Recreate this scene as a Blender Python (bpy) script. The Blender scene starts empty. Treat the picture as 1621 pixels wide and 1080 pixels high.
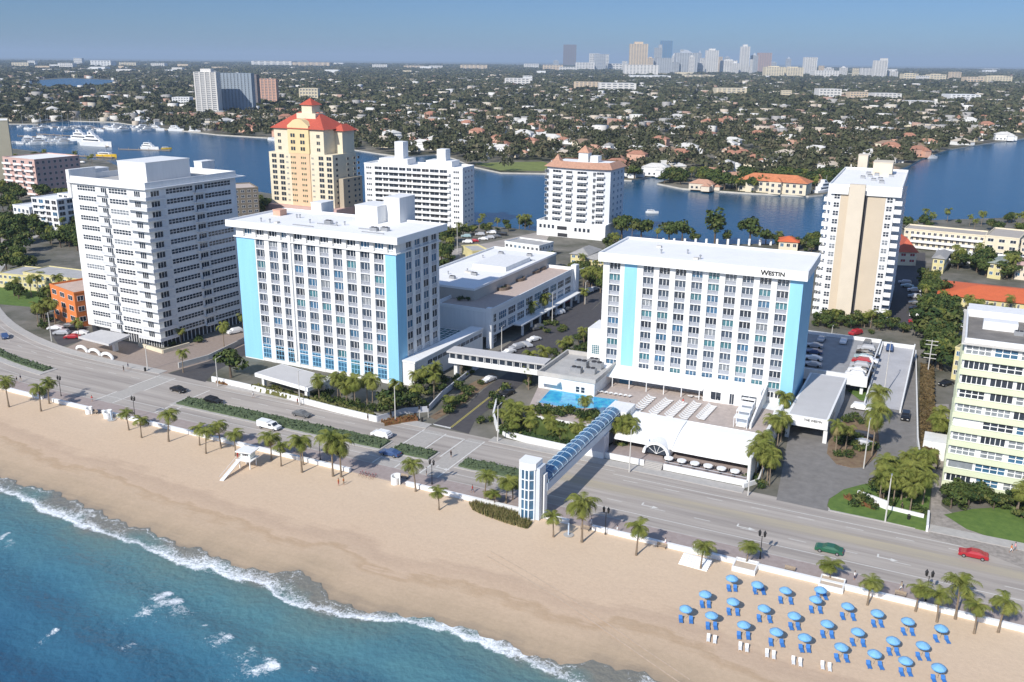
import bpy, math, random
import numpy as np
from mathutils import Vector, Matrix
random.seed(7); RNG = np.random.default_rng(7)
C = bpy.context.scene.collection
PI = math.pi; R_ = math.radians

# ---------------------------------------------------------------- survey: world X runs along the beach, Y inland, camera over the origin
CAM_H = 85.0; FOC = 1462.0; PITCH = R_(16.9); ROLL = R_(0.53); YAW = R_(26.0)
_hd = np.array([-math.sin(YAW), math.cos(YAW), 0.0]); _rt = np.array([math.cos(YAW), math.sin(YAW), 0.0])
FW = _hd * math.cos(PITCH) + np.array([0, 0, -math.sin(PITCH)])
_up = _hd * math.sin(PITCH) + np.array([0, 0, math.cos(PITCH)])
RT = _rt * math.cos(ROLL) + _up * math.sin(ROLL); UP = -_rt * math.sin(ROLL) + _up * math.cos(ROLL)
def G(x, y, z=0.0):
    """survey point: the place on the plane of height z that is seen at (x, y) of the photograph"""
    d = FW + RT * (x - 810.5) / FOC - UP * (y - 540) / FOC
    t = (z - CAM_H) / d[2]
    return (float(d[0] * t), float(d[1] * t))
def P(x, y, z):
    w = np.array([x, y, z - CAM_H]); k = FOC / (w @ FW)
    return 810.5 + k * (w @ RT), 540 - k * (w @ UP)
def GG(pts, z=0.0): return [G(x, y, z) for x, y in pts]
def height_at(b, ty, z0=0.0):
    lo, hi = z0, 84.9
    for _ in range(50):
        m = (lo + hi) / 2
        if P(b[0], b[1], m)[1] > ty: lo = m
        else: hi = m
    return lo

# ---------------------------------------------------------------- helpers
class MB:
    def __init__(s): s.v = []; s.f = []; s.m = []
    def add(s, v, f, m=0):
        o = len(s.v); s.v += [tuple(p) for p in v]
        s.f += [tuple(i + o for i in q) for q in f]; s.m += [m] * len(f); return s
    def box(s, x0, x1, y0, y1, z0, z1, m=0):
        return s.add([(x0, y0, z0), (x1, y0, z0), (x1, y1, z0), (x0, y1, z0), (x0, y0, z1), (x1, y0, z1), (x1, y1, z1), (x0, y1, z1)],
                     [(0, 3, 2, 1), (4, 5, 6, 7), (0, 1, 5, 4), (1, 2, 6, 5), (2, 3, 7, 6), (3, 0, 4, 7)], m)
    def prism(s, poly, z0, z1, m=0, mt=None):
        n = len(poly)
        a = sum(poly[i][0] * poly[(i + 1) % n][1] - poly[(i + 1) % n][0] * poly[i][1] for i in range(n))
        if a < 0: poly = poly[::-1]
        v = [(p[0], p[1], z0) for p in poly] + [(p[0], p[1], z1) for p in poly]
        s.add(v, [tuple(range(n - 1, -1, -1))] + [(i, (i + 1) % n, n + (i + 1) % n, n + i) for i in range(n)], m)
        s.add([(p[0], p[1], z1) for p in poly], [tuple(range(n))], m if mt is None else mt); return s
    def sheet(s, poly, z, m=0):
        n = len(poly); a = sum(poly[i][0] * poly[(i + 1) % n][1] - poly[(i + 1) % n][0] * poly[i][1] for i in range(n))
        if a < 0: poly = poly[::-1]
        return s.add([(p[0], p[1], z) for p in poly], [tuple(range(n))], m)
    def tube(s, p0, p1, r0, r1=None, n=8, m=0, cap=True):
        r1 = r0 if r1 is None else r1
        a = Vector(p0); b = Vector(p1); d = (b - a).normalized()
        t = d.orthogonal().normalized(); w = d.cross(t)
        v = []
        for c, r in ((a, r0), (b, r1)):
            for k in range(n):
                q = 2 * PI * k / n; v.append(c + t * math.cos(q) * r + w * math.sin(q) * r)
        f = [(k, (k + 1) % n, n + (k + 1) % n, n + k) for k in range(n)]
        if cap: f += [tuple(range(n - 1, -1, -1)), tuple(range(n, 2 * n))]
        return s.add(v, f, m)
    def path(s, pts, rs, n=6, m=0):
        for i in range(len(pts) - 1): s.tube(pts[i], pts[i + 1], rs[i], rs[i + 1], n, m)
        return s
    def lathe(s, prof, n=16, m=0, cx=0, cy=0, sx=1, sy=1):
        v = []
        for r, z in prof:
            for k in range(n):
                q = 2 * PI * k / n; v.append((cx + r * math.cos(q) * sx, cy + r * math.sin(q) * sy, z))
        f = []
        for j in range(len(prof) - 1):
            for k in range(n): f.append((j * n + k, j * n + (k + 1) % n, (j + 1) * n + (k + 1) % n, (j + 1) * n + k))
        f += [tuple(range(n - 1, -1, -1)), tuple(range((len(prof) - 1) * n, len(prof) * n))]
        return s.add(v, f, m)
    def hip(s, x0, x1, y0, y1, z0, h, m=0, o=0.4):
        x0 -= o; x1 += o; y0 -= o; y1 += o; w = x1 - x0; d = y1 - y0
        if w >= d: a = (x0 + d / 2, (y0 + y1) / 2); b = (x1 - d / 2, (y0 + y1) / 2)
        else: a = ((x0 + x1) / 2, y0 + w / 2); b = ((x0 + x1) / 2, y1 - w / 2)
        v = [(x0, y0, z0), (x1, y0, z0), (x1, y1, z0), (x0, y1, z0), (*a, z0 + h), (*b, z0 + h)]
        if w >= d: f = [(0, 1, 5, 4), (1, 2, 5), (2, 3, 4, 5), (3, 0, 4)]
        else: f = [(0, 1, 4), (1, 2, 5, 4), (2, 3, 5), (3, 0, 4, 5)]
        return s.add(v, f + [(3, 2, 1, 0)], m)
    def mesh(s, name, mats):
        me = bpy.data.meshes.new(name); me.from_pydata(s.v, [], s.f)
        for m in (mats if isinstance(mats, (list, tuple)) else [mats]): me.materials.append(m)
        if len(me.materials) > 1: me.polygons.foreach_set('material_index', s.m)
        me.update(); return me
    def build(s, name, mats, parent=None, loc=(0, 0, 0), rz=0.0, smooth=False):
        me = s.mesh(name, mats)
        if smooth: me.polygons.foreach_set('use_smooth', [True] * len(me.polygons))
        return put(name, me, parent, loc, rz)
def put(name, me, parent=None, loc=(0, 0, 0), rz=0.0):
    o = bpy.data.objects.new(name, me); C.objects.link(o); o.location = loc; o.rotation_euler = (0, 0, rz)
    if parent: o.parent = parent
    return o
def tag(o, label, cat, group=None, kind=None):
    if label: o['label'] = label
    if cat: o['category'] = cat
    if group: o['group'] = group
    if kind: o['kind'] = kind
    return o
def thing(name, label, cat, loc=(0, 0, 0), rz=0.0, group=None):
    if len(loc) == 2: loc = (loc[0], loc[1], 0)
    return tag(put(name, None, None, loc, rz), label, cat, group)
def struct(name, mb, mats, label=None):
    o = mb.build(name, mats); o['kind'] = 'structure'
    if label: o['label'] = label; o['category'] = name.replace('_', ' ')
    return o
def dup(root, loc, rz=0.0, label=None, group=None, scale=None):
    kids = [(c, list(c.children)) for c in root.children]
    r = root.copy(); C.objects.link(r); r.location = loc if len(loc) == 3 else (*loc, 0); r.rotation_euler = (0, 0, rz)
    if label: r['label'] = label
    if group: r['group'] = group
    if scale: r.scale = scale
    for ch, gs in kids:
        c = ch.copy(); C.objects.link(c); c.parent = r
        for g in gs:
            d = g.copy(); C.objects.link(d); d.parent = c
    return r
def world_of(parent, p):
    c, s = math.cos(parent.rotation_euler.z), math.sin(parent.rotation_euler.z)
    return (parent.location.x + c * p[0] - s * p[1], parent.location.y + s * p[0] + c * p[1], parent.location.z + p[2])
LIMIT = 100
def many(parent, name, items, limit=LIMIT):
    """items: (mesh, [(sub name, sub mesh)], x, y, z, rz); the nearest ones become parts, the rest one mesh"""
    def dist(i):
        w = world_of(parent, i[2:5]); return w[0] ** 2 + w[1] ** 2 + (CAM_H - w[2]) ** 2
    items = sorted(items, key=dist)
    for me, subs, x, y, z, rz in items[:limit]:
        o = put(name, me, parent, (x, y, z), rz)
        for sn, sm in subs: put(sn, sm, o)
    rest = items[limit:]
    if rest:
        mb = MB(); mats = []
        cache = {}
        for me, subs, x, y, z, rz in rest:
            c, s = math.cos(rz), math.sin(rz)
            for q in [me] + [m for _, m in subs]:
                if q.name not in cache:
                    co = [tuple(v.co) for v in q.vertices]; fs = [tuple(p.vertices) for p in q.polygons]
                    ids = []
                    for mt in q.materials:
                        if mt not in mats: mats.append(mt)
                        ids.append(mats.index(mt))
                    cache[q.name] = (co, fs, [ids[p.material_index] for p in q.polygons])
                co, fs, ms = cache[q.name]
                b = len(mb.v)
                mb.v += [(x + c * v[0] - s * v[1], y + s * v[0] + c * v[1], z + v[2]) for v in co]
                mb.f += [tuple(i + b for i in f) for f in fs]; mb.m += ms
        o = mb.build(name, mats, parent); o['kind'] = 'stuff'

# ---------------------------------------------------------------- materials
MATS = {}
def mat(name, col, rough=0.8, var=0.12, scale=0.6, metal=0.0, spec=0.4, bump=0.0, col2=None, detail=6, streak=None, emit=None):
    if name in MATS: return MATS[name]
    m = bpy.data.materials.new(name); m.use_nodes = True; nt = m.node_tree; N = nt.nodes; L = nt.links
    b = N['Principled BSDF']; b.inputs['Roughness'].default_value = rough; b.inputs['Metallic'].default_value = metal
    b.inputs['Specular IOR Level'].default_value = spec
    g = N.new('ShaderNodeNewGeometry'); mp = N.new('ShaderNodeMapping'); L.new(g.outputs['Position'], mp.inputs['Vector'])
    if streak: mp.inputs['Scale'].default_value = streak
    no = N.new('ShaderNodeTexNoise'); no.inputs['Scale'].default_value = scale; no.inputs['Detail'].default_value = detail
    no.inputs['Roughness'].default_value = 0.65
    L.new(mp.outputs[0], no.inputs['Vector'])
    r = N.new('ShaderNodeValToRGB'); r.color_ramp.elements[0].position = 0.3; r.color_ramp.elements[1].position = 0.7
    c2 = col2 if col2 else tuple(min(1, c * (1 + var)) for c in col); c1 = col if col2 else tuple(c * (1 - var) for c in col)
    r.color_ramp.elements[0].color = (*c1, 1); r.color_ramp.elements[1].color = (*c2, 1)
    L.new(no.outputs['Fac'], r.inputs[0]); L.new(r.outputs[0], b.inputs['Base Color'])
    if bump:
        bp = N.new('ShaderNodeBump'); bp.inputs['Strength'].default_value = bump; bp.inputs['Distance'].default_value = 0.3
        L.new(no.outputs['Fac'], bp.inputs['Height']); L.new(bp.outputs[0], b.inputs['Normal'])
    MATS[name] = m; return m
white = mat('white_stucco', (0.80, 0.80, 0.78), 0.75, 0.05, 0.9, col2=(0.70, 0.70, 0.685), streak=(1, 1, .12))
white2 = mat('white_trim', (0.82, 0.82, 0.80), 0.6, 0.03, 0.5)
roofw = mat("white_roof_membrane", (0.78, 0.775, 0.76), 0.8, 0.08, 0.14, col2=(0.86, 0.855, 0.84), detail=9)
roofg = mat('grey_roof_gravel', (0.42, 0.41, 0.39), 0.9, 0.15, 0.3)
roofd = mat('dark_roof_gravel', (0.20, 0.185, 0.165), 0.9, 0.3, 0.25)
blue = mat('sky_blue_paint', (0.27, 0.57, 0.78), 0.6, 0.05, 0.7, streak=(1, 1, .1))
railm = mat('railing_metal', (0.45, 0.47, 0.51), 0.5, 0.05, 1)
glass = mat('dark_window_glass', (0.030, 0.040, 0.056), 0.12, 0.5, 0.25, spec=0.6)
slate = mat('slate_window_glass', (0.055, 0.08, 0.115), 0.15, 0.4, 0.3, spec=0.6)
glassb = mat('blue_window_glass', (0.05, 0.13, 0.22), 0.12, 0.4, 0.3, spec=0.7)
glasst = mat('teal_window_glass', (0.06, 0.17, 0.20), 0.15, 0.4, 0.3, spec=0.7)
glassg = mat('curtained_window', (0.22, 0.24, 0.26), 0.25, 0.3, 0.6, spec=0.6)
dark = mat('dark_recess', (0.035, 0.035, 0.04), 0.8, 0.2, 0.5)  # near-black; puts shade of openings into colour, also used for panes and fan tops
cream = mat('cream_stucco', (0.70, 0.62, 0.46), 0.8, 0.06, 0.3)
beige = mat('beige_stucco', (0.58, 0.49, 0.37), 0.85, 0.05, 0.15)
beigel = mat('pale_beige_stucco', (0.66, 0.58, 0.46), 0.85, 0.05, 0.2)
concrete = mat('concrete', (0.45, 0.43, 0.40), 0.85, 0.10, 0.5)
conc_l = mat('pale_concrete', (0.55, 0.53, 0.49), 0.85, 0.10, 0.4)
metal = mat('grey_metal', (0.40, 0.41, 0.42), 0.45, 0.1, 1, metal=0.5)
blackm = mat('black_metal', (0.02, 0.02, 0.02), 0.45, 0.1, 1)
asphalt = mat('worn_asphalt', (0.27, 0.24, 0.215), 0.9, 0.2, 0.45, col2=(0.47, 0.425, 0.375), streak=(0.05, 1.1, 1), detail=9)
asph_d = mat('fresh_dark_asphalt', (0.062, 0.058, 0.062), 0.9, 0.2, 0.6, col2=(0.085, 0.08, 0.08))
asph_m = mat('grey_paver_drive', (0.17, 0.162, 0.153), 0.9, 0.2, 0.5, col2=(0.24, 0.228, 0.215), detail=9)
walk = mat('sidewalk_concrete', (0.42, 0.40, 0.37), 0.9, 0.1, 0.8)
brick = mat('promenade_brick', (0.30, 0.245, 0.225), 0.9, 0.2, 0.8, col2=(0.38, 0.32, 0.295))
paint_w = mat('white_road_paint', (0.62, 0.61, 0.57), 0.8, 0.15, 2)
paint_y = mat('yellow_road_paint', (0.55, 0.40, 0.16), 0.8, 0.25, 1.2)
grass = mat('lawn_grass', (0.07, 0.13, 0.025), 0.95, 0.3, 0.6, col2=(0.13, 0.20, 0.04))
hedge_m = mat('hedge_leaves', (0.065, 0.095, 0.045), 0.95, 0.3, 1.5, col2=(0.11, 0.145, 0.075), bump=0.6)
soil = mat('mulch_soil', (0.16, 0.10, 0.065), 0.95, 0.3, 0.8, col2=(0.24, 0.18, 0.11))
pooltile = mat('pool_deck_paver', (0.43, 0.365, 0.325), 0.9, 0.15, 0.9)
orange = mat('orange_stucco', (0.66, 0.20, 0.055), 0.8, 0.08, 0.3)
salmon = mat('salmon_stucco', (0.60, 0.36, 0.26), 0.8, 0.08, 0.3)
redtile = mat('red_clay_tile', (0.46, 0.09, 0.055), 0.75, 0.15, 1.0)
terra = mat('terracotta_tile', (0.38, 0.185, 0.12), 0.8, 0.25, 0.8)
terra2 = mat('pale_clay_tile', (0.48, 0.27, 0.18), 0.8, 0.2, 0.8)
orroof = mat('bright_orange_roof', (0.62, 0.14, 0.05), 0.75, 0.08, 0.5)
pink = mat('pink_stucco', (0.56, 0.38, 0.33), 0.8, 0.08, 0.3)
yellow = mat('pale_yellow_stucco', (0.62, 0.55, 0.28), 0.8, 0.1, 0.3)
lime = mat('pale_lime_stucco', (0.63, 0.67, 0.47), 0.8, 0.05, 0.3)
brown = mat('brown_stucco', (0.20, 0.17, 0.13), 0.85, 0.1, 0.3)
seawall_m = mat('seawall_concrete', (0.50, 0.47, 0.41), 0.9, 0.15, 0.3)
wood = mat('weathered_wood', (0.34, 0.27, 0.20), 0.85, 0.2, 1.5)
bark = mat('palm_bark', (0.22, 0.17, 0.12), 0.9, 0.25, 2)
bark2 = mat('tree_bark', (0.12, 0.09, 0.065), 0.9, 0.25, 2)
red_bloom = mat('red_flower_bed', (0.22, 0.05, 0.03), 0.95, 0.4, 2.5, col2=(0.12, 0.12, 0.03))
def leafmat(name, a, b):
    m = mat(name, a, 0.75, 0.3, 0.45, col2=b, spec=0.15)
    return m
leaf = [leafmat('green_leaves', (0.038, 0.060, 0.016), (0.095, 0.125, 0.034)), leafmat('dark_green_leaves', (0.018, 0.036, 0.012), (0.045, 0.075, 0.024)),
        leafmat('olive_leaves', (0.075, 0.085, 0.025), (0.14, 0.15, 0.045))]
palm_l = leafmat('palm_fronds', (0.08, 0.108, 0.018), (0.225, 0.23, 0.055))
palm_d = leafmat('dry_palm_fronds', (0.20, 0.17, 0.07), (0.30, 0.24, 0.11))

# ---------------------------------------------------------------- windows
WIN = {}
def window_mesh(w, h, nx, ny, fm, gm, bar=0.07, edge=0.08, proud=0.07):
    key = ('w', w, h, nx, ny, fm.name, gm.name, bar)
    if key in WIN: return WIN[key]
    f = MB()
    f.box(0, w, -proud, 0, 0, edge); f.box(0, w, -proud, 0, h - edge, h)
    f.box(0, edge, -proud, 0, edge, h - edge); f.box(w - edge, w, -proud, 0, edge, h - edge)
    for i in range(1, nx):
        x = w * i / nx; f.box(x - bar / 2, x + bar / 2, -proud + 0.004, 0, edge, h - edge)
    for j in range(1, ny):
        z = h * j / ny; f.box(edge, w - edge, -proud + 0.008, 0, z - bar / 2, z + bar / 2)
    p = MB(); p.add([(edge / 2, -0.02, edge / 2), (w - edge / 2, -0.02, edge / 2), (w - edge / 2, -0.02, h - edge / 2), (edge / 2, -0.02, h - edge / 2)], [(0, 1, 2, 3)])
    WIN[key] = (f.mesh('window', fm), [('pane', p.mesh('pane', gm))]); return WIN[key]
def railing_mesh(w, h, m, gap=0.3, posts=True, back=None):
    key = ('r', w, h, m.name, gap)
    if key in WIN: return WIN[key]
    f = MB(); f.box(0, w, -0.05, 0, h - 0.08, h); f.box(0, w, -0.04, -0.01, 0.05, 0.12)
    n = max(2, int(w / gap))
    for i in range(n + 1):
        x = 0.03 + (w - 0.06) * i / n; f.box(x - 0.03, x + 0.03, -0.045, -0.005, 0, h - 0.08)
    WIN[key] = f.mesh('railing', m); return WIN[key]
# ================================================================ SETTING
def node_mat(name):
    m = bpy.data.materials.new(name); m.use_nodes = True; return m, m.node_tree.nodes, m.node_tree.links, m.node_tree.nodes['Principled BSDF']
# land
land_m, N, L, b = node_mat('urban_ground')
b.inputs['Roughness'].default_value = 0.95; b.inputs['Specular IOR Level'].default_value = 0.1
g = N.new('ShaderNodeNewGeometry')
n1 = N.new('ShaderNodeTexNoise'); n1.inputs['Scale'].default_value = 0.02; n1.inputs['Detail'].default_value = 9; n1.inputs['Roughness'].default_value = 0.7
n2 = N.new('ShaderNodeTexVoronoi'); n2.inputs['Scale'].default_value = 0.03
r1 = N.new('ShaderNodeValToRGB')
for e, (p, c) in zip([r1.color_ramp.elements[0], r1.color_ramp.elements[1]], [(0.40, (0.05, 0.055, 0.03)), (0.60, (0.22, 0.20, 0.16))]): e.position = p; e.color = (*c, 1)
L.new(g.outputs['Position'], n1.inputs['Vector']); L.new(n1.outputs['Fac'], r1.inputs[0]); L.new(r1.outputs[0], b.inputs['Base Color'])
island_back = GG([(-500, 226), (-150, 230), (0, 233), (60, 240), (120, 250), (165, 254), (185, 262), (200, 278), (300, 294), (400, 302), (560, 328), (640, 340), (750, 355), (860, 367), (980, 380), (1100, 387), (1250, 386), (1330, 372), (1430, 350), (1621, 344), (2000, 334), (2600, 322)])
isl = [(island_back[-1][0] + 800, 148), (island_back[0][0] - 900, 148)] + island_back
isl[0] = (island_back[-1][0] + 300, 148); isl[1] = (island_back[0][0] - 300, 148)
# the island's seaward edge follows the curved beach road
def bend(u): return 0.0033 * max(0.0, -215 - u) ** 2
front = [(u, 148.3 + bend(u)) for u in range(500, -431, -10)]
ib = island_back
isl_poly = front + [(ib[0][0], ib[0][1])] + ib[1:]
isl_m = mat('island_ground', (0.06, 0.065, 0.04), 0.95, .2, .07, col2=(0.23, 0.21, 0.18), detail=10)
struct('barrier_island_ground', MB().prism(isl_poly, -2.6, 0, 1, 0), [isl_m, seawall_m])
main_px = [(-700, 204), (-100, 200), (0, 196), (60, 196), (110, 191), (180, 193), (235, 201), (300, 208), (345, 213), (425, 218), (470, 222), (556, 236), (600, 243), (640, 248), (690, 244), (720, 251), (747, 263), (793, 273), (860, 274), (920, 277), (970, 284), (1000, 285), (1045, 276), (1075, 268), (1150, 261), (1165, 265), (1075, 279), (1040, 290), (1080, 298), (1180, 305), (1280, 310), (1303, 308), (1360, 290), (1437, 263), (1460, 251), (1500, 237), (1560, 227), (1621, 219), (1800, 206), (2500, 180)]
main_edge = GG(main_px)
a0, a1 = G(-900, 104), G(2600, 130)
mp = main_edge + [(60000 * math.sin(-YAW + 1.3) / 1, 60000 * math.cos(-YAW + 1.3)), (60000 * math.sin(-YAW + .65), 60000 * math.cos(-YAW + .65)), (60000 * math.sin(-YAW), 60000 * math.cos(-YAW)), (60000 * math.sin(-YAW - .65), 60000 * math.cos(-YAW - .65)), (60000 * math.sin(-YAW - 1.3), 60000 * math.cos(-YAW - 1.3))]
struct('mainland_ground', MB().prism(mp, -2.6, 0.0, 1, 0), [land_m, seawall_m])
# waterway
wat_m, N, L, b = node_mat('waterway_water')
b.inputs['Base Color'].default_value = (0.008, 0.055, 0.13, 1); b.inputs['Roughness'].default_value = 0.22; b.inputs['IOR'].default_value = 1.33
g = N.new('ShaderNodeNewGeometry'); no = N.new('ShaderNodeTexNoise'); no.inputs['Scale'].default_value = 0.35; no.inputs['Detail'].default_value = 5
bp = N.new('ShaderNodeBump'); bp.inputs['Strength'].default_value = 0.5; bp.inputs['Distance'].default_value = 0.5
L.new(g.outputs['Position'], no.inputs['Vector']); L.new(no.outputs['Fac'], bp.inputs['Height']); L.new(bp.outputs[0], b.inputs['Normal'])
n3 = N.new('ShaderNodeTexNoise'); n3.inputs['Scale'].default_value = 0.02; n3.inputs['Detail'].default_value = 4
r3 = N.new('ShaderNodeValToRGB'); r3.color_ramp.elements[0].color = (0.005, 0.048, 0.105, 1); r3.color_ramp.elements[1].color = (0.010, 0.078, 0.15, 1)
L.new(g.outputs['Position'], n3.inputs['Vector']); L.new(n3.outputs['Fac'], r3.inputs[0]); L.new(r3.outputs[0], b.inputs['Base Color'])
struct('waterway_water', MB().sheet([(-4000, 200), (4000, 200), (4000, 4000), (-4000, 4000)], -1.1), wat_m)
struct('lake_water', MB().sheet(GG([(50, 136), (62, 127), (110, 124), (180, 127), (185, 134), (130, 139)]), 0.12), wat_m)

# ------------------------------------------------ beach and sea
shore_px = [(-260, 640), (-120, 712), (0, 768), (30, 785), (65, 803), (130, 828), (170, 842), (200, 853), (225, 862), (262, 878), (300, 893), (345, 905), (400, 918), (440, 935), (480, 955), (510, 966), (560, 976), (600, 978), (640, 980), (680, 986), (720, 1000), (780, 1022), (830, 1044), (870, 1062), (930, 1085), (1000, 1115), (1100, 1165), (1200, 1215)]
shore = sorted(GG(shore_px, -1.0)); su = [p[0] for p in shore]; sv = [p[1] for p in shore]
swash_px = [(-260, 630), (-120, 700), (0, 755), (45, 775), (75, 775), (100, 790), (150, 810), (190, 830), (235, 842), (285, 868), (320, 872), (345, 888), (395, 905), (430, 908), (487, 909), (505, 935), (540, 962), (600, 972), (640, 975), (680, 982), (720, 992), (800, 1020), (850, 1045), (890, 1055), (930, 1050), (980, 1062), (1040, 1080), (1100, 1110), (1200, 1160)]
swash = sorted(GG(swash_px, -0.9)); wu = [p[0] for p in swash]; wv = [p[1] for p in swash]
def smooth_line(a, b, w=9):
    x = np.arange(min(a), max(a), 1.0); y = np.interp(x, a, b); k = np.exp(-np.linspace(-2, 2, w) ** 2); k /= k.sum(); yp = np.pad(y, w // 2, mode='edge'); return list(x), list(np.convolve(yp, k, 'valid')[:len(x)])
su, sv = smooth_line(su, sv); wu, wv = smooth_line(wu, wv, 11)
wv = [v_ + .5 * math.sin(u_ * .9) + .35 * math.sin(u_ * 2.3 + 1) for u_, v_ in zip(wu, wv)]
def vs(u): return float(np.interp(u, su, sv))
def vw(u): return float(np.interp(u, wu, wv))
def grid(name, U, V, zf, mats, attrs=()):
    nu, nv = U.shape; Z = zf
    co = np.stack([U, V, Z], -1).reshape(-1, 3).astype(np.float32)
    idx = np.arange(nu * nv).reshape(nu, nv)
    q = np.stack([idx[:-1, :-1], idx[1:, :-1], idx[1:, 1:], idx[:-1, 1:]], -1).reshape(-1, 4).astype(np.int32)
    me = bpy.data.meshes.new(name); me.vertices.add(len(co)); me.vertices.foreach_set('co', co.ravel())
    me.loops.add(q.size); me.loops.foreach_set('vertex_index', q.ravel()); me.polygons.add(len(q))
    me.polygons.foreach_set('loop_start', np.arange(0, q.size, 4, dtype=np.int32)); me.polygons.foreach_set('loop_total', np.full(len(q), 4, dtype=np.int32))
    me.polygons.foreach_set('use_smooth', np.ones(len(q), dtype=bool)); me.update(); me.validate()
    for n, a in attrs:
        at = me.attributes.new(n, 'FLOAT', 'POINT'); at.data.foreach_set('value', a.reshape(-1).astype(np.float32))
    me.materials.append(mats); o = put(name, me); o['kind'] = 'structure'; return o
def snoise(U, V, seed, sc, oct=4):
    rs = np.random.default_rng(seed); out = np.zeros_like(U); amp = 1.0
    for k in range(oct):
        for j in range(5):
            a = rs.uniform(0, 2 * PI); w = sc * (2 ** k) * rs.uniform(0.7, 1.4)
            out += amp * np.sin((U * math.cos(a) + V * math.sin(a)) * w + rs.uniform(0, 6.28)) / 5
        amp *= 0.55
    return out
us = np.linspace(-430, 90, 521); ts = np.linspace(0, 1, 90)
sh_v = np.interp(us, su, sv); wa_v = np.array([vs(u) for u in us])
top = np.array([148.32 + bend(u) for u in us])
U = np.repeat(us[:, None], 90, 1); V = (sh_v - 14)[:, None] * (1 - ts) + top[:, None] * ts
D = V - sh_v[:, None]; SW = V - np.interp(us, wu, wv)[:, None]
Z = np.interp(D, [-14, 0, 3, 10, 16, 40], [-2.6, -1.12, -0.85, -0.35, -0.12, -0.03]) + 0.06 * snoise(U, V, 3, 0.25) * np.clip(D / 12, 0, 1) * np.clip((top[:, None] - V) / 5, 0, 1)
sand_m, N, L, b = node_mat('beach_sand')
b.inputs['Specular IOR Level'].default_value = 0.15
at = N.new('ShaderNodeAttribute'); at.attribute_name = 'inland'
g = N.new('ShaderNodeNewGeometry'); mpn = N.new('ShaderNodeMapping'); mpn.inputs['Scale'].default_value = (0.05, 0.45, 1); mpn.inputs['Rotation'].default_value = (0, 0, 0.03)
no = N.new('ShaderNodeTexNoise'); no.inputs['Scale'].default_value = 1.0; no.inputs['Detail'].default_value = 8; no.inputs['Roughness'].default_value = 0.7
L.new(g.outputs['Position'], mpn.inputs['Vector']); L.new(mpn.outputs[0], no.inputs['Vector'])
ad = N.new('ShaderNodeMath'); ad.operation = 'MULTIPLY_ADD'; L.new(no.outputs['Fac'], ad.inputs[0]); ad.inputs[1].default_value = 9.0; L.new(at.outputs['Fac'], ad.inputs[2])
mr = N.new('ShaderNodeMapRange'); mr.inputs['From Min'].default_value = 0; mr.inputs['From Max'].default_value = 44; L.new(ad.outputs[0], mr.inputs['Value'])
rr = N.new('ShaderNodeValToRGB'); cr = rr.color_ramp
cols = [(0.0, (0.22, 0.185, 0.15)), (0.08, (0.28, 0.225, 0.165)), (0.16, (0.43, 0.33, 0.225)), (0.30, (0.52, 0.395, 0.275)), (0.345, (0.46, 0.335, 0.22)), (0.37, (0.545, 0.41, 0.29)), (0.44, (0.51, 0.38, 0.27)), (0.50, (0.60, 0.455, 0.32)), (1.0, (0.635, 0.50, 0.36))]
cr.elements[0].position = cols[0][0]; cr.elements[0].color = (*cols[0][1], 1); cr.elements[1].position = 1.0; cr.elements[1].color = (*cols[-1][1], 1)
for p, c in cols[1:-1]: e = cr.elements.new(p); e.color = (*c, 1)
L.new(mr.outputs[0], rr.inputs[0])
n2 = N.new('ShaderNodeTexNoise'); n2.inputs['Scale'].default_value = 1.3; n2.inputs['Detail'].default_value = 8; n2.inputs['Roughness'].default_value = 0.75
L.new(g.outputs['Position'], n2.inputs['Vector'])
mx = N.new('ShaderNodeMix'); mx.data_type = 'RGBA'; mx.blend_type = 'MULTIPLY'; mx.inputs['Factor'].default_value = 1
r2 = N.new('ShaderNodeValToRGB'); r2.color_ramp.elements[0].position = 0.25; r2.color_ramp.elements[0].color = (0.91, 0.90, 0.89, 1); r2.color_ramp.elements[1].position = 0.75; r2.color_ramp.elements[1].color = (1.1, 1.1, 1.1, 1)
L.new(n2.outputs['Fac'], r2.inputs[0]); L.new(rr.outputs[0], mx.inputs['A']); L.new(r2.outputs[0], mx.inputs['B']); L.new(mx.outputs['Result'], b.inputs['Base Color'])
rg = N.new('ShaderNodeMapRange'); rg.inputs['From Min'].default_value = 0; rg.inputs['From Max'].default_value = 6; rg.inputs['To Min'].default_value = 0.35; rg.inputs['To Max'].default_value = 0.95
L.new(at.outputs['Fac'], rg.inputs['Value']); L.new(rg.outputs[0], b.inputs['Roughness'])
bp = N.new('ShaderNodeBump'); bp.inputs['Strength'].default_value = 0.35; bp.inputs['Distance'].default_value = 0.2; L.new(n2.outputs['Fac'], bp.inputs['Height']); L.new(bp.outputs[0], b.inputs['Normal'])
grid('beach_sand', U, V, Z, sand_m, [('inland', SW)])

us2 = np.linspace(-330, 60, 1001); nv = 420
shv = np.interp(us2, su, sv); swv = np.interp(us2, wu, wv)
ts2 = np.linspace(0, 1, nv)
U = np.repeat(us2[:, None], nv, 1); V = (shv - 95)[:, None] * (1 - ts2) + (np.maximum(swv, shv) + 0.4)[:, None] * ts2
D = shv[:, None] - V            # metres seaward of the breaker line
SWD = swv[:, None] - V
waves = 0.30 * np.sin((V * 0.9 + U * 0.12 + 1.5 * snoise(U, V, 5, 0.05, 2)) * 0.55) + 0.18 * snoise(U, V, 9, 0.35, 4)
amp = np.clip(D / 12, 0, 1)
Z = -1.05 + waves * amp
edge = np.clip(-D, 0, None)      # swash sheet climbing the sand
sandz = np.interp(-D, [-14, 0, 3, 10, 16, 40], [-2.6, -1.12, -0.85, -0.35, -0.12, -0.03])
Z = np.where(D < 0.5, np.maximum(-1.03, sandz + 0.05), Z) 
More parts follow.
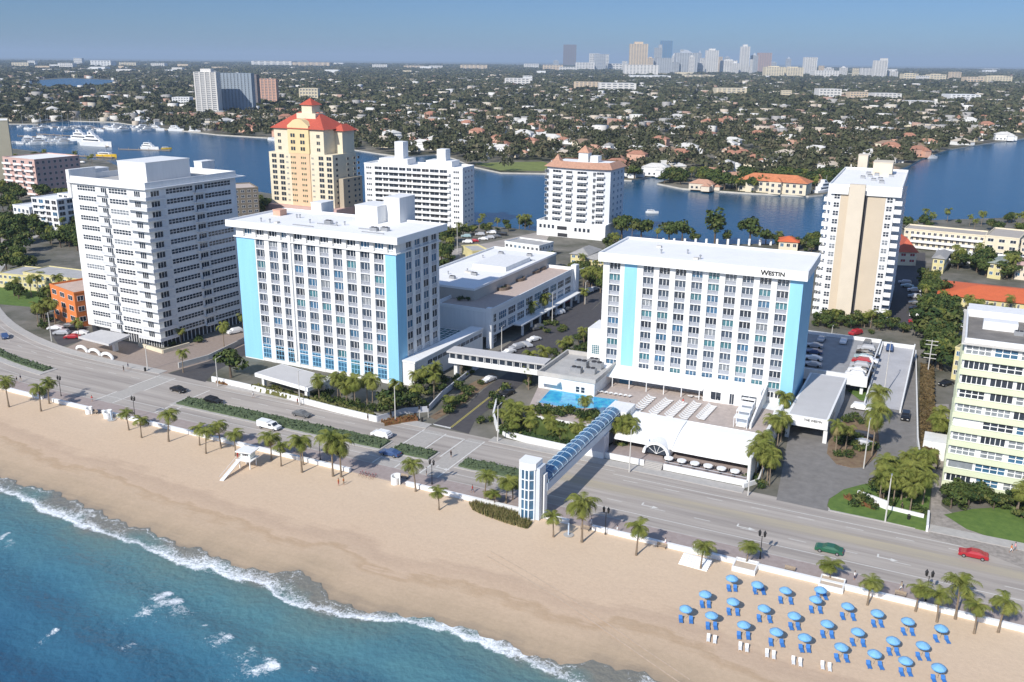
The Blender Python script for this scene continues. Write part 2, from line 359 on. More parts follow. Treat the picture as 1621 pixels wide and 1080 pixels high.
def blob(cx, cy, a, bb, ang):
    x0, y0 = G(cx, cy, -1.0); c, s = math.cos(ang), math.sin(ang)
    dx = U - x0; dy = V - y0; p = (dx * c + dy * s) / a; q = (-dx * s + dy * c) / bb
    return np.exp(-(p * p + q * q))
nz = snoise(U, V, 21, 0.55, 4); nz2 = snoise(U, V, 31, 0.12, 3)
wid = 1.5 + 1.3 * np.interp(U, *zip(*sorted([(G(x, y, -1)[0], w) for x, y, w in [(0, 768, 0.6), (65, 803, 1.0), (200, 853, .5), (260, 878, 1.6), (320, 895, 2.6), (370, 915, 2.8), (440, 935, 1.2), (500, 966, 0.9), (600, 978, .8), (680, 986, 1.4), (760, 1010, 2.8), (830, 1044, 2.2), (900, 1075, 1.2), (1000, 1110, 2)]]))) 
wid = np.clip(wid * 1.05 - .55, .4, 3.4); D0 = D + .9 * nz + .5 * snoise(U, V, 88, 1.6, 3); brk = np.clip(.95 + .4 * snoise(U, V * .3, 77, 0.12, 3), .55, 1.2)
foam = brk * np.where(D0 > .3, np.exp(-((D0 - .3) / .8) ** 2), np.exp(-np.clip(.3 - D0, 0, None) / (wid * 1.15)))
lace = (SWD > -0.2) * (D < 1) * np.clip(0.35 + 0.32 * nz + .15 * snoise(U, V, 99, 1.8, 3), 0, .8)
lace = np.maximum(lace, 0.75 * np.exp(-((SWD - 0.25) / 0.3) ** 2) * (D < 3) * np.clip(0.5 + nz2 + .4 * nz, 0, 1))
foam = np.maximum(foam, lace)
nf = snoise(U, V, 55, 1.3, 4)
def cap(hx, hy, tx, ty, w0, k, spread=1.0):
    """a spilling whitecap: dense head, foam streaks trailing to the tail"""
    h = np.array(G(hx, hy, -1.0)); t = np.array(G(tx, ty, -1.0)); d = t - h; Ln = np.hypot(*d); d /= Ln
    a = (U - h[0]) * d[0] + (V - h[1]) * d[1]; q = -(U - h[0]) * d[1] + (V - h[1]) * d[0]; q = q + .5 * nz
    wdt = w0 * (1 + spread * np.clip(a / Ln, 0, 1)); s_ = np.where(a < 0, np.exp(-(a / (.35 * w0)) ** 2), np.exp(-1.6 * np.clip(a / Ln, 0, None) ** 1.3))
    return k * s_ * np.exp(-(q / wdt) ** 2) * (.85 + .45 * nf)
for c_ in [(284, 948, 155, 1000, 1.7, 1.25, 0.3), (268, 938, 215, 968, 1.3, 1.2, .3), (288, 962, 225, 1000, 2.4, .75, .8), (89, 997, 50, 1025, .75, 1.1, .8), (211, 1016, 172, 1038, .8, 1.15, .8), (327, 989, 312, 993, .6, 1.1, .2), (365, 1008, 300, 1036, 1.3, 1.1, .6), (352, 1002, 320, 1020, .9, 1.15, .5), (437, 1052, 340, 1082, 1.6, 1.25, .5), (425, 1046, 380, 1070, 1.3, 1.1, .4), (400, 1035, 290, 1075, 3.5, .62, .6), (300, 965, 250, 1010, 3.0, .55, .6), (18, 845, -25, 868, .9, 1.0, .7), (22, 855, -20, 885, 1.2, .7, .5), (500, 1062, 440, 1085, 2.5, .5, .5)]:
    foam = np.maximum(foam, cap(*c_))
sea_m, N, L, b = node_mat('ocean_water')
b.inputs['Roughness'].default_value = 0.25; b.inputs['IOR'].default_value = 1.33
aD = N.new('ShaderNodeAttribute'); aD.attribute_name = 'offshore'; aF = N.new('ShaderNodeAttribute'); aF.attribute_name = 'foam'
g = N.new('ShaderNodeNewGeometry')
n1 = N.new('ShaderNodeTexNoise'); n1.inputs['Scale'].default_value = 0.09; n1.inputs['Detail'].default_value = 7; L.new(g.outputs['Position'], n1.inputs['Vector'])
ma = N.new('ShaderNodeMath'); ma.operation = 'MULTIPLY_ADD'; ma.inputs[1].default_value = 15; L.new(n1.outputs['Fac'], ma.inputs[0]); L.new(aD.outputs['Fac'], ma.inputs[2])
mr = N.new('ShaderNodeMapRange'); mr.inputs['From Min'].default_value = 5; mr.inputs['From Max'].default_value = 56; L.new(ma.outputs[0], mr.inputs['Value'])
rr = N.new('ShaderNodeValToRGB'); cr = rr.color_ramp
cols = [(0.0, (0.19, 0.185, 0.155)), (0.06, (0.12, 0.20, 0.19)), (0.20, (0.085, 0.20, 0.225)), (0.42, (0.048, 0.15, 0.215)), (0.70, (0.030, 0.108, 0.185)), (1.0, (0.024, 0.088, 0.165))]
cr.elements[0].position = 0; cr.elements[0].color = (*cols[0][1], 1); cr.elements[1].position = 1; cr.elements[1].color = (*cols[-1][1], 1)
for p, c in cols[1:-1]: e = cr.elements.new(p); e.color = (*c, 1)
L.new(mr.outputs[0], rr.inputs[0])
n2 = N.new('ShaderNodeTexNoise'); n2.inputs['Scale'].default_value = 1.5; n2.inputs['Detail'].default_value = 9; n2.inputs['Roughness'].default_value = 0.75; n2.inputs['Distortion'].default_value = 1.2; L.new(g.outputs['Position'], n2.inputs['Vector'])
f1 = N.new('ShaderNodeMath'); f1.operation = 'MULTIPLY_ADD'; f1.inputs[1].default_value = 2.3; L.new(n2.outputs['Fac'], f1.inputs[0]); L.new(aF.outputs['Fac'], f1.inputs[2])
fr = N.new('ShaderNodeMapRange'); fr.inputs['From Min'].default_value = 1.66; fr.inputs['From Max'].default_value = 2.2; L.new(f1.outputs[0], fr.inputs['Value'])
mx = N.new('ShaderNodeMix'); mx.data_type = 'RGBA'; L.new(fr.outputs[0], mx.inputs['Factor']); L.new(rr.outputs[0], mx.inputs['A']); mx.inputs['B'].default_value = (0.80, 0.83, 0.84, 1)
L.new(mx.outputs['Result'], b.inputs['Base Color'])
rg = N.new('ShaderNodeMapRange'); rg.inputs['To Min'].default_value = 0.22; rg.inputs['To Max'].default_value = 0.9; L.new(fr.outputs[0], rg.inputs['Value']); L.new(rg.outputs[0], b.inputs['Roughness'])
n3 = N.new('ShaderNodeTexNoise'); n3.inputs['Scale'].default_value = 0.8; n3.inputs['Detail'].default_value = 8; L.new(g.outputs['Position'], n3.inputs['Vector'])
bp = N.new('ShaderNodeBump'); bp.inputs['Strength'].default_value = 0.7; bp.inputs['Distance'].default_value = 0.5; L.new(n3.outputs['Fac'], bp.inputs['Height']); L.new(bp.outputs[0], b.inputs['Normal'])
grid('ocean_water', U, V, Z + 0.10 * np.clip(foam - .5, 0, 1), sea_m, [('offshore', D), ('foam', foam)])
struct('deep_ocean_water', MB().sheet([(-3000, -2000), (3000, -2000), (3000, 110), (-3000, 110)], -2.9), sea_m)

tk_ = MB()
for off in (0, 1.7):
    pts_ = [G(x, y, 0) for x, y in [(770, 880), (826, 912), (880, 945), (940, 985), (1020, 1040), (1110, 1100)]]
    fine = [((1 - t) * a[0] + t * b_[0], (1 - t) * a[1] + t * b_[1] + off) for a, b_ in zip(pts_, pts_[1:]) for t in (0, .25, .5, .75)]
    for a, b_ in zip(fine, fine[1:]):
        z_ = [float(np.interp(p[1] - vs(p[0]), [-14, 0, 3, 10, 16, 40], [-2.6, -1.12, -0.85, -0.35, -0.12, -0.03])) + .045 for p in (a, b_)]
        tk_.add([(a[0], a[1], z_[0]), (b_[0], b_[1], z_[1]), (b_[0], b_[1] + .28, z_[1]), (a[0], a[1] + .28, z_[0])], [(0, 1, 2, 3)])
struct('tyre_tracks', tk_, mat('pressed_damp_sand', (.53, .41, .295), .95, .15, 2))
# ------------------------------------------------ roads and paving
def strip(mb, u0, u1, a, b_, z, m=0, step=5.0, z0=None):
    n = max(1, int(abs(u1 - u0) / step)); us_ = [u0 + (u1 - u0) * i / n for i in range(n + 1)]
    fa = a if callable(a) else (lambda u: a); fb = b_ if callable(b_) else (lambda u: b_)
    if z0 is None:
        v = [(u, fa(u) + bend(u), z) for u in us_] + [(u, fb(u) + bend(u), z) for u in us_]
        k = n + 1; return mb.add(v, [(i, i + 1, k + i + 1, k + i) for i in range(n)], m)
    for i in range(n):
        p, q = us_[i], us_[i + 1]
        v = [(p, fa(p) + bend(p)), (q, fa(q) + bend(q)), (q, fb(q) + bend(q)), (p, fb(p) + bend(p))]
        mb.prism(v, z0, z, m)
    return mb
struct('beach_road', strip(MB(), -430, 500, 154.3, 178.2, 0.02), asphalt)
struct('promenade', strip(MB(), -430, 500, 148.4, 154.0, 0.13, z0=0.0, step=10), brick)
kb = MB(); strip(kb, -430, 500, 154.0, 154.3, 0.15, z0=0.0, step=10)
struct('promenade_kerb', kb, walk)
iw = MB()
for a, c_ in [(-430, -196), (-172, -109), (-92, -33), (-16, 500)]: strip(iw, a, c_, 176.6, 179.6, 0.14, z0=0.0, step=10)
struct('inland_sidewalk', iw, walk)
mk = MB()
for v_ in (158.0, 173.2):   # lane lines
    strip(mk, -60, 90, v_ - .09, v_ + .09, 0.026)
for u0 in range(-300, 90, 9):
    if u0 < -196 or u0 > -60 or (-170 < u0 < -112):
        if u0 > -62: strip(mk, u0, u0 + 3.2, 161.55, 161.7, 0.026, step=2)
        strip(mk, u0, u0 + 3.2, 171.2, 171.35, 0.026, step=2)
strip(mk, -430, -60, 157.6, 157.75, 0.026); strip(mk, -430, -60, 174.6, 174.75, 0.026)
for u_, v0, v1 in [(-195, 154.5, 161), (-189.3, 154.5, 161), (-195, 165, 176), (-189.3, 165, 176), (-174.5, 154.5, 160.5), (-171.5, 154.5, 160.5), (-174, 164.5, 173), (-109.3, 154.5, 161), (-109, 165.5, 176), (-103.5, 154.5, 161), (-103.0, 166, 176), (-97.6, 164, 175.2), (-92.7, 154.5, 176), (-97.2, 154.5, 161)]:
    mk.box(u_ - .17, u_ + .17, v0, v1, 0.0225, 0.026)
mk.box(-102.8, -97.6, 175.0, 175.3, .0225, .026)
for u_ in (-32.5, -14.5): # turn arrows painted in the middle lane
    pass
for x, y in [(1028, 802), (1180, 836), (1404, 885), (700, 742)]:
    p = G(x, y)
    mk.add([(p[0] - 1.7, p[1] - .1, .028), (p[0] + .9, p[1] - .1, .028), (p[0] + .9, p[1] + .15, .028), (p[0] - 1.7, p[1] + .15, .028)], [(0, 1, 2, 3)])
    mk.add([(p[0] + .6, p[1] - .5, .0282), (p[0] + 1.9, p[1] + .05, .0282), (p[0] + .6, p[1] + .55, .0282)], [(0, 1, 2)])
    mk.add([(p[0] - 1.7, p[1] + .15, .0281), (p[0] - 1.4, p[1] + .15, .0281), (p[0] - 1.4, p[1] + 1.1, .0281), (p[0] - 1.7, p[1] + 1.1, .0281)], [(0, 1, 2, 3)])
struct('white_road_markings', mk, paint_w)
my = MB()
for v_ in (164.7, 165.05, 168.6, 168.95): strip(my, -72, 200, v_ - .07, v_ + .07, 0.026)
strip(my, -70, 200, 165.3, 168.3, 0.0235)
struct('centre_turn_lane', my, mat('faded_yellow_paint', (0.33, 0.30, 0.255), 0.9, 0.2, 0.3, col2=(0.44, 0.38, 0.275), streak=(0.12, 1.5, 1)))
# crosswalk texture: pale concrete lanes
cw = MB()
for a, c_ in [(-194.6, -189.7), (-108.6, -103.6), (-97, -93)]: cw.box(a, c_, 154.5, 176.2, 0.02, 0.0235)
struct('crosswalk', cw, mat('crosswalk_pavers', (0.40, 0.375, 0.34), 0.9, 0.12, 1.5))
# medians
md = MB(); hz = []
for a, c_ in [(-430, -224.5), (-175.5, -111.5), (-109.5 + .9, -103.6 - .6), (-92, -73)]:
    if a == -108.6: continue
    strip(md, a, c_, 160.4, 166.2, 0.15, z0=0.0, step=5)
strip(md, -109.6, -97.6, 160.6, 165.8, .15, z0=0, step=5) if False else None
md.box(-111.4 + 1.8, -98.6, 160.6, 165.8, 0, .15)
struct('road_median', md, walk)
def hedge(u0, u1, v0, v1, h, label, m=hedge_m, zb=0.1, fn='hedge', cat='hedge', rag=0.10, curved=True):
    n = max(2, int((u1 - u0) / 0.8)); k = max(2, int((v1 - v0) / 0.6)); mb = MB(); rnd = random.Random(int(u0 * 7 + v0))
    def bd(u): return bend(u) if curved else 0
    top = [[(u0 + (u1 - u0) * i / n + rnd.uniform(-.1, .1), v0 + (v1 - v0) * j / k + bd(u0 + (u1 - u0) * i / n) + rnd.uniform(-.1, .1), zb + h * (1 - (0.25 if i in (0, n) or j in (0, k) else 0)) + rnd.uniform(-rag, rag)) for j in range(k + 1)] for i in range(n + 1)]
    vv = [p for r in top for p in r]; f = [(i * (k + 1) + j, (i + 1) * (k + 1) + j, (i + 1) * (k + 1) + j + 1, i * (k + 1) + j + 1) for i in range(n) for j in range(k)]
    mb.add(vv, f)
    ring = [(i, 0) for i in range(n + 1)] + [(n, j) for j in range(1, k + 1)] + [(i, k) for i in range(n - 1, -1, -1)] + [(0, j) for j in range(k - 1, 0, -1)]
    a = [top[i][j] for i, j in ring]; lo = [(p[0], p[1], 0.0) for p in a]; q = len(a)
    mb.add(a + lo, [(t, (t + 1) % q, q + (t + 1) % q, q + t)[::-1] for t in range(q)])
    # loose leaf cards give the clipped sides a broken outline
    for _ in range(int((u1 - u0) * (v1 - v0) * 5)):
        x = rnd.uniform(u0, u1); y = rnd.uniform(v0, v1) + bd(x); z = zb + h + rnd.uniform(-.1, .12); s = rnd.uniform(.08, .2)
        d = Vector((rnd.uniform(-1, 1), rnd.uniform(-1, 1), rnd.uniform(-.6, 1))).normalized(); t = d.orthogonal() * s; w = d.cross(t)
        c = Vector((x, y, z)); mb.add([c - t - w, c + t - w, c + t + w, c - t + w], [(0, 1, 2, 3)])
    return tag(mb.build(fn, m), label, cat)
hedge(-330, -226, 162.6, 165.6, 0.5, 'dark green clipped hedge in the median at the far left bend of the beach road')
hedge(-174, -112, 161.2, 166.0, 0.5, 'longest green median hedge, between the two black cars and the white utility truck')
hedge(-109, -99.2, 161.1, 165.6, 0.5, 'short green median hedge between the two crosswalks by the side street')
hedge(-91.4, -74, 161.0, 165.4, 0.5, 'green median hedge running up to the glass footbridge tower')
def patch(name, px, m, z, h=None, uvp=None):
    poly = uvp if uvp else GG(px)
    mb = MB().prism(poly, 0.0, z) if h else MB().sheet(poly, z)
    return struct(name, mb, m)
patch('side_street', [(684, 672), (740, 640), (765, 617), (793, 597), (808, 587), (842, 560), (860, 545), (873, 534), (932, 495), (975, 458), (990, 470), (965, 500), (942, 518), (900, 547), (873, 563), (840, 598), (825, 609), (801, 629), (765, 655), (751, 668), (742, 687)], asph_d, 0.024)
yl = MB()
p0, p1 = G(714, 677), G(799, 610)
for o in (-.17, .17): yl.add([(p0[0] + o - .07, p0[1], .03), (p0[0] + o + .07, p0[1], .03), (p1[0] + o + .07, p1[1], .03), (p1[0] + o - .07, p1[1], .03)], [(0, 1, 2, 3)])
struct('yellow_centre_line', yl, mat('yellow_line_paint', (0.55, 0.47, 0.10), 0.8, 0.1, 2))
patch('stop_line', [(685, 671), (687, 673), (713, 679), (714, 677)], paint_w, 0.032)
patch('north_side_street', [(268, 592), (325, 605), (338, 590), (400, 556), (395, 540), (330, 570)], asph_d, 0.024)
patch('hotel_drive', [(1229, 792), (1240, 735), (1250, 680), (1310, 640), (1330, 600), (1345, 585), (1400, 560), (1448, 545), (1450, 700), (1462, 745), (1440, 770), (1380, 775), (1333, 777), (1312, 790), (1309, 802), (1314, 810)], asph_m, 0.028)
patch('hotel_lawn', [(1335, 776), (1313, 791), (1310, 800), (1314, 808), (1400, 826), (1465, 841), (1469, 815), (1476, 760), (1440, 756), (1400, 762), (1365, 768)], grass, 0.16, 1)
patch('drive_island_bed', [(1313, 687), (1309, 718), (1324, 735), (1348, 741), (1369, 740), (1386, 724), (1392, 700), (1388, 668), (1340, 662), (1322, 680)], soil, 0.16, 1)
patch('ramp_bed', [(1341, 618), (1393, 612), (1390, 640), (1362, 634)], grass, 0.16, 1)
patch('green_block_path', [(1478, 640), (1502, 640), (1498, 720), (1490, 800), (1560, 850), (1621, 868), (1621, 900), (1560, 876), (1470, 850), (1476, 760)], mat('flagstone_path', (0.30, 0.27, 0.24), 0.9, 0.3, 0.9), 0.03)
patch('green_block_lawn', [(1494, 815), (1540, 806), (1640, 800), (1660, 870), (1600, 862), (1530, 838)], grass, 0.05)
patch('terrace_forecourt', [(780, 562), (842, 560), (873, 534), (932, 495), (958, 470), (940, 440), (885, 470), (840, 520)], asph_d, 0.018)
patch('street_planting_bed', [(690, 665), (738, 638), (762, 617), (790, 597), (780, 590), (740, 610), (712, 640), (680, 660)], soil, 0.05)
patch('tower_forecourt', [(100, 553), (182, 575), (262, 592), (330, 572), (390, 545), (385, 525), (330, 535), (262, 556), (150, 530)], mat('brown_paver_forecourt', (0.27, 0.215, 0.18), 0.9, 0.15, 1, col2=(0.34, 0.275, 0.23)), 0.04)
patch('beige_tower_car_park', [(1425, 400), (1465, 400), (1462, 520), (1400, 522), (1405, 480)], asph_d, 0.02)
patch('back_street', [(600, 415), (690, 400), (770, 385), (850, 368), (870, 372), (860, 392), (800, 398), (730, 415), (700, 425)], asphalt, 0.02)
patch('motel_lawn', [(-80, 440), (60, 438), (140, 455), (95, 490), (0, 482), (-80, 480)], grass, 0.03)
patch('inlet_lawn', [(748, 259), (792, 270), (860, 271), (875, 262), (860, 256), (790, 257)], mat('dry_bright_grass', (0.17, 0.20, 0.05), 0.95, 0.2, 0.1), 0.05)
patch('left_car_park', [(75, 520), (130, 505), (145, 535), (95, 550)], asph_d, 0.03)
# ================================================================ BUILDINGS
def LF(th, px, py, y=0.0):
    """local (x, z) on the facade plane (local y) of a building seen at (px, py)"""
    c, s = math.cos(th.rotation_euler.z), math.sin(th.rotation_euler.z)
    o = np.array([th.location.x - s * y, th.location.y + c * y]); n = np.array([-s, c])
    r = FW + RT * (px - 810.5) / FOC - UP * (py - 540) / FOC
    t = (o @ n) / (r[:2] @ n); p = r[:2] * t
    return float((p - o) @ np.array([c, s])), float(CAM_H + r[2] * t)
def face_items(face, W, D, me, subs, a, z, off=0.0):
    """place a window given its distance a along a face"""
    if face == 'F': return (me, subs, a, off, z, 0.0)
    if face == 'R': return (me, subs, W - off, a, z, PI / 2)
    if face == 'L': return (me, subs, 0 + off, a, z, -PI / 2)
    return (me, subs, a, D - off, z, PI)
def glasspick(rnd, pal): return rnd.choice(pal)
def roofbox(th, name, pl, pr, z, depth, ytop, m, rows=None):
    a = G(*pl, z); b = G(*pr, z)
    c, s = math.cos(th.rotation_euler.z), math.sin(th.rotation_euler.z)
    def loc(p): dx, dy = p[0] - th.location.x, p[1] - th.location.y; return (c * dx + s * dy, -s * dx + c * dy)
    la, lb = loc(a), loc(b); y = (la[1] + lb[1]) / 2; h = height_at(a, ytop, z)
    mb = MB().box(min(la[0], lb[0]), max(la[0], lb[0]), y, y + depth, z - 0.2, h)
    mb.box(min(la[0], lb[0]) - .12, max(la[0], lb[0]) + .12, y - .12, y + depth + .12, h - .003, h + .22)
    return mb.build(name, m, th)
def aircon(th, x, y, z, s=1.0, name='rooftop_air_conditioner'):
    mb = MB().box(x - 1.1 * s, x + 1.1 * s, y - .7 * s, y + .7 * s, z, z + 1.1 * s)
    mb.lathe([(0.45 * s, z + 1.1 * s), (0.45 * s, z + 1.25 * s)], 12, 1, x - .5 * s, y); mb.lathe([(0.45 * s, z + 1.1 * s), (0.45 * s, z + 1.25 * s)], 12, 1, x + .5 * s, y)
    return mb.build(name, [metal, dark], th)
def rim(mb, x0, x1, y0, y1, z, h, t=0.3, m=0):
    mb.box(x0, x1, y0, y0 + t, z, z + h, m).box(x0, x1, y1 - t, y1, z, z + h, m)
    mb.box(x0, x0 + t, y0 + t, y1 - t, z, z + h, m).box(x1 - t, x1, y0 + t, y1 - t, z, z + h, m); return mb
rnd = random.Random(11)
PAL = [glass] * 5 + [slate] * 6 + [glassb, glassb, glasst, glasst, glassg]
def text_part(txt, size, depth, parent, loc, m, name='sign_lettering', rx=PI / 2, sx=1.0):
    cu = bpy.data.curves.new(name, 'FONT'); cu.body = txt; cu.size = size; cu.offset = size * .022; cu.extrude = depth; cu.resolution_u = 3
    tmp = bpy.data.objects.new('t', cu); C.objects.link(tmp); dg = bpy.context.evaluated_depsgraph_get()
    me = bpy.data.meshes.new_from_object(tmp.evaluated_get(dg)); bpy.data.objects.remove(tmp)
    me.materials.clear(); me.materials.append(m); me.name = name
    o = put(name, me, parent, loc); o.rotation_euler = (rx, 0, 0); o.scale = (sx, 1, 1); return o

# ---- the two blue and white hotels
def hotel(loc, rz, label, W, D, bays, top_bays, rows, pitch, c0, blues, side_cols, zbase, slab, top_c, H, ledge, tall, side_rows):
    t = thing('hotel_building', label, 'hotel', loc, rz)
    body = MB().box(0, W, 0.55, D, 0, H); bayw = MB()
    zlo = zbase
    edges = [(0, None)]
    bl = sorted(bays)
    xs = [0.0]
    spans = []
    prev = 0.0
    for a, w in bl:
        spans.append((prev, a)); prev = a + w
    spans.append((prev, W))
    for a, b_ in spans:
        if b_ - a > 0.05: body.box(a, b_, 0, 0.553, 0, ledge if ledge else H)
    if ledge:
        prev = 0.0
        for a, w in sorted(top_bays):
            if a - prev > .05: body.box(prev, a, 0, .553, ledge + .4, H)
            prev = a + w
        body.box(prev, W, 0, .553, ledge + .4, H)
    for a, w in bl:
        bayw = MB()
        bayw.box(a, a + w, .54, .5495, c0 - pitch * (rows - 1) - 1.75, c0 + 1.28); bayw.build('bay_wall', mat('pale_grey_bay', (.50, .52, .56), .8, .06, .5), t)  # thin pale grey sheet across the back of each bay
        for k in range(rows):
            z = c0 - pitch * k
            body.box(a, a + w, 0.0, 0.556, z - 1.95, z - 1.75)
        body.box(a, a + w, 0.12, 0.556, 0, zlo)
    # side piers
    prev = 0
    for a, w in side_cols + [(D, 0)]:
        body.box(W, W + .22, prev, a, 0, H); prev = a + w
    body.build('wall', white, t)
    if ledge: MB().box(-.7, W + .8, -.55, D, ledge, ledge + .297).build('ledge', white2, t)
    x0, x1, y0, y1, z0, z1 = slab
    mb = MB().box(x0, x1, y0, y1, z0, z1 - .45); mb.build('roof_slab', white2, t)
    rim(MB(), x0, x1, y0, y1, z1 - .452, .5, .45).build('parapet', white2, t)
    MB().sheet([(x0 + .45, y0 + .45), (x1 - .45, y0 + .45), (x1 - .45, y1 - .45), (x0 + .45, y1 - .45)], z1 - .44).build('roof_surface', roofw, t)
    for a, b_, wrap in blues:
        top = ledge if ledge else H
        mb = MB().box(a, b_, -.06, 0.0, 0.3, top)
        if wrap: mb.box(W + .22, W + .26, -.06, wrap, .3, top); mb.box(b_, W + .26, -.063, -.0, .3, top)
        mb.build('blue_panel', blue, t)
    items = []; rails = []
    r = random.Random(5 + int(W))
    for a, w in bl:
        for k in range(rows):
            z = c0 - pitch * k
            me, su_ = window_mesh(round(w, 2), 1.9, 3, 1, white2, r.choice(PAL), bar=.13, edge=.06)
            items.append((me, su_, a, .55, z - .85, 0)); rails.append((railing_mesh(round(w, 2), 1.05, railm, .22), [], a, .2, z - 1.76, 0))
    if ledge:
        for a, w in top_bays:
            me, su_ = window_mesh(round(w, 2), 1.6, 3 if w > 2.4 else 2, 1, white2, r.choice([glass, glass, glassb]), bar=.22, edge=.1)
            items.append((me, su_, a, .55, top_c - .75, 0)); rails.append((railing_mesh(round(w, 2), .8, railm, .33), [], a, .25, top_c - 1.6, 0))
    for a, w in side_cols:
        for k in range(-1 if ledge else 0, side_rows):
            z = (c0 - pitch * k) if k >= 0 else top_c
            me, su_ = window_mesh(round(w, 2), 2.1, 2, 1, white2, r.choice([glassb, glass, glass]), bar=.14, edge=.08)
            items.append((me, su_, W, a, z - .9, PI / 2)); rails.append((railing_mesh(round(w, 2), .8, railm, .33), [], W + .2, a, z - 1.8, PI / 2))
    if tall:
        for a, w in bl:
            me, su_ = window_mesh(round(w, 2), 3.9, 3, 3, blue, r.choice([glassb, glass, glasst]), bar=.12, edge=.12)
            items.append((me, su_, a, .12, 1.2, 0))
    many(t, 'window', items); many(t, 'railing', rails)
    return t
W1 = 54.0; A1 = R_(-0.5)
b1 = [(7.0, 3.0), (11.7, 3.1), (16.2, 2.6)] + [(20.45 + 4.47 * k, 3.05) for k in range(7)]
tb1 = [(2.7, 3.0)] + [(7.1, 3.0), (11.6, 3.1), (16.0, 2.0)] + [(20.45 + 4.47 * k, 3.05) for k in range(7)] + [(51.6, 1.8)]
h1 = hotel((-131.4 - W1 * math.cos(A1), 199.4 - W1 * math.sin(A1), 0), A1, 'white hotel tower with blue corner panels and rooftop boxes, left of the side street', W1, 21.7, b1, tb1, 10, 3.23, 35.2,
           [(0, 6.6, 0), (50.9, W1, 4.4)], [(4.9, 2.7), (9.2, 2.7), (13.4, 2.8), (17.8, 2.7)], 0.9, (-2, W1 + 2, -1.9, 23.5, 39.3, 41.1), 37.95, 39.35, 36.25, True, 9)
MB().box(18.95, 19.75, -.5, .0, 2, 38.9).build('expansion_joint_fin', white2, h1)
roofbox(h1, 'penthouse', (564, 352), (597, 356), 40.5, 9, 325, white)
roofbox(h1, 'penthouse', (608, 352), (634, 354), 40.5, 8, 313, white)
roofbox(h1, 'penthouse', (494, 337), (508, 339), 40.5, 6, 321, white)
roofbox(h1, 'rooftop_unit', (432, 342), (444, 343), 40.5, 3, 333, salmon)
for x, y in ((26, 9), (43.5, 6), (46, 7.5)): aircon(h1, x, y, 40.55, 1.0)
def to_local(th, p):
    c, s = math.cos(th.rotation_euler.z), math.sin(th.rotation_euler.z); dx, dy = p[0] - th.location.x, p[1] - th.location.y
    return (c * dx + s * dy, -s * dx + c * dy)
q = GG([(403, 590), (487, 614), (506, 597), (447, 576)], 4.4); W_ = math.dist(q[0], q[1]); rz_ = math.atan2(q[1][1] - q[0][1], q[1][0] - q[0][0])
ec = thing('entrance_canopy', 'wide flat grey roofed entrance canopy in the garden of the left hotel', 'canopy', (*q[0], 0), rz_)
MB().box(0, W_, 0, 9.5, 3.3, 4.3).build('roof', white2, ec); MB().sheet([(.3, .3), (W_ - .3, .3), (W_ - .3, 9.2), (.3, 9.2)], 4.32).build('roof_surface', mat('pale_grey_roof', (.52, .51, .50), .85, .05, .3), ec)
for x, y in ((2.2, 1.2), (W_ - 1.6, 1.2), (2.2, 8.4), (W_ - 1.6, 8.4)): MB().box(x - .45, x + .45, y - .45, y + .45, 0, 3.3).build('column', white, ec)
W2 = 49.2; A2 = R_(1.8)
b2 = [(1.7, 2.85)] + [(10.6 + 4.12 * k, 2.7) for k in range(9)]
h2 = hotel((-31.64 - W2 * math.cos(A2), 220.2 - W2 * math.sin(A2), 0), A2, 'white hotel tower with a clear flat roof and black lettering behind the pool deck', W2, 22, b2, [], 10, 2.87, 35.05,
           [(5.7, 9.0, 0), (46.5, W2, 21.9)], [], 7.6, (-0.9, W2 + 1.3, -1.5, 23, 36.3, 38.6), 0, 36.35, None, False, 0)
WN = window_mesh(1.5, 1.5, 2, 1, white2, glass, bar=.15)
for x in (43.6, 45.4, 47.6): o = put('window', WN[0], h2, (x, -.07, 6.2)); put('pane', WN[1][0][1], o)
x0, z0 = LF(h2, 1206, 437, -1.5); x1, z1 = LF(h2, 1248, 440, -1.5)
tw = text_part('W', 1.7, .08, h2, (39.7, -1.6, 36.92), blackm)
tw2 = text_part('ESTIN', 1.35, .08, h2, (41.45, -1.6, 37.02), blackm, sx=1.1)
# pool bar canopy, white block against hotel 2
mb = MB(); mb.add([(0.5, 0, 9.0), (29, 0, 9.0), (29, -6.5, 7.7), (.5, -6.5, 7.7), (.5, 0, 8.85), (29, 0, 8.85), (29, -6.5, 7.5), (.5, -6.5, 7.5)], [(3, 2, 1, 0), (4, 5, 6, 7), (2, 3, 7, 6), (1, 2, 6, 5), (3, 0, 4, 7)])
mb.build('pool_bar_canopy', white2, h2)
for k in range(7): MB().tube((1.2 + 4.5 * k, -6.2, 5), (1.2 + 4.5 * k, -6.2, 7.5), .12).build('canopy_post', white2, h2)
mb = MB().box(29.2, 43.0, -6.3, -.003, 5, 8.9).box(29.2, 43.0, -6.3, -.003, 8.9, 9.1); mb.build('pool_pavilion', white2, h2)
for a, w_, z_, hh in ((31.0, 2.6, 5.6, 2.2), (35.6, 1.2, 5.1, 2.8), (38.4, 3.8, 6.0, 2.0)):
    me, su_ = window_mesh(w_, hh, 2, 1, white2, glass); o = put('window', me, h2, (a, -6.3, z_)); put('pane', su_[0][1], o)
mb = MB(); mb.add([(43.1, -20, 5), (43.5, -20, 5), (43.5, -.1, 5), (43.1, -.1, 5), (43.1, -20, 6.2), (43.5, -20, 6.2), (43.5, -.1, 9.4), (43.1, -.1, 9.4)], [(0, 3, 2, 1), (4, 5, 6, 7), (0, 1, 5, 4), (1, 2, 6, 5), (2, 3, 7, 6), (3, 0, 4, 7)])
mb.build('windbreak_wall', white2, h2)
MB().box(-4.6, -.003, 3, 12, 0, 17).build('stair_annex', white, h2)
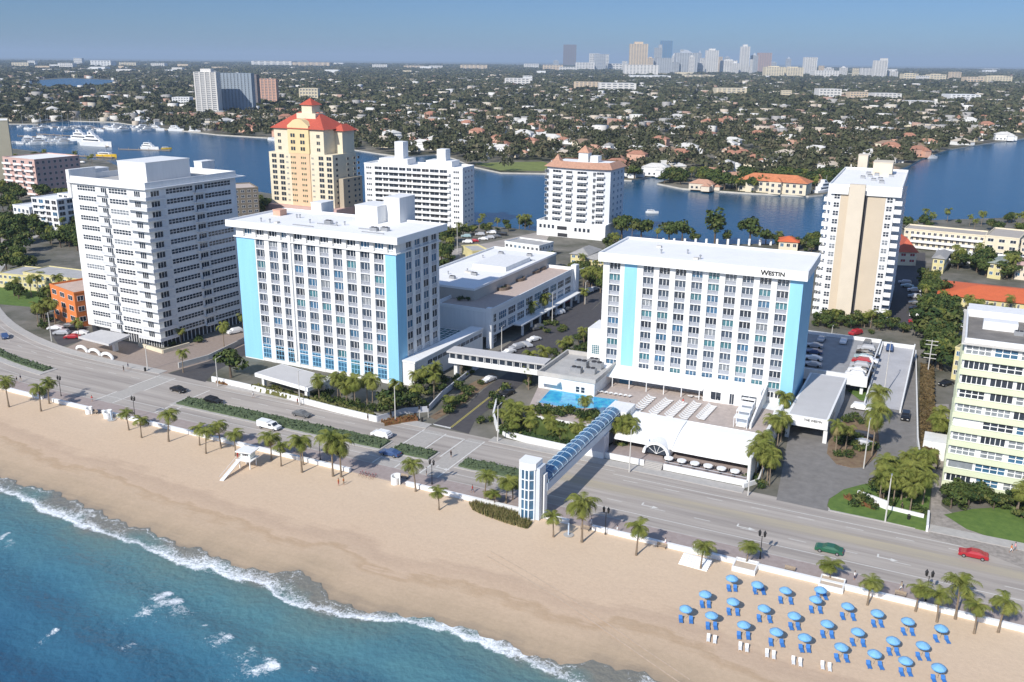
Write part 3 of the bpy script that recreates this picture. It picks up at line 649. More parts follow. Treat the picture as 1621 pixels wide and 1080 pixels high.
me, su_ = window_mesh(2.2, 2.6, 4, 5, white2, glasst, bar=.08); o = put('window', me, h2, (-3.4, 3, 10)); put('pane', su_[0][1], o)

# ---- pool podium / restaurant
pod = thing('restaurant_podium', 'white restaurant podium with a curved vault front, carrying the swimming pool deck', 'restaurant', (-92, 180, 0))
def L0(th, pts): return [to_local(th, p) for p in pts]
deck = GG([(838, 642), (852, 612), (866, 600), (960, 604), (1100, 622), (1225, 650)], 5) + [(-33.0, 196.2), (-64.0, 196.2), G(985, 662, 5), G(955, 676, 5), G(905, 668, 5), G(850, 658, 5)]
deck = [p if p[1] < 222 else (p[0], 222) for p in deck]
MB().prism(L0(pod, deck), 0, 4.98, 0, 1).build('deck', [white, pooltile], pod)
n = 14; vt = MB(); prof = []
for k in range(n + 1):
    t = k / n; prof.append((16.2 - 11.9 * t, 5.8 - 2.5 * t + .75 * math.sin(PI * t)))
for (ua, ub, lift, cut) in ((28.0, 41.5, .25, 0), (41.5, 51.5, -.05, 0), (51.5, 58.8, .0, 0)):
    v = [(ua, y, z + lift) for y, z in prof] + [(ub, y, z + lift) for y, z in prof] + [(ua, y + .0, z + lift - .3) for y, z in prof] + [(ub, y, z + lift - .3) for y, z in prof]; k = n + 1
    f = [(i, i + 1, k + i + 1, k + i) for i in range(n)] + [(2 * k + i, 3 * k + i, 3 * k + i + 1, 2 * k + i + 1) for i in range(n)] + [(n, 2 * k + n, 3 * k + n, k + n)] + [(i, 2 * k + i, 2 * k + i + 1, i + 1) for i in range(n)] + [(k + i, k + i + 1, 3 * k + i + 1, 3 * k + i) for i in range(n)] + [(0, k, 3 * k, 2 * k)]
    vt.add(v, f)
vt.box(28, 58.8, 16.0, 16.3, 4.9, 5.9); vt.build('curved_roof', white2, pod)
wl = MB().box(28.2, 58.6, 8.5, 16, 0, 3.9); wl.build('wall', dark, pod)  # near-black wall stands in for the shade under the vault eave
ar = MB()
for k in range(14):
    a0_, a1_ = PI * k / 14, PI * (k + 1) / 14
    q = [(38.2 + r_ * math.cos(a), y_, 1.75 + r_ * .95 * math.sin(a)) for y_ in (3.3, 9.5) for a, r_ in ((a0_, 3.1), (a1_, 3.1), (a1_, 2.5), (a0_, 2.5))]
    ar.add(q, [(0, 1, 2, 3), (7, 6, 5, 4), (0, 4, 5, 1), (2, 6, 7, 3)])
ar.build('arched_hood', white2, pod)
dz_ = MB().add([(38.2, 3.9, 1.75)] + [(38.2 + 2.5 * math.cos(PI * k / 14), 3.9, 1.75 + 2.37 * math.sin(PI * k / 14)) for k in range(15)], [(0, k + 2, k + 1) for k in range(14)]); dz_.build('arched_window', glass, pod)
mb = MB()
for k in range(1, 5): a = PI * k / 5; mb.tube((38.2, 3.85, 1.8), (38.2 + 2.5 * math.cos(a), 3.85, 1.8 + 2.35 * math.sin(a)), .06, n=4)
mb.build('window_bars', white2, pod)
tf = MB().box(27.0, 58.8, .62, 8.5, 0, 1.1, 1); tf.build('terrace_floor', [white, brick], pod)
MB().box(27.0, 36.6, .2, .6, 0, 1.35).build('terrace_wall', white, pod); MB().box(41.0, 59.0, .2, .6, 0, 1.35).build('terrace_wall', white, pod)
st = MB()
for k in range(5): st.box(36.8, 40.8, .0 + .35 * k - 1.0, 1.2, 0 + .24 * k + .02, .24 * (k + 1))
st.build('steps', walk, pod)
MB().box(41.2, 58.8, .37, .43, 1.36, 1.42).box(41.2, 58.8, .37, .43, 1.9, 2.0).build('railing', railm, pod)
wlr = MB().box(58.85, 59.5, 1, 40, 0, 6.1); wlr.build('side_wall', white, pod)
# low wall of the pool garden
def wallrun(name, label, pts, h, t, m, cat='wall', z0=0.0, group=None):
    mb = MB()
    for i in range(len(pts) - 1):
        a, b_ = Vector((*pts[i], 0)), Vector((*pts[i + 1], 0)); d = (b_ - a).normalized(); nn = Vector((-d.y, d.x, 0)) * t / 2; e = d * .01
        mb.prism([(a - nn - e)[:2], (b_ - nn + e)[:2], (b_ + nn + e)[:2], (a + nn - e)[:2]], z0, z0 + h + .002 * (i % 2), 0)
    return tag(mb.build(name, m), label, cat, group)
# swimming pool
pool_px = [(853, 637), (871, 617), (915, 621), (930, 627), (978, 633), (966, 652), (955, 658), (944, 646), (905, 646), (878, 642)]
pl = GG(pool_px, 5.0); pc = (sum(p[0] for p in pl) / len(pl), sum(p[1] for p in pl) / len(pl))
sp = thing('swimming_pool', 'turquoise swimming pool on the white hotel podium', 'swimming pool', (pc[0], pc[1], 4.98))
pm, N, L, b = node_mat('pool_water'); b.inputs['Base Color'].default_value = (0.035, 0.36, 0.62, 1); b.inputs['Roughness'].default_value = .12
g = N.new('ShaderNodeNewGeometry'); no = N.new('ShaderNodeTexNoise'); no.inputs['Scale'].default_value = 0.6; rr = N.new('ShaderNodeValToRGB'); rr.color_ramp.elements[0].color = (0.02, 0.26, 0.55, 1); rr.color_ramp.elements[1].color = (0.05, 0.46, 0.62, 1); rr.color_ramp.elements[0].position = .35; rr.color_ramp.elements[1].position = .65
L.new(g.outputs['Position'], no.inputs['Vector']); L.new(no.outputs['Fac'], rr.inputs[0]); L.new(rr.outputs[0], b.inputs['Base Color'])
cp = [((p[0] - pc[0]) * 1.0, (p[1] - pc[1]) * 1.0) for p in pl]
big = [(p[0] * 1.06, p[1] * 1.08) for p in cp]
MB().sheet(big, .02).build('coping', walk, sp); MB().sheet(cp, .03).build('water', pm, sp)

# ---- pool house with roof plant
ph = thing('pool_house', 'white pool house with grey rooftop machinery, between the covered footbridge and the pool', 'pool house', (-91.5, 203.2, 0), R_(1.0))
MB().box(0, 15.2, 0, 20, 0, 8.4).build('wall', white, ph)
rim(MB(), -.3, 15.5, -.3, 20.3, 8.4, 1.1, .5).build('parapet', concrete, ph)
MB().sheet([(0.2, .2), (15, .2), (15, 19.8), (.2, 19.8)], 8.45).build('roof_surface', roofg, ph)
for x, y, s in ((8, 6, 1.3), (11.5, 7, 1.3), (7.5, 11, 1.5), (11.5, 11.5, 1.5), (9.5, 15, 1.2)): aircon(ph, x, y, 8.46, s)
for x in (10.2, 11.6):
    me, su_ = window_mesh(1.1, 1.6, 1, 2, white2, glass); o = put('window', me, ph, (x, 0, 5.4)); put('pane', su_[0][1], o)
mb = MB().box(1.2, 6.2, -2.6, -.003, 7.3, 7.6); mb.build('awning', white2, ph)

# ---- porte cochere + parking deck
pk = thing('entrance_portico', 'low white entrance portico with a wide flat roof right of the hotel', 'portico', (-34, 211.0, 0))
MB().box(3.2, 12.6, 0, 34, 4.6, 6.0).build('roof', [white2], pk); MB().sheet([(3.7, .5), (12.1, .5), (12.1, 33.5), (3.7, 33.5)], 6.02).build('roof_surface', mat('pale_grey_roof', (0.52, .51, .50), .85, .05, .3), pk)
MB().box(-4, 3.197, 0.4, 8.5, 3.4, 4.9).build('side_roof', white2, pk)
for x, y in ((3.6, 1), (12.2, 1), (12.2, 12), (12.2, 23), (3.6, 33)): MB().box(x - .45, x + .45, y - .45, y + .45, 0, 4.6).build('column', white, pk)
MB().box(3.203, 12.597, 0.003, .6, 3.5, 4.597).build('front_fascia', white2, pk); MB().box(12.2, 12.55, 13, 33, 0, 4.597).build('side_wall', white, pk); MB().box(3.4, 3.8, 8, 33, 0, 4.6).build('wall', dark, pk); MB().box(3.9, 12.0, 16, 16.3, 0, 4.6).build('shade_back_wall', dark, pk)  # the near-black walls put the shade under the portico roof into colour
x0, z0 = LF(pk, 1285, 662, -.05); text_part('THE WESTIN', .72, .03, pk, (7.2, -.06, 5.05), blackm)
dk = thing('parking_deck', 'raised concrete parking deck with white parapets and a long ramp, behind the hotel portico', 'parking deck', (-40, 250, 0))
MB().box(0, 23.0, 0, 38, 3.9, 4.5).build('deck', mat('deck_concrete', (.30, .30, .30), .9, .15, .4), dk)
mb = rim(MB(), -.3, 23.3, -.3, 38.3, 4.5, 1.1, .3); mb.box(6, 23.3, -.6, -.303, 2.6, 5.6); mb.build('parapet', white, dk)
mb = MB()
for x in (2, 9, 16, 22): 
    for y in (1, 12, 24, 36): mb.box(x - .4, x + .4, y - .4, y + .4, 0, 3.9)
mb.build('deck_columns', white, dk)
mb = MB().add([(24, -7, .04), (32.3, -7, .04), (32.3, 36, 4.5), (24, 36, 4.5), (24, 36, 0), (32.3, 36, 0)], [(0, 1, 2, 3), (3, 2, 5, 4), (0, 3, 4), (1, 5, 2)])
mb.build('ramp', mat('pale_ramp_concrete', (0.40, .40, .41), .85, .1, .3), dk)
mb = MB().add([(x, y, z) for x in (23.6, 23.95) for y, z in ((-9, 0), (36, 0), (36, 5.7), (-9, 1.0))], [(0, 1, 2, 3), (7, 6, 5, 4), (3, 2, 6, 7), (0, 3, 7, 4)]); mb.add([(x, y, z) for x in (32.35, 32.7) for y, z in ((-9, 0), (38, 0), (38, 5.6), (-9, 1.0))], [(0, 1, 2, 3), (7, 6, 5, 4), (3, 2, 6, 7), (0, 3, 7, 4)])
mb.box(24, 32.7, 36.003, 36.4, 0, 5.6); mb.build('ramp_wall', white, dk)

# ---- annex wing and terrace building beside hotel 1
an = thing('hotel_annex', 'low white annex wing with ribbon windows along the right side of the left hotel', 'annex', (-131.1, 200.9, 0), R_(-1.0))
MB().box(0.03, 4.0, 0, 38, 0, 6.6).build('wall', white, an); MB().box(-.0, 4.3, -.2, 38, 6.603, 7.1).build('roof_slab', white2, an)
its = []
for k in range(12):
    me, su_ = window_mesh(2.4, 1.3, 3, 1, white2, glass); its.append((me, su_, 4.0, 6.5 + 2.6 * k, 4.4, PI / 2))
me, su_ = window_mesh(3.0, 2.2, 2, 1, white2, glass); its.append((me, su_, 4.0, 26, .9, PI / 2)); many(an, 'window', its)
tb = thing('terrace_building', 'three storey white building with round planters on its long roof terrace, between the two hotels', 'building', (-145, 241.5, 0))
T = 11.2
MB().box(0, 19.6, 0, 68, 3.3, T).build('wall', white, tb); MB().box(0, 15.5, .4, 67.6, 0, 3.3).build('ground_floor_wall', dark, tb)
rim(MB(), -.1, 19.7, -.1, 68.1, T, 1.1, .35).build('parapet', white2, tb)
MB().sheet([(.3, .3), (19.3, .3), (19.3, 67.7), (.3, 67.7)], T + .03).build('terrace_floor', mat('terrace_paver', (.50, .40, .34), .9, .1, .8), tb)
MB().box(-18, 8.5, 10.5, 76, 0, 14.6).build('upper_block', mat('tan_wall', (.47, .44, .39), .85, .05, .3), tb)
MB().sheet([(-17.6, 11), (8, 11), (8, 75.6), (-17.6, 75.6)], 14.65).build('upper_roof', roofw, tb); rim(MB(), -18.1, 8.6, 10.4, 76.1, 14.6, .7, .3).build('upper_parapet', white2, tb)
MB().box(-8, 5, 40, 60, 14.66, 16.2).build('rooftop_monitor', white, tb)
for x, y in ((-6, 22), (-2, 30), (-10, 66), (1, 68)): aircon(tb, x, y, 14.66, .9)
its = []
for k in range(9):
    y = 6 + 6.6 * k
    for z_ in (4.0, 7.5):
        me, su_ = window_mesh(5.2, 2.5, 4, 2, white2, rnd.choice([glass, glassb]), bar=.1); its.append((me, su_, 19.6, y, z_, PI / 2))
for z_ in (1.0, 4.2, 7.6):
    me, su_ = window_mesh(3.0, 2.6, 3, 2, white2, glass, bar=.1); its.append((me, su_, 19.6, 1.2, z_, PI / 2))
many(tb, 'window', its)
mb = MB().box(19.62, 23, 16, 66, 3.4, 3.8); mb.build('awning_roof', white2, tb)
for k in range(8): MB().box(22.2, 22.8, 17 + 6.8 * k, 17.6 + 6.8 * k, 0, 3.4).build('column', white, tb)
MB().box(18.6, 20.4, -.5, 1.0, 0, T + 1.6).build('corner_pier', white2, tb); MB().box(18.6, 20.6, 66.5, 69.5, 0, T + 2.2).build('corner_pier', white2, tb)
gl = thing('glass_roof', 'teal glazed courtyard roof between the left hotel and the terrace building', 'skylight', (-146, 223, 0))
MB().box(0, 14, 0, 17.8, 0, 4.4).build('wall', white, gl)
me, su_ = window_mesh(14, 17.8, 7, 8, white2, mat('teal_roof_glazing', (.05, .13, .14), .2, .3, .4), bar=.2, edge=.3); o = put('glazing', me, gl, (0, 0, 4.5)); o.rotation_euler = (-PI / 2 + PI, 0, 0)
o.rotation_euler = (-PI / 2, 0, 0); o.location = (0, 17.8, 4.55); o.rotation_euler = (PI / 2, 0, 0); o.location = (0, 0, 4.45)
pp = put('pane', su_[0][1], o)
o.rotation_euler = (-PI / 2, 0, 0); o.location = (0, 0, 4.48)

# ---- covered footbridge between podiums
cb = thing('covered_footbridge', 'white covered footbridge with a row of dark windows, crossing the side street', 'footbridge', (-121.5, 209.3, 0), R_(4.0))
MB().box(0, 28, 0, 4.2, 5.2, 6.6).build('deck', white, cb); MB().box(-.3, 28.3, -.5, 4.7, 8.3, 8.75).build('roof', mat('pale_grey_roof', (.5, .5, .5)), cb)
its = []
for k in range(13):
    me, su_ = window_mesh(1.85, 1.7, 1, 1, white2, glass, edge=.15); its.append((me, su_, .4 + 2.11 * k, 0.02, 6.6, 0)); its.append((me, su_, 2.25 + 2.11 * k, 4.2, 6.6, PI))
many(cb, 'window', its)
for x in (1, 26.8): MB().box(x, x + 1, 1.4, 2.8, 0, 5.2).build('pier', white, cb)

# ---- glass footbridge over the beach road
base = G(845, 826); top_h = 11.8
fb = thing('glass_footbridge', 'blue glass vaulted footbridge from the beach lift tower over the beach road', 'footbridge', (G(861, 822)[0] - 1.6, G(861, 822)[1] - .4, 0))
ux, uy = fb.location.x, fb.location.y
Lb = 190.0 - uy; hb = 6.1; wb = 3.4
MB().box(-wb / 2, wb / 2, 1.5, Lb, hb - .6, hb + 1.0).build('deck', mat('blue_white_metal', (.55, .62, .70), .5, .05, .5), fb)
mb = MB(); vg = MB(); nb = 17
for k in range(nb + 1):
    y = 2.0 + (Lb - 2.2) * k / nb; pts = [(wb / 2 * math.cos(a), y, hb + 1.5 + 1.05 * math.sin(a)) for a in [PI * j / 8 for j in range(9)]]
    pts = [(wb / 2, y, hb + 1)] + pts + [(-wb / 2, y, hb + 1)]; mb.path(pts, [.07] * 11, 5)
mb.tube((wb / 2, 2, hb + 1.5), (wb / 2, Lb, hb + 1.5), .07, n=5); mb.tube((-wb / 2, 2, hb + 1.5), (-wb / 2, Lb, hb + 1.5), .07, n=5); mb.tube((0, 2, hb + 2.55), (0, Lb, hb + 2.55), .07, n=5)
mb.build('rib', mat('light_blue_frame', (.42, .56, .66), .45, .03, 1), fb)
prof = [(wb / 2 - .06, hb + 1)] + [((wb / 2 - .06) * math.cos(PI * j / 8), hb + 1.5 + .99 * math.sin(PI * j / 8)) for j in range(9)] + [(-wb / 2 + .06, hb + 1)]
vg.add([(x, 2.0, z) for x, z in prof] + [(x, Lb, z) for x, z in prof], [(i, i + 11, i + 12, i + 1) for i in range(10)])
vg.build('glass_vault', mat('blue_vault_glass', (.035, .12, .24), .1, .2, .4, spec=.8), fb)
tw_ = MB().prism([(-3.4, -.6), (-2.6, -1.6), (-.8, -1.6), (0.3, -.9), (.3, 2.2), (-3.4, 2.2)], 10.6, 11.9); tw_.build('tower_cap', white2, fb)
MB().prism([(-3.2, -.5), (-2.5, -1.35), (-.9, -1.35), (0.0, -.8), (0.0, 2.0), (-3.2, 2.0)], 0, 10.6).build('tower_glass', glassb, fb)
fr = MB()
cn_ = [(-3.25, -.5), (-2.5, -1.42), (-.88, -1.42), (0.03, -.8)]
for x, y in cn_ + [(-1.7, -1.42)]: fr.box(x - .12, x + .12, y - .12, y + .12, 0, 10.6)
for k in range(6):
    z = .1 + 2.08 * k
    for (a, b_) in zip(cn_, cn_[1:]): fr.tube((a[0], a[1], z), (b_[0], b_[1], z), .13, n=4)
fr.build('tower_frame', mat('white_blue_metal', (.72, .77, .80), .5, .03, 1), fb)
MB().box(0.05, 1.0, -.6, 2.2, 0, 10.9).build('tower_wall', mat('pale_grey_panel', (.56, .60, .64), .5, .05, .5), fb); MB().box(1.25, 1.5, .6, 2.0, 0, 9.2).build('tower_fin', white2, fb)
MB().box(-1.9, 1.9, Lb - 19.4 + 12, Lb + 0, 0, hb - .02).build('landing_wall', white, fb) if False else None
MB().box(-1.9, 1.9, 179.5 - uy, 182.5 - uy, 0, hb - .602).build('landing_pier', mat('grey_lilac_wall', (.50, .50, .54), .7, .05, .4), fb)
MB().box(-1.9, 3.2, 190.003 - uy, 196.5 - uy, 0, hb + 1.6).build('landing_block', white, fb)
MB().box(-2.2, 2.2, -1.9 + 2.4, 3.2 + 1, 0, .14).build('tower_base', walk, fb)

# rooftop clutter on the hotels: vents, pipe runs, hatches
def vent(th, x, y, z, kind=0):
    if kind == 0: MB().tube((x, y, z), (x, y, z + .9), .18, n=8).lathe([(.32, z + .85), (.32, z + 1.0), (.05, z + 1.2)], 8, 0, x, y).build('roof_vent', metal, th)
    elif kind == 1: MB().box(x, x + 1.2, y, y + 1.2, z, z + .5).build('roof_hatch', conc_l, th)
    else: MB().box(x, x + 7, y, y + .35, z, z + .3).build('duct', metal, th)
rv = random.Random(8)
for th, x1_, y1_, zz in ((h1, 50, 19, 40.67), (h2, 47, 20, 38.17)):
    for k in range(12 if th is h1 else 5): vent(th, rv.uniform(3, x1_ - 8), rv.uniform(2, y1_ - 6), zz, rv.choice([0, 0, 1, 2] if th is h1 else [0, 0, 1]))
for k in range(8): vent(tb, rv.uniform(-15, 0), rv.uniform(15, 70), 14.66, rv.choice([0, 1, 2]))
# ================================================================ OTHER BUILDINGS
# ---- white tower at the left
WL, DL, AL = 33.0, 35.6, R_(-2.5)
lt = thing('apartment_tower', 'tall white apartment tower with corner balconies and banded windows, tallest on the left', 'apartment tower', (-213.5 - WL * math.cos(AL), 194.5 - WL * math.sin(AL), 0), AL)
HL = 48.2; pit = 3.03
MB().box(0, WL - .003, .0, DL, 3.0, HL).build('wall', white, lt)
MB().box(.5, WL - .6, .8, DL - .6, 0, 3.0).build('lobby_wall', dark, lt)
mb = MB()
for k in range(14): mb.box(18 + 1.1 * k - .1, 18 + 1.1 * k + .1, .55, .8, 0, 3.0)
for k in range(22): mb.box(WL - .6, WL - .4, 1 + 1.6 * k, 1.2 + 1.6 * k, 0, 3.0)
mb.build('lobby_mullions', white2, lt)
mb = rim(MB(), -.2, WL + .2, -.2, DL + .2, HL + .25, 1.75, .4); mb.build('parapet', white, lt)
MB().box(-.4, WL + 1.0, -1.0, DL + 3.5, HL, HL + .25).build('roof_slab', white2, lt)
MB().sheet([(.3, .3), (WL - .3, .3), (WL - .3, DL - .3), (.3, DL - .3)], HL + .27).build('roof_surface', roofg, lt)
MB().box(-.9, .5, -.5, 9, 43.5, 52.0).build('roof_fin', white, lt)
roofbox(lt, 'penthouse', (191, 286), (231, 291), HL + .3, 17, 255, white)
roofbox(lt, 'penthouse', (131, 279), (144, 281), HL + .3, 6.5, 267, white)
roofbox(lt, 'penthouse', (308, 272), (321, 273), HL + .3, 5.5, 256, white)
mb = MB()
for k in range(4): mb.box(21 + 1.6 * k, 22.2 + 1.6 * k, 15, 17, HL + 9.3, HL + 10.5)
its = []; rls = []
for k in range(15):
    z = 46.75 - pit * k
    for a, w_, nx in ((3.0, 8.2, 7), (17.1, 7.9, 6)):
        me, su_ = window_mesh(w_, 1.6, nx, 2, white2, rnd.choice([glass, glass, glass, glassg]), bar=.15, edge=.1); its.append((me, su_, a, 0, z - .75, 0))
    for a, w_, nx in ((7.2, 10.4, 8), (22.2, 11.0, 8)):
        me, su_ = window_mesh(w_, 1.65, nx, 2, white2, glass, bar=.13, edge=.1); its.append((me, su_, WL, a, z - .75, PI / 2))
    me, su_ = window_mesh(2.6, 2.0, 3, 1, white2, glass, bar=.12); its.append((me, su_, 13.6, .0, z - 1.2, 0)); its.append((me, su_, 28.0, 0, z - 1.2, 0))
    me, su_ = window_mesh(3.2, 2.0, 3, 1, white2, glass, bar=.12); its.append((me, su_, WL, 18.4, z - 1.2, PI / 2)); its.append((me, su_, WL, 1.6, z - 1.2, PI / 2))
    bp_ = mat('balcony_rail_panel', (.60, .61, .62), .5, .08, 1)
    MB().box(11.5, 16.6, -1.0, -.003, z - 1.5, z - 1.35).box(11.5, 16.6, -1.0, -.93, z - 1.35, z - .45, 1).build('balcony', [white2, bp_], lt)
    MB().box(25.5, WL + 2.1, -1.9, -.003, z - 1.5, z - 1.35).box(WL + .003, WL + 2.1, -.003, 5.2, z - 1.5, z - 1.35).box(25.5, WL + 2.1, -1.9, -1.83, z - 1.35, z - .45, 1).box(WL + 2.03, WL + 2.1, -1.83, 5.2, z - 1.35, z - .45, 1).build('corner_balcony', [white2, bp_], lt)
    MB().box(WL + .01, WL + 1.2, 17.8, 22.0, z - 1.5, z - 1.35).box(WL + 1.13, WL + 1.2, 17.8, 22, z - 1.35, z - .45, 1).build('balcony', [white2, bp_], lt)
many(lt, 'window', its)
cq = GG([(124, 534), (172, 546), (207, 531), (160, 523)], 4.6)
ql = L0(lt, cq); mb = MB().prism(ql, 4.2, 4.8); mb.build('entrance_canopy', mat('pale_grey_roof', (.5, .5, .5)), lt)
cc = L0(lt, GG([(183, 553)], .5))[0]; MB().box(cc[0] - .6, cc[0] + .6, cc[1] - .6, cc[1] + .6, 0, 4.2).build('canopy_column', white, lt)

def block(label, pl, pr, ytop, depth, wall, roof, floors, cols, name='apartment_building', cat='building', pal=None, ww=.55, wh=.5, group=None, hip=0, parapet=.6, side=True, h=None, sidecols=None, balc=None, z0=.8, front=True):
    a, b_ = G(*pl), G(*pr); rz = math.atan2(b_[1] - a[1], b_[0] - a[0]); W = math.hypot(b_[0] - a[0], b_[1] - a[1])
    H = h if h else height_at(b_, ytop)
    t = thing(name, label, cat, (a[0], a[1], 0), rz, group)
    MB().box(0, W, 0, depth, 0, H).build('wall', wall, t)
    if hip: MB().hip(0, W, 0, depth, H, hip, o=.7).build('roof', roof, t)
    else:
        MB().sheet([(.25, .25), (W - .25, .25), (W - .25, depth - .25), (.25, depth - .25)], H + .02).build('roof', roof, t)
        if parapet: rim(MB(), -.1, W + .1, -.1, depth + .1, H, parapet, .3).build('parapet', wall, t)
    pal = pal or [glass, glass, glassb]
    r = random.Random(int(pl[0]) * 3 + 1); its = []; fh = (H - z0) / floors
    cw_ = W / cols
    sc_ = sidecols or max(1, int(depth / cw_)); sw = depth / sc_
    for k in range(floors):
        z = z0 + fh * k + fh * .28
        if front:
            for c in range(cols):
                me, su_ = window_mesh(round(cw_ * ww, 1), round(fh * wh, 1), 2, 1, white2, r.choice(pal)); its.append((me, su_ if W < 70 else su_, cw_ * (c + .5 - ww / 2), 0, z, 0))
        if side:
            for c in range(sc_):
                me, su_ = window_mesh(round(sw * ww, 1), round(fh * wh, 1), 2, 1, white2, r.choice(pal)); its.append((me, su_, W, sw * (c + .5 - ww / 2), z, PI / 2))
        if balc:
            for (u0_, u1_) in balc:
                mb = MB().box(u0_ * W, u1_ * W, -1.4, -.003, z0 + fh * k - .15, z0 + fh * k).box(u0_ * W, u1_ * W, -1.4, -1.3, z0 + fh * k, z0 + fh * k + .95); mb.build('balcony', white2, t)
    many(t, 'window', its, 100)
    return t

# ---- beige tower
bt_a = R_(2.0); WB = 20.4
bt = thing('apartment_tower', 'tall beige tower with a blank tan front, right of the lettered hotel', 'apartment tower', (-19.7 - 21.3 * math.cos(bt_a), 329.3 - 21.3 * math.sin(bt_a), 0), bt_a)
MB().box(.2, WB, 0, 56, 0, 43.0).build('wall', white, bt)
MB().box(3.3, 5.9, -.12, 0, .5, 42.9).build('tan_panel', beige, bt); MB().box(11.9, 17.5, -.12, 0, .5, 42.9).build('tan_panel', beige, bt)
MB().box(5.95, 10.9, -2.2, .5, 0, 46.6).build('lift_shaft', beigel, bt); MB().box(10.95, 11.85, -.06, 0, 0, 43).build('dark_slot', dark, bt)
mb = MB().box(-.8, 5.7, -.9, 4, 43.05, 45.9).box(11.5, 22.2, -.9, 4, 43.05, 45.9); mb.build('fascia', white2, bt)
MB().box(-.8, 22.2, 4.0, 57.5, 43.05, 45.6).build('roof_slab', white2, bt)
rim(MB(), -.8, 22.2, -.6, 57.5, 45.605, .7, .3).build('parapet', white2, bt)
MB().sheet([(-.4, 4), (21.8, 4), (21.8, 57), (-.4, 57)], 45.65).build('roof_surface', roofw, bt)
roofbox(bt, 'penthouse', (1381, 276), (1411, 279), 45.7, 10, 257, beigel)
roofbox(bt, 'penthouse', (1357, 266), (1372, 267), 45.7, 6, 246, beigel)
for k, (x, y) in enumerate(((8, 26), (10, 32), (12, 20), (14, 24), (9, 40), (15, 14), (12, 38), (17, 36))): aircon(bt, x, y, 45.66, .8)
its = []; bals = []
for k in range(15):
    z = 41.9 - 2.82 * k
    me, su_ = window_mesh(1.85, 1.7, 2, 2, white2, rnd.choice([glass, glass, glass, glassg]), bar=.14); its.append((me, su_, 1.25, 0, z - .6, 0)); its.append((me, su_, 17.9, 0, z - .9, 0))
    for s_, x0_, x1_ in ((1, WB + .003, WB + 2.3), (0, -2.0, .197)):
        for q in range(5):
            y0_ = .6 + 11 * q
            mb = MB().box(x0_, x1_, y0_, y0_ + 8.5, z - 1.75, z - 1.6)
            mb.box(x1_ - .12 if s_ else x0_, x1_ if s_ else x0_ + .12, y0_, y0_ + 8.5, z - 1.6, z - .6); mb.box(x0_, x1_, y0_ - .1, y0_, z - 1.75, z - .2)
            bals.append((mb.mesh('balcony', white2), [], 0, 0, 0, 0))
    for q in range(5):
        me, su_ = window_mesh(5.0, 1.9, 4, 1, white2, glass); its.append((me, su_, WB, 2 + 11 * q, z - 1.5, PI / 2))
        if k % 2 == 0: its.append((me, su_, .2, 8 + 11 * q, z - 1.5, -PI / 2))
many(bt, 'window', its); many(bt, 'balcony', bals)

# ---- green banded block at the right edge
gb = thing('apartment_building', 'apartment block with pale lime bands and white framed windows at the right edge', 'apartment building', (4.0, 199.4, 0))
WG, DG = 40.0, 28.0
MB().box(0, WG, .4, DG, 0, 31.4).build('wall', white, gb)
for k in range(10):
    zt = 31.25 - 3.1 * k
    MB().box(-.35, WG, -.35, .4, zt - 3.1, zt - 1.95).build('lime_band', lime, gb); 
for k in range(10):
    zt = 31.25 - 3.1 * k; MB().box(-.35, -.003, .403, DG, zt - 3.1, zt - 1.95).build('lime_band', lime, gb)
MB().box(-.7, WG, -.7, DG, 31.4, 31.75).build('roof_slab', conc_l, gb); rim(MB(), -.2, WG, -.1, DG, 31.753, .9, .35).build('parapet', white, gb)
MB().sheet([(.15, .25), (WG, .25), (WG, DG - .3), (.15, DG - .3)], 31.8).build('roof_surface', roofd, gb)
MB().box(3, 9.5, 12, 15, 31.8, 33.6).build('rooftop_unit', white, gb); MB().box(18, 30, 13, 22, 31.8, 35.2).build('penthouse', white, gb); aircon(gb, 9.7, 10.3, 31.8, .8)
MB().box(0, WG, 22, DG, 31.8, 33.4).build('rooftop_unit', white, gb)
its = []; r = random.Random(4)
plan = ['G', 'O', 'O', 'G', 'G', 'S', 'G', 'G', 'W', 'O']
for k in range(10):
    zt = 31.25 - 3.1 * k; x = .25; first = plan[k]; g_ = 0
    while x < WG - 6:
        kind = first if g_ == 0 else r.choice('GGOSOG'); w_ = 4.7 if g_ == 0 else r.choice([4.6, 5.6, 4.2])
        if kind == 'G': me, su_ = window_mesh(w_, 1.85, int(w_ / 1.15), 2, white2, r.choice([glassg, glassg, glass, glassb]), bar=.16, edge=.1)
        elif kind == 'O': me, su_ = window_mesh(w_, 1.85, int(w_ / .9), 1, white2, glass, bar=.14, edge=.1)
        elif kind == 'S': me, su_ = window_mesh(w_, 1.85, 2, 1, white2, mat('white_shutter', (.74, .74, .74), .6, .03, .5), bar=.06)
        else: me, su_ = window_mesh(w_, 1.85, 1, 1, white2, glassg)
        its.append((me, su_, x, .4, zt - 1.95, 0)); x += w_ + r.choice([.35, .5, .9]); g_ += 1
    for y in (2, 9, 16, 22): me, su_ = window_mesh(2.4, 1.5, 2, 1, white2, glass); its.append((me, su_, 0, y + 2.4, zt - 1.9, -PI / 2))
many(gb, 'window', its)
MB().box(-5, -.36, 14, 20, 0, 4.2).build('side_porch', white, gb)
MB().box(.5, 36, .4, 1.0, 0, .5).build('plinth', concrete, gb)
ya = block('low pale yellow wing with a grey roof behind the lime banded block', (1505, 600), (1540, 608), 530, 22, yellow, roofg, 3, 3, h=9, name='apartment_building', cat='building')

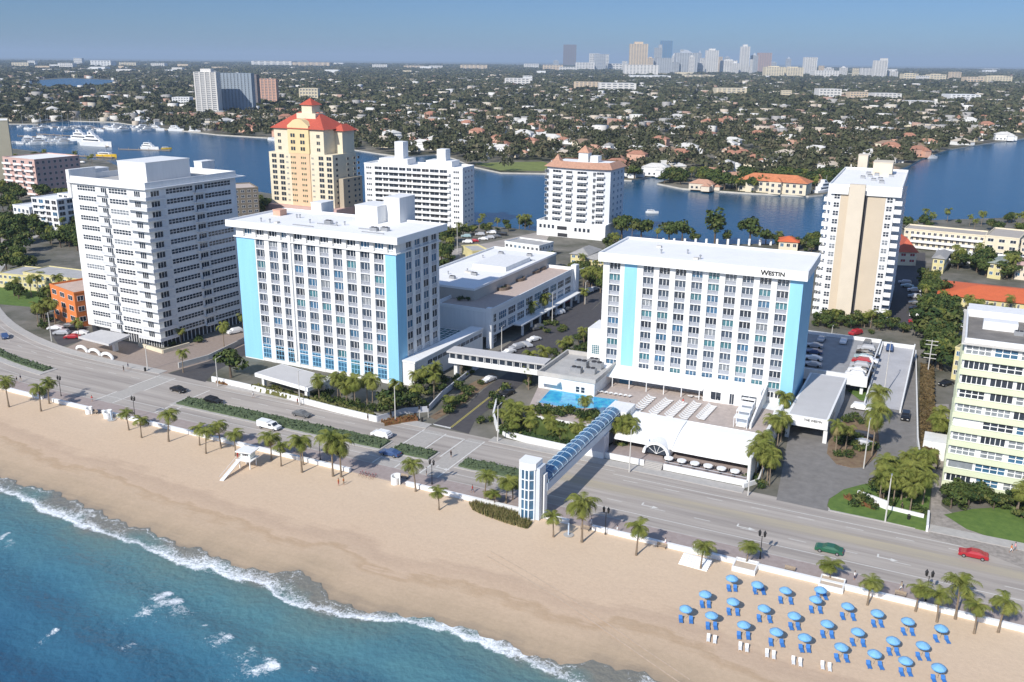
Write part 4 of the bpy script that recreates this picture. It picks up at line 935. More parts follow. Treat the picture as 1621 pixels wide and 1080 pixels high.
# ---- yellow tower with red tile roof
yt = thing('apartment_tower', 'cream and yellow tower with a red tiled roof and central gable, by the waterway', 'apartment tower', (-317.3 - 35.8, 416.2, 0))
def yx(px, py): return LF(yt, px, py)
zw = yx(430, 240)[1]; zt = yx(514, 206)[1]
xl, xr = yx(427, 262)[0], yx(527, 262)[0]; ul, ur = yx(434, 225)[0], yx(512, 225)[0]; gl0, gr0 = yx(457, 225)[0], yx(490, 225)[0]
MB().box(xl, xr, 0, 22, 0, zw).build('wall', cream, yt)
MB().box(ul, ur, .3, 21, zw, zt).build('upper_wall', cream, yt)
ylw = mat('warm_yellow_stucco', (.70, .56, .31), .8, .05, .2)
MB().box(gl0 + 1, gr0 - .3, -.5, 0, 3, zw).build('apricot_panel', mat('apricot_stucco', (.68, .48, .30), .8, .05, .2), yt)
MB().box(gl0, gr0, -.6, .3, zw, zt + .5).build('yellow_panel', ylw, yt)
gm = (gl0 + gr0) / 2; mb = MB(); pg = [(gl0, 0), (gr0, 0), (gr0, 1.2), (gm + 3, 4.2), (gm, 4.9), (gm - 3, 4.2), (gl0, 1.2)]
mb.add([(x, -.6, zt + .5 + z) for x, z in pg] + [(x, 4, zt + .5 + z) for x, z in pg], [tuple(range(7)), tuple(range(13, 6, -1))] + [(i, 7 + i, 7 + (i + 1) % 7, (i + 1) % 7) for i in range(7)]); mb.build('gable', ylw, yt)
MB().hip(ul, ur, .3, 21, zt, 8.5, o=1.5).build('roof', redtile, yt)
MB().box(gm - 5.5, gm + 7.5, 6, 15, zt + 2, zt + 8).build('roof_lantern', cream, yt); MB().box(gm - 2.5, gm + 4.5, 7, 14, zt + 8, zt + 12.5).build('roof_lantern_top', cream, yt); MB().hip(gm - 2.5, gm + 4.5, 7, 14, zt + 12.5, 3.6, o=1).build('lantern_roof', redtile, yt)
MB().box(xr - .5, xr + 3.5, 4, 22, 0, yx(540, 285)[1]).build('side_wing', mat('tan_shaded_stucco', (.42, .36, .27), .85, .05, .3), yt)  # darkened cream: the wing's shade is put into the stucco colour
MB().hip(ur - 1, ur + 6, 10, 22, zt - 1, 3.5, o=.8).build('side_roof', redtile, yt); MB().box(ur, ur + 5, 10.5, 21.5, zw, zt - 1).build('side_upper_wall', cream, yt)
MB().box(xl - 3.5, xr + 4, -4, 26, 0, 5.5).build('podium', pink, yt)
its = []
nf = 14
for k in range(nf):
    z = zw - 2.2 - 3.02 * k
    if z < 6: break
    for px in (431.5, 443.5, 505, 517.5):
        x = yx(px, 262)[0]; me, su_ = window_mesh(3.5, 2.3, 2, 1, cream, glass, bar=.14, edge=.16); its.append((me, su_, x - .2, 0, z - 1, 0))
    for px in (462, 478): x = yx(px, 262)[0]; me, su_ = window_mesh(3.4, 1.3, 3, 1, ylw, glass, bar=.45); its.append((me, su_, x, -.5, z - .7, 0))
    for px in (455, 495): x = yx(px, 262)[0]; me, su_ = window_mesh(1.5, 1.1, 2, 1, cream, glassg, bar=.2); its.append((me, su_, x - .6, 0, z - .7, 0))
    for y in (2.5, 8, 14, 18): me, su_ = window_mesh(2.0, 1.5, 1, 1, cream, glass); its.append((me, su_, xr + (3.5 if y > 4 else 0), y, z - .9, PI / 2))
for k in range(3):
    z = zw + 1.3 + 3.6 * k
    for px in (440, 501): x = yx(px, 225)[0]; me, su_ = window_mesh(2.6, 2.2, 2, 1, cream, glass, bar=.18, edge=.2); its.append((me, su_, x - .3, .3, z, 0))
    for px in (461, 476): x = yx(px, 225)[0]; me, su_ = window_mesh(3.4, 2.4, 2, 1, ylw, glass, bar=.3, edge=.2); its.append((me, su_, x, -.6, z, 0))
many(yt, 'window', its)

# ---- long white balcony slab
ws = thing('apartment_building', 'long white slab of flats with ribbon balconies and two roof towers, on the waterway', 'apartment building', (-235.3 - 58 * math.cos(R_(5)), 422.3 - 58 * math.sin(R_(5)), 0), R_(5))
def wsx(px, py): return LF(ws, px, py)[0]
WW = 58; HW = 30.9
MB().box(0, WW, 0, 15, 0, HW).build('wall', white, ws); MB().sheet([(.3, .3), (WW - .3, .3), (WW - .3, 14.7), (.3, 14.7)], HW + .03).build('roof_surface', roofw, ws); rim(MB(), -.1, WW + .1, -.1, 15.1, HW, .8, .3).build('parapet', white2, ws)
MB().box(7, 24, 4, 14, HW + .04, HW + 3.2).build('penthouse', white, ws); MB().box(35, 50, 4, 14, HW + .04, HW + 3.2).build('penthouse', white, ws)
MB().box(15.5, 20.5, 6, 12, HW + 3.2, HW + 12).build('roof_tower', white2, ws); MB().box(40.5, 45.5, 6, 12, HW + 3.2, HW + 9).build('roof_tower', white2, ws)
its = []; xa = wsx(594, 300); xb = wsx(713, 300)
for k in range(10):
    z = HW - 2.3 - 2.95 * k
    MB().box(xa, xb, -1.5, -.003, z - 1.15, z - .15).build('balcony', white2, ws)
    x = xa
    for w_ in (4.5, 3.2, 5.5, 4.0, 3.0, 5.0, 4.2, 5.2, 4.4):
        if x + w_ > xb: break
        me, su_ = window_mesh(w_, 1.7, 2, 1, white2, rnd.choice([glass, glass, dark])); its.append((me, su_, x, 0, z - .2, 0)); x += w_ + .5
    for x in (wsx(581, 300), wsx(718, 300)): me, su_ = window_mesh(3.2, 1.2, 3, 1, white2, glass, bar=.3); its.append((me, su_, x, 0, z, 0))
    for y in (3, 7, 11): me, su_ = window_mesh(1.6, 1.2, 1, 1, white2, glassb); its.append((me, su_, WW, y, z, PI / 2))
many(ws, 'window', its)

# ---- curved white tower with tile eaves
rt = thing('apartment_tower', 'white tower of flats with a curved front and terracotta tile eaves, on an arcaded base', 'apartment tower', (-156.8 - 34.5, 431, 0))
WR = 34.0; HR = 34.6
def bow(x, d=0): return -3.2 * math.sin(PI * max(0, min(1, x / WR))) - d
arc = [(WR * k / 12, bow(WR * k / 12)) for k in range(13)]
MB().prism(arc + [(WR, 20), (0, 20)], 7, HR).build('wall', mat('pale_grey_white', (.68, .70, .72), .7, .04, .3), rt)
eo = [(-1.2 + (WR + 2.4) * k / 12, bow(WR * k / 12, 1.4)) for k in range(13)] + [(WR + 1.2, 21), (-1.2, 21)]; ei = [(2 + (WR - 4) * k / 12, bow(WR * k / 12) + 3.2) for k in range(13)] + [(WR - 2, 18), (2, 18)]
mb = MB().add([(x, y, HR - .3) for x, y in eo] + [(x, y, HR + 2.5) for x, y in ei], [(i, (i + 1) % 15, 15 + (i + 1) % 15, 15 + i) for i in range(15)] + [tuple(range(14, -1, -1))]); mb.build('tile_roof', terra2, rt)
MB().sheet(ei, HR + 1.9).build('roof_surface', roofw, rt)
MB().box(14, 19, 7, 12, HR + 1.95, HR + 6.5).build('stair_tower', white, rt); MB().hip(14, 19, 7, 12, HR + 6.5, 3.5, o=.6).build('stair_tower_roof', terra2, rt)
MB().box(20, 24, 8, 13, HR + 1.95, HR + 5).build('roof_room', white, rt); MB().hip(1.5, 5, 4, 8, HR + 1.95, 3.5, o=.2).build('corner_roof', terra2, rt)
its = []
for k in range(9):
    z = HR - 2.6 - 3.02 * k
    for px0, px1 in ((876, 893), (899, 910), (917, 933), (946, 958)):
        xa, xb = LF(rt, px0, 300)[0], LF(rt, px1, 300)[0]; n_ = 4
        v = [(xa + (xb - xa) * i / n_, bow(xa + (xb - xa) * i / n_, 1.3)) for i in range(n_ + 1)] + [(xb, bow(xb)), (xa, bow(xa))]
        mb = MB().prism(v, z - 1.35, z - 1.15); mb.prism([(p[0], p[1]) for p in v[:n_ + 1]] + [(p[0], p[1] + .1) for p in v[:n_ + 1][::-1]], z - 1.15, z - .2); mb.build('balcony', white2, rt)
        me, su_ = window_mesh(round((xb - xa) * .9, 1), 2.0, 3, 1, white2, glass); yy = min(bow(xa), bow(xb)) if abs(bow(xa) - bow(xb)) < .6 else (bow(xa) + bow(xb)) / 2
        ang = math.atan2(bow(xb) - bow(xa), xb - xa); its.append((me, su_, xa + .1, bow(xa) - .25, z - 1.1, ang))
    for px in (863, 941): x = LF(rt, px, 300)[0]; me, su_ = window_mesh(2.2 if px < 900 else 1.4, 1.8, 2, 1, white2, glass); its.append((me, su_, x, bow(x) - .35, z - 1, math.atan2(bow(x + 2) - bow(x), 2)))
    for y in (4, 10, 15): me, su_ = window_mesh(2.2, 1.5, 2, 1, white2, glassb); its.append((me, su_, WR, y, z - .8, PI / 2))
many(rt, 'window', its)
MB().box(-2.5, WR + .5, -6, 22, 0, 7.0).build('podium', white, rt); rim(MB(), -2.6, WR + .6, -6.1, 22.1, 7, .8, .3).build('podium_parapet', white2, rt)
its = []
for k in range(4): me, su_ = window_mesh(1.5, 2.0, 1, 1, white2, glass); its.append((me, su_, -1.2 + 2.3 * k, -6, 3.9, 0)); its.append((me, su_, 18 + 2.3 * k, -6, 3.4, 0))
me, su_ = window_mesh(5.5, 2.0, 1, 1, white2, dark); its.append((me, su_, 8.6, -6, 3.6, 0)); its.append((me, su_, 9, -6, .1, 0)); many(rt, 'podium_window', its)

# ---- secondary blocks
block('orange stucco block with a salmon stair tower, left of the tall white tower', (86, 503), (124, 519), 466, 15, orange, mat('pinkish_roof', (.55, .42, .34), .9, .1, .4), 3, 3, name='apartment_building', pal=[glass], sidecols=4)
o = bpy.context.scene.objects[-1]
ob = thing('stair_tower', 'salmon stair tower standing behind the orange block roof', 'stair tower', (*G(100, 500), 0)); MB().box(3, 7, 16, 21, 0, 16).build('wall', salmon, ob); MB().box(2.7, 7.3, 15.7, 21.3, 16, 16.4).build('roof', salmon, ob)
block('low pale yellow motel with a wide grey roof at far left', (0, 455), (68, 462), 438, 13, yellow, roofg, 2, 9, h=5.5, parapet=.3, name='motel', cat='motel')
block('motel wing with a grey roof and pale yellow walls behind the orange block', (40, 458), (128, 470), 430, 12, yellow, roofg, 2, 10, h=6.5, parapet=.3, name='motel', cat='motel')
block('grey and white angular block of flats between the trees left of the white tower', (56, 361), (96, 366), 318, 20, white, roofw, 5, 4, name='apartment_building', pal=[glass, dark, glassb], ww=.7, wh=.7, balc=[(.1, .5)])
block('small white stepped block of flats right behind the tree, left of the white tower', (98, 358), (122, 361), 310, 14, white, roofw, 5, 3, name='apartment_building', pal=[glass, dark], ww=.7, wh=.65, balc=[(.3, .9)])
block('pale house with an irregular roof among the trees at far left', (24, 352), (50, 357), 330, 16, white, roofw, 2, 4, name='house', cat='house')
block('salmon pink block of flats with small balconies near the marina', (12, 305), (62, 311), 254, 32, pink, roofw, 6, 4, name='apartment_building', balc=[(0.02, .3), (.38, .62), (.7, .97)], pal=[glass, dark], sidecols=8, ww=.45)
block('plain beige tower cut off by the left edge of the picture', (-60, 300), (27, 296), 192, 30, mat('olive_beige_stucco', (.42, .39, .29), .85, .05, .2), roofw, 12, 5, name='apartment_tower', cat='apartment tower', side=False, front=False)
block('brown grey block with a pale roof, between the white tower and the left hotel', (352, 352), (412, 348), 298, 22, brown, mat('pale_pink_roof', (.5, .43, .38), .9, .1, .4), 6, 6, name='apartment_building', pal=[glass, dark])
block('small white motel with a plant on its flat roof, behind the terrace building', (799, 404), (853, 412), 384, 12, white, roofg, 2, 8, h=6.0, name='motel', cat='motel')
block('flat roofed white shed with a yellow wall behind the terrace building', (748, 412), (774, 410), 398, 14, yellow, roofg, 1, 2, h=3.6, name='shop', cat='building')
block('pale yellow house with a grey hipped roof left of the lettered hotel', (903, 421), (930, 424), 402, 15, yellow, mat('grey_tile_roof', (.33, .32, .30), .85, .15, .8), 2, 3, name='house', cat='house', hip=2.2, h=5.4)
block('cream house with a grey hipped roof touching the corner of the lettered hotel', (925, 428), (955, 432), 410, 13, yellow, mat('grey_tile_roof', (.33, .32, .30)), 2, 3, name='house', cat='house', hip=2.2, h=5.2)
block('low white roofed bungalow behind the terrace building corner', (884, 444), (905, 447), 436, 14, white, roofw, 1, 3, h=3.4, name='bungalow', cat='house')
block('cream walled town house with a long red barrel roof beside the beige tower', (1421, 420), (1449, 421), 388, 38, cream, mat('deep_red_roof', (.48, .11, .06), .8, .1, .6), 2, 2, name='town_house', cat='house', hip=5.5, h=6.0, pal=[mat('red_shutter', (.3, .05, .04))])
block('three storey cream motel with open galleries along the waterway', (1428, 392), (1555, 405), 358, 14, cream, mat('grey_brown_roof', (.42, .38, .33), .9, .1, .4), 3, 14, name='motel', cat='motel', balc=[(.1, .98)], pal=[dark, glass], h=9)
block('cream end wing of the waterway motel with a small roof room', (1555, 408), (1608, 414), 368, 26, cream, mat('grey_brown_roof', (.42, .38, .33)), 3, 3, name='motel', cat='motel', h=10, pal=[glass])
block('pale motel wing running out of the right edge of the picture', (1612, 412), (1680, 420), 372, 20, beigel, roofw, 3, 6, name='motel', cat='motel', h=9)
block('long carport roof of white sheets in front of the cream motel', (1480, 412), (1640, 428), 404, 10, white, roofw, 1, 16, name='carport', cat='carport', h=3.2, pal=[dark], wh=.8)
block('two storey yellow flats with a grey roof, left one beside the banyan trees', (1474, 432), (1492, 434), 411, 19, yellow, mat('grey_tile_roof', (.33, .32, .30)), 2, 2, name='house', cat='house', hip=1.2, h=6.5)
block('two storey cream flats with a green grey roof, right of the banyan trees', (1562, 440), (1583, 443), 418, 17, yellow, mat('greenish_tile_roof', (.28, .31, .27), .85, .1, .6), 2, 2, name='house', cat='house', hip=1.2, h=6.5)
block('pale flats with a pink roof at the right edge, beside a dark tree', (1604, 442), (1650, 447), 418, 17, beigel, pink, 2, 4, name='house', cat='house', hip=1.5, h=6.2)
block('long low building with a bright orange roof and a pale yellow wall', (1484, 481), (1680, 503), 462, 26, yellow, orroof, 1, 16, name='motel', cat='motel', hip=2.4, h=3.6, pal=[glass], ww=.3)
block('low grey roofed building behind the lime banded block', (1512, 520), (1680, 536), 494, 12, white, roofg, 1, 12, name='apartment_building', cat='building', h=3.4)
block('small white house with an orange roof among the trees behind the lettered hotel', (1232, 396), (1262, 398), 384, 10, cream, orroof, 1, 3, name='house', cat='house', hip=2, h=4.2)

# walls and fences
wallrun('garden_wall', 'long white garden wall along the sidewalk in front of the left hotel', GG([(336, 604), (378, 613), (440, 628), (530, 652), (597, 668)]), 1.5, .4, white)
wallrun('garden_wall', 'white wall stepping back along the side street by the left hotel garden', GG([(597, 668), (640, 655), (678, 652), (700, 628), (740, 596), (772, 572)]), 1.5, .3, mat('grey_white_wall', (.52, .53, .56), .8, .06, .4))
wallrun('garden_wall', 'curved white wall around the palm garden under the pool deck', GG([(786, 640), (781, 662), (787, 682), (802, 692), (830, 700), (880, 711), (955, 727)]), 1.6, .4, white)
wallrun('garden_wall', 'white wall between the restaurant terrace and the entrance drive', GG([(1176, 773), (1200, 765), (1210, 740)]), 1.0, .35, white)
wallrun('driveway_wall', 'low white wall along the edge of the lawn by the entrance sign', GG([(1397, 805), (1462, 821)]), .9, .35, white)
wallrun('kerb_wall', 'thin white kerb wall between the lawn and the flagstone path', GG([(1467, 842), (1469, 818)]), 1.4, .4, white)
wallrun('boundary_wall', 'white boundary wall beside the red brown hedge', GG([(1449, 560), (1452, 700), (1458, 745)]), 1.2, .3, white)
wallrun('ramp_wall', 'weathered grey wall rising along the ramp beside the tall white tower', GG([(283, 583), (330, 570), (392, 540)]), 1.6, .4, concrete)
wallrun('forecourt_wall', 'low cream wall round the forecourt planter of the tall white tower', GG([(220, 548), (258, 560), (300, 548)]), 1.2, .5, cream)
for k, (x, y) in enumerate(((130, 556), (150, 561), (170, 567))):
    mb = MB(); p = G(x, y)
    for j in range(10):
        a0_, a1_ = PI * j / 10, PI * (j + 1) / 10
        q = [(r_ * 1.0 * math.cos(a), y_, .15 + h_ * math.sin(a)) for y_ in (-.25, .25) for a, r_, h_ in ((a0_, 3.0, 1.7), (a1_, 3.0, 1.7), (a1_, 2.2, .95), (a0_, 2.2, .95))]
        mb.add(q, [(0, 1, 2, 3), (7, 6, 5, 4), (0, 4, 5, 1), (3, 2, 6, 7), (1, 5, 6, 2), (0, 3, 7, 4)])
    o = mb.build('arched_wall', white2); o.location = (p[0], p[1], 0); o.rotation_euler = (0, 0, R_(-8)); tag(o, ['leftmost', 'middle', 'rightmost'][k] + ' of the three low white arches edging the tower forecourt', 'arch', 'white forecourt arches')
# beach wall segments
segs = [(-420, -207.2), (-203.5, -190.5), (-185.5, -110.6), (-96.5, -59.8), (-55.0, 500)]
lbl = ['white beach wall at the far left bend of the promenade', 'short white beach wall just left of the first beach entrance', 'long white beach wall between the two beach entrances', 'white beach wall left of the lift tower', 'white beach wall right of the lift tower, above the blue umbrellas']
for (a, b_), l in zip(segs, lbl):
    mb = MB(); strip(mb, a, b_, 148.0, 148.5, .75, z0=-.3, step=9.7); mb2 = strip(MB(), a - .05, b_ + .05, 147.9, 148.6, .87, z0=.752, step=200 if a > -200 else 9.7)
    t = thing('beach_wall', l, 'wall', (0, 0, 0)); mb.build('wall', white, t); mb2.build('coping', white2, t)
# ================================================================ VEGETATION
def ordn(k): return ['first', 'second', 'third', 'fourth', 'fifth', 'sixth', 'seventh', 'eighth', 'ninth', 'tenth', 'eleventh', 'twelfth', 'thirteenth', 'fourteenth', 'fifteenth', 'sixteenth', 'seventeenth', 'eighteenth', 'nineteenth', 'twentieth', 'twenty-first', 'twenty-second', 'twenty-third', 'twenty-fourth', 'twenty-fifth', 'twenty-sixth', 'twenty-seventh', 'twenty-eighth', 'twenty-ninth', 'thirtieth', 'thirty-first', 'thirty-second', 'thirty-third', 'thirty-fourth', 'thirty-fifth', 'thirty-sixth', 'thirty-seventh', 'thirty-eighth', 'thirty-ninth', 'fortieth'][k]
def palm_meshes(seed, h=7.0, n=27, L=2.7):
    r = random.Random(seed); lean = (r.uniform(-.5, .5), r.uniform(-.3, .3))
    tr = MB(); pts = [(lean[0] * (k / 6) ** 1.6, lean[1] * (k / 6) ** 1.6, h * k / 6) for k in range(7)]
    tr.path(pts, [.23, .165, .14, .13, .125, .12, .11], 7)
    tip = Vector(pts[-1]); cr = MB()
    for i in range(n):
        az = 2 * PI * i / n * 1.618 * 2 + r.uniform(-.2, .2); el = R_(r.choice([75, 60, 45, 30, 15, 0, -20, -40]) + r.uniform(-8, 8)); ln = L * r.uniform(.85, 1.15)
        d = Vector((math.cos(az), math.sin(az), 0)) + Vector((.16, .1, 0)); d.normalize(); side = Vector((-d.y, d.x, 0)); p = tip.copy(); ang = el; ns = 8; st_ = ln / ns; m = 0 if el > R_(-28) else r.choice([0, 1])
        for k in range(ns):
            nx = p + (d * math.cos(ang) + Vector((0, 0, 1)) * math.sin(ang)) * st_; ang -= R_(9 + 5 * k * .5)
            wdt = .62 * math.sin(PI * min(1, (k + .9) / (ns + .6))) ** .6 * (L / 2.7)
            for s_ in (-1, 1):
                dirn = side * s_ * wdt + (nx - p) * 1.0 + Vector((0, 0, -1)) * wdt * r.uniform(.35, .8)
                for a in (0.0, .5):
                    q = p + (nx - p) * a; e = q + dirn * r.uniform(.85, 1.1); q2 = q + (nx - p) * .46
                    cr.add([q, q2, e + (nx - p) * .12, e], [(0, 1, 2, 3)], m)
            p = nx
    cr.lathe([(.12, h - .35), (.28, h - .1), (.2, h + .25), (.05, h + .5)], 6, 0, lean[0], lean[1])
    return tr.mesh('trunk', bark), cr.mesh('crown', [palm_l, palm_d])
PALMS = [palm_meshes(s) for s in (1, 2, 3, 4, 5)] 
BIGP = [palm_meshes(s, 7.0, 36, 3.1) for s in (11, 12, 13)]
def palm(loc, h, label, group=None, big=False, kind='palm_tree', zb=0.0, wide=1.0):
    me = random.choice(BIGP if big else PALMS); s = h / 7.0
    t = thing(kind, label, 'palm tree', (loc[0], loc[1], zb), random.uniform(0, 6.28), group); w_ = (s * .5 + .5) * wide
    t.scale = (w_, w_, s); put('trunk', me[0], t); put('crown', me[1], t); return t
def leafy(seed, R=3.2, H=6.0, n=700, s=.42, flat=.75, holes=.25, trunk=True):
    r = random.Random(seed); cl = []
    nc = 11
    for k in range(nc):
        a = r.uniform(0, 6.28); q = R * .62 * math.sqrt(r.random()); z = H * .62 + r.uniform(-.5, .6) * R * flat * (1 - q / R * .6)
        cl.append((q * math.cos(a), q * math.sin(a), z, R * r.uniform(.32, .5), r.choice([0, 0, 1, 2])))
    cr = MB()
    for _ in range(n):
        c = r.choice(cl); d = Vector((r.gauss(0, 1), r.gauss(0, 1), r.gauss(0, 1) * flat)).normalized(); rad = c[3] * r.uniform(.7, 1.08)
        p = Vector(c[:3]) + Vector((d.x * rad, d.y * rad, d.z * rad * flat)); nrm = (d + Vector((r.uniform(-.7, .7), r.uniform(-.7, .7), r.uniform(-.5, .8)))).normalized()
        t = nrm.orthogonal().normalized(); t = (Matrix.Rotation(r.uniform(0, 6.28), 3, nrm) @ t); w_ = nrm.cross(t); a = s * r.uniform(.6, 1.3)
        cr.add([p - t * a, p - w_ * a * .6, p + t * a, p + w_ * a * .6], [(0, 1, 2, 3)], c[4] if r.random() < .8 else r.choice([0, 1, 2]))
    tr = MB(); hb = H * .45
    tr.path([(0, 0, 0), (.08 * R * .3, .05, hb * .5), (0.1, .1, hb)], [.09 * R * .9, .075 * R * .8, .06 * R * .8], 7)
    for c in cl[:6]: tr.path([(0.1, .1, hb * .9), (c[0] * .5, c[1] * .5, (hb + c[2]) / 2), c[:3]], [.05 * R, .035 * R, .015 * R], 5)
    return tr.mesh('trunk', bark2), cr.mesh('crown', leaf)
TREES = [leafy(s) for s in (21, 22, 23, 24, 25, 26)]
TALL = [leafy(s, 2.4, 9.5, 650, .42, 1.5) for s in (31, 32, 33)]
SHRUB = []
for s in (41, 42, 43, 44):
    m_ = leafy(s, 1.5, 1.5, 260, .24, .7); SHRUB.append(m_)
def tree(loc, h, label, group=None, kind='broadleaf_tree', lib=None, wide=1.0, cat='tree'):
    me = random.choice(lib or TREES); base_h = 9.5 if lib is TALL else 6.0; s = h / base_h
    t = thing(kind, label, cat, loc, random.uniform(0, 6.28), group); t.scale = (s * wide, s * wide, s); put('trunk', me[0], t); put('crown', me[1], t); return t
def shrub(loc, s, label, group=None, zb=0.0):
    me = random.choice(SHRUB); t = thing('shrub', label, 'shrub', (loc[0], loc[1], zb), random.uniform(0, 6.28), group); t.scale = (s, s, s); put('stems', me[0], t); put('foliage', me[1], t); return t
beach_palms = [(14, 644, 600), (65, 651, 612), (78, 639, 603), (204, 681, 650), (224, 693, 662), (267, 699, 654), (316, 705, 674), (326, 718, 682), (350, 710, 669), (373, 722, 685), (430, 728, 689), (445, 738, 703), (478, 748, 696), (480, 736, 694), (527, 754, 692), (540, 755, 698), (658, 778, 732), (695, 807, 776), (767, 795, 752), (776, 793, 778), (783, 802, 778), (801, 798, 758), (812, 792, 762), (876, 850, 815), (921, 858, 795), (1007, 879, 829), (1109, 901, 860), (1181, 896, 864), (1313, 921, 891), (1373, 958, 918), (1449, 968, 926), (1483, 985, 938), (1512, 980, 922), (1542, 1003, 954), (1580, 1001, 948)]
for k, (x, y, ty) in enumerate(beach_palms):
    p = G(x, y); h = height_at(p, ty + 3)
    palm(p, h, '%s coconut palm counting from the left along the white beach wall' % ordn(k), 'coconut palms along the beach wall', big=x in (921, 1313, 527, 1512, 540, 430, 812), wide=1.22)
def area(px_poly, n, seed, z=0.0, gap=1.0):
    poly = GG(px_poly, z); r = random.Random(seed); xs = [p[0] for p in poly]; ys = [p[1] for p in poly]; out = []
    tries = 0
    while len(out) < n and tries < 4000:
        tries += 1; x = r.uniform(min(xs), max(xs)); y = r.uniform(min(ys), max(ys))
        if inpoly(x, y, poly) and all((x - a) ** 2 + (y - b_) ** 2 > gap * gap for a, b_ in out): out.append((x, y))
    return out
def inpoly(x, y, poly):
    c = False; j = len(poly) - 1
    for i in range(len(poly)):
        if (poly[i][1] > y) != (poly[j][1] > y) and x < (poly[j][0] - poly[i][0]) * (y - poly[i][1]) / (poly[j][1] - poly[i][1] + 1e-12) + poly[i][0]: c = not c
        j = i
    return c
def cluster(px_poly, seed, npalm, ntree, nshrub, hp, ht, where, z=0.0, lib=None, big=False):
    r = random.Random(seed)
    for k, p in enumerate(area(px_poly, npalm, seed, gap=1.6)): palm(p, r.uniform(*hp), 'feathery green palm %s' % where, 'palms ' + where, big=big)
    for k, p in enumerate(area(px_poly, ntree, seed + 1, gap=2.5)): tree(p, r.uniform(*ht), 'leafy green tree %s' % where, 'trees ' + where, lib=lib, wide=r.uniform(.9, 1.2))
    for k, p in enumerate(area(px_poly, int(nshrub * .58), seed + 2, gap=1.2)): shrub(p, r.uniform(.8, 1.35), 'low green shrub %s' % where, 'shrubs ' + where)
cluster([(792, 690), (800, 655), (850, 668), (905, 680), (955, 690), (950, 722), (880, 706), (810, 694)], 1, 28, 12, 34, (3.4, 4.8), (3.0, 4.0), 'in the walled garden under the pool deck', big=True)
cluster([(800, 668), (850, 674), (905, 684), (950, 696), (945, 706), (850, 698), (803, 688)], 101, 14, 4, 10, (3.6, 5), (3, 4), 'close under the pool deck wall', big=True)
palm(G(925, 662, 5), 4.6, 'single palm standing at the edge of the swimming pool', zb=4.9, big=True)
cluster([(498, 622), (590, 640), (597, 655), (500, 636)], 2, 9, 0, 12, (5, 7), (3, 4), 'in front of the left hotel', big=True)
cluster([(405, 606), (600, 652), (600, 662), (405, 614)], 21, 0, 0, 26, (5, 7), (3, 4), 'behind the long garden wall')
cluster([(600, 655), (680, 648), (700, 615), (690, 600), (650, 618), (610, 640)], 3, 7, 6, 22, (5, 8), (4, 6), 'at the side street corner of the left hotel')
cluster([(700, 600), (740, 580), (760, 590), (715, 625)], 31, 2, 2, 12, (4, 6), (3, 4), 'behind the grey garden wall')
tree(G(366, 598), 8.5, 'dark round tree left of the entrance canopy of the left hotel', wide=1.1)
tree(G(619, 662), 7.5, 'green tree behind the white light pole at the hotel corner')
cluster([(970, 712), (1002, 718), (1003, 700), (975, 695)], 4, 6, 0, 8, (5.6, 7.4), (3, 4), 'between the glass footbridge and the restaurant', big=True)
cluster([(1178, 772), (1215, 785), (1240, 700), (1238, 665), (1215, 690), (1200, 730), (1180, 750)], 5, 11, 0, 26, (4.8, 7.2), (4, 5), 'between the restaurant and the entrance drive', big=True)
for k, (x, y, h) in enumerate([(1322, 722, 7.5), (1380, 722, 10.5), (1338, 712, 5.5), (1383, 682, 9.5)]): palm(G(x, y), h, ['leaning palm at the left tip of the drive island', 'tallest palm on the drive island beside the parked dark car', 'short palm behind the leaning one on the drive island', 'palm at the foot of the deck ramp'][k], big=k in (1, 3))
cluster([(1325, 725), (1385, 735), (1385, 700), (1330, 690)], 6, 0, 0, 20, (3, 4), (3, 4), 'on the planted drive island')
cluster([(1335, 672), (1388, 676), (1386, 662), (1345, 660)], 61, 0, 0, 12, (3, 4), (3, 4), 'behind the parked cars on the drive island')
cluster([(1385, 800), (1465, 822), (1478, 755), (1440, 748), (1400, 760)], 7, 15, 4, 20, (5, 7.6), (4, 5.5), 'crowding the lawn beside the entrance sign', big=True)
cluster([(1340, 785), (1395, 800), (1398, 810), (1350, 800)], 71, 0, 0, 10, (3, 4), (3, 4), 'in the red flower bed by the entrance sign')
cluster([(1478, 720), (1500, 720), (1502, 690), (1480, 690)], 8, 4, 0, 8, (5, 7), (3, 4), 'beside the brick path of the lime banded block', big=True)
cluster([(1494, 812), (1550, 806), (1560, 785), (1500, 785)], 9, 0, 5, 16, (5, 7), (4, 5.5), 'at the front corner of the lime banded block')
cluster([(1565, 812), (1640, 830), (1640, 795), (1570, 790)], 10, 3, 4, 14, (4, 6), (3, 5), 'under the lime banded block at the right edge')
cluster([(1285, 522), (1300, 508), (1462, 520), (1462, 535), (1400, 530)], 11, 5, 16, 20, (4, 6), (4, 6), 'in the hedge row behind the parking deck')
cluster([(1462, 600), (1505, 600), (1510, 560), (1510, 500), (1462, 500)], 12, 4, 22, 8, (6, 9), (7, 11), 'in the tall grove behind the deck ramp')
cluster([(1462, 500), (1505, 500), (1480, 460), (1466, 440)], 13, 3, 10, 6, (5, 8), (6, 9), 'in the tree belt beside the beige tower car park')
cluster([(1500, 425), (1562, 438), (1562, 415), (1510, 405)], 14, 3, 9, 6, (6, 9), (7, 9), 'among the dark banyans by the yellow flats')
cluster([(1585, 440), (1605, 448), (1605, 420), (1586, 418)], 15, 3, 5, 4, (6, 9), (7, 9), 'between the last flats at the right edge')
cluster([(1500, 505), (1621, 530), (1621, 500), (1500, 490)], 16, 7, 3, 10, (5, 7), (4, 5), 'in front of the orange roofed building')
cluster([(878, 462), (955, 470), (960, 435), (935, 425), (888, 440)], 17, 10, 12, 10, (5, 8), (5, 7), 'beside the car park at the end of the side street')
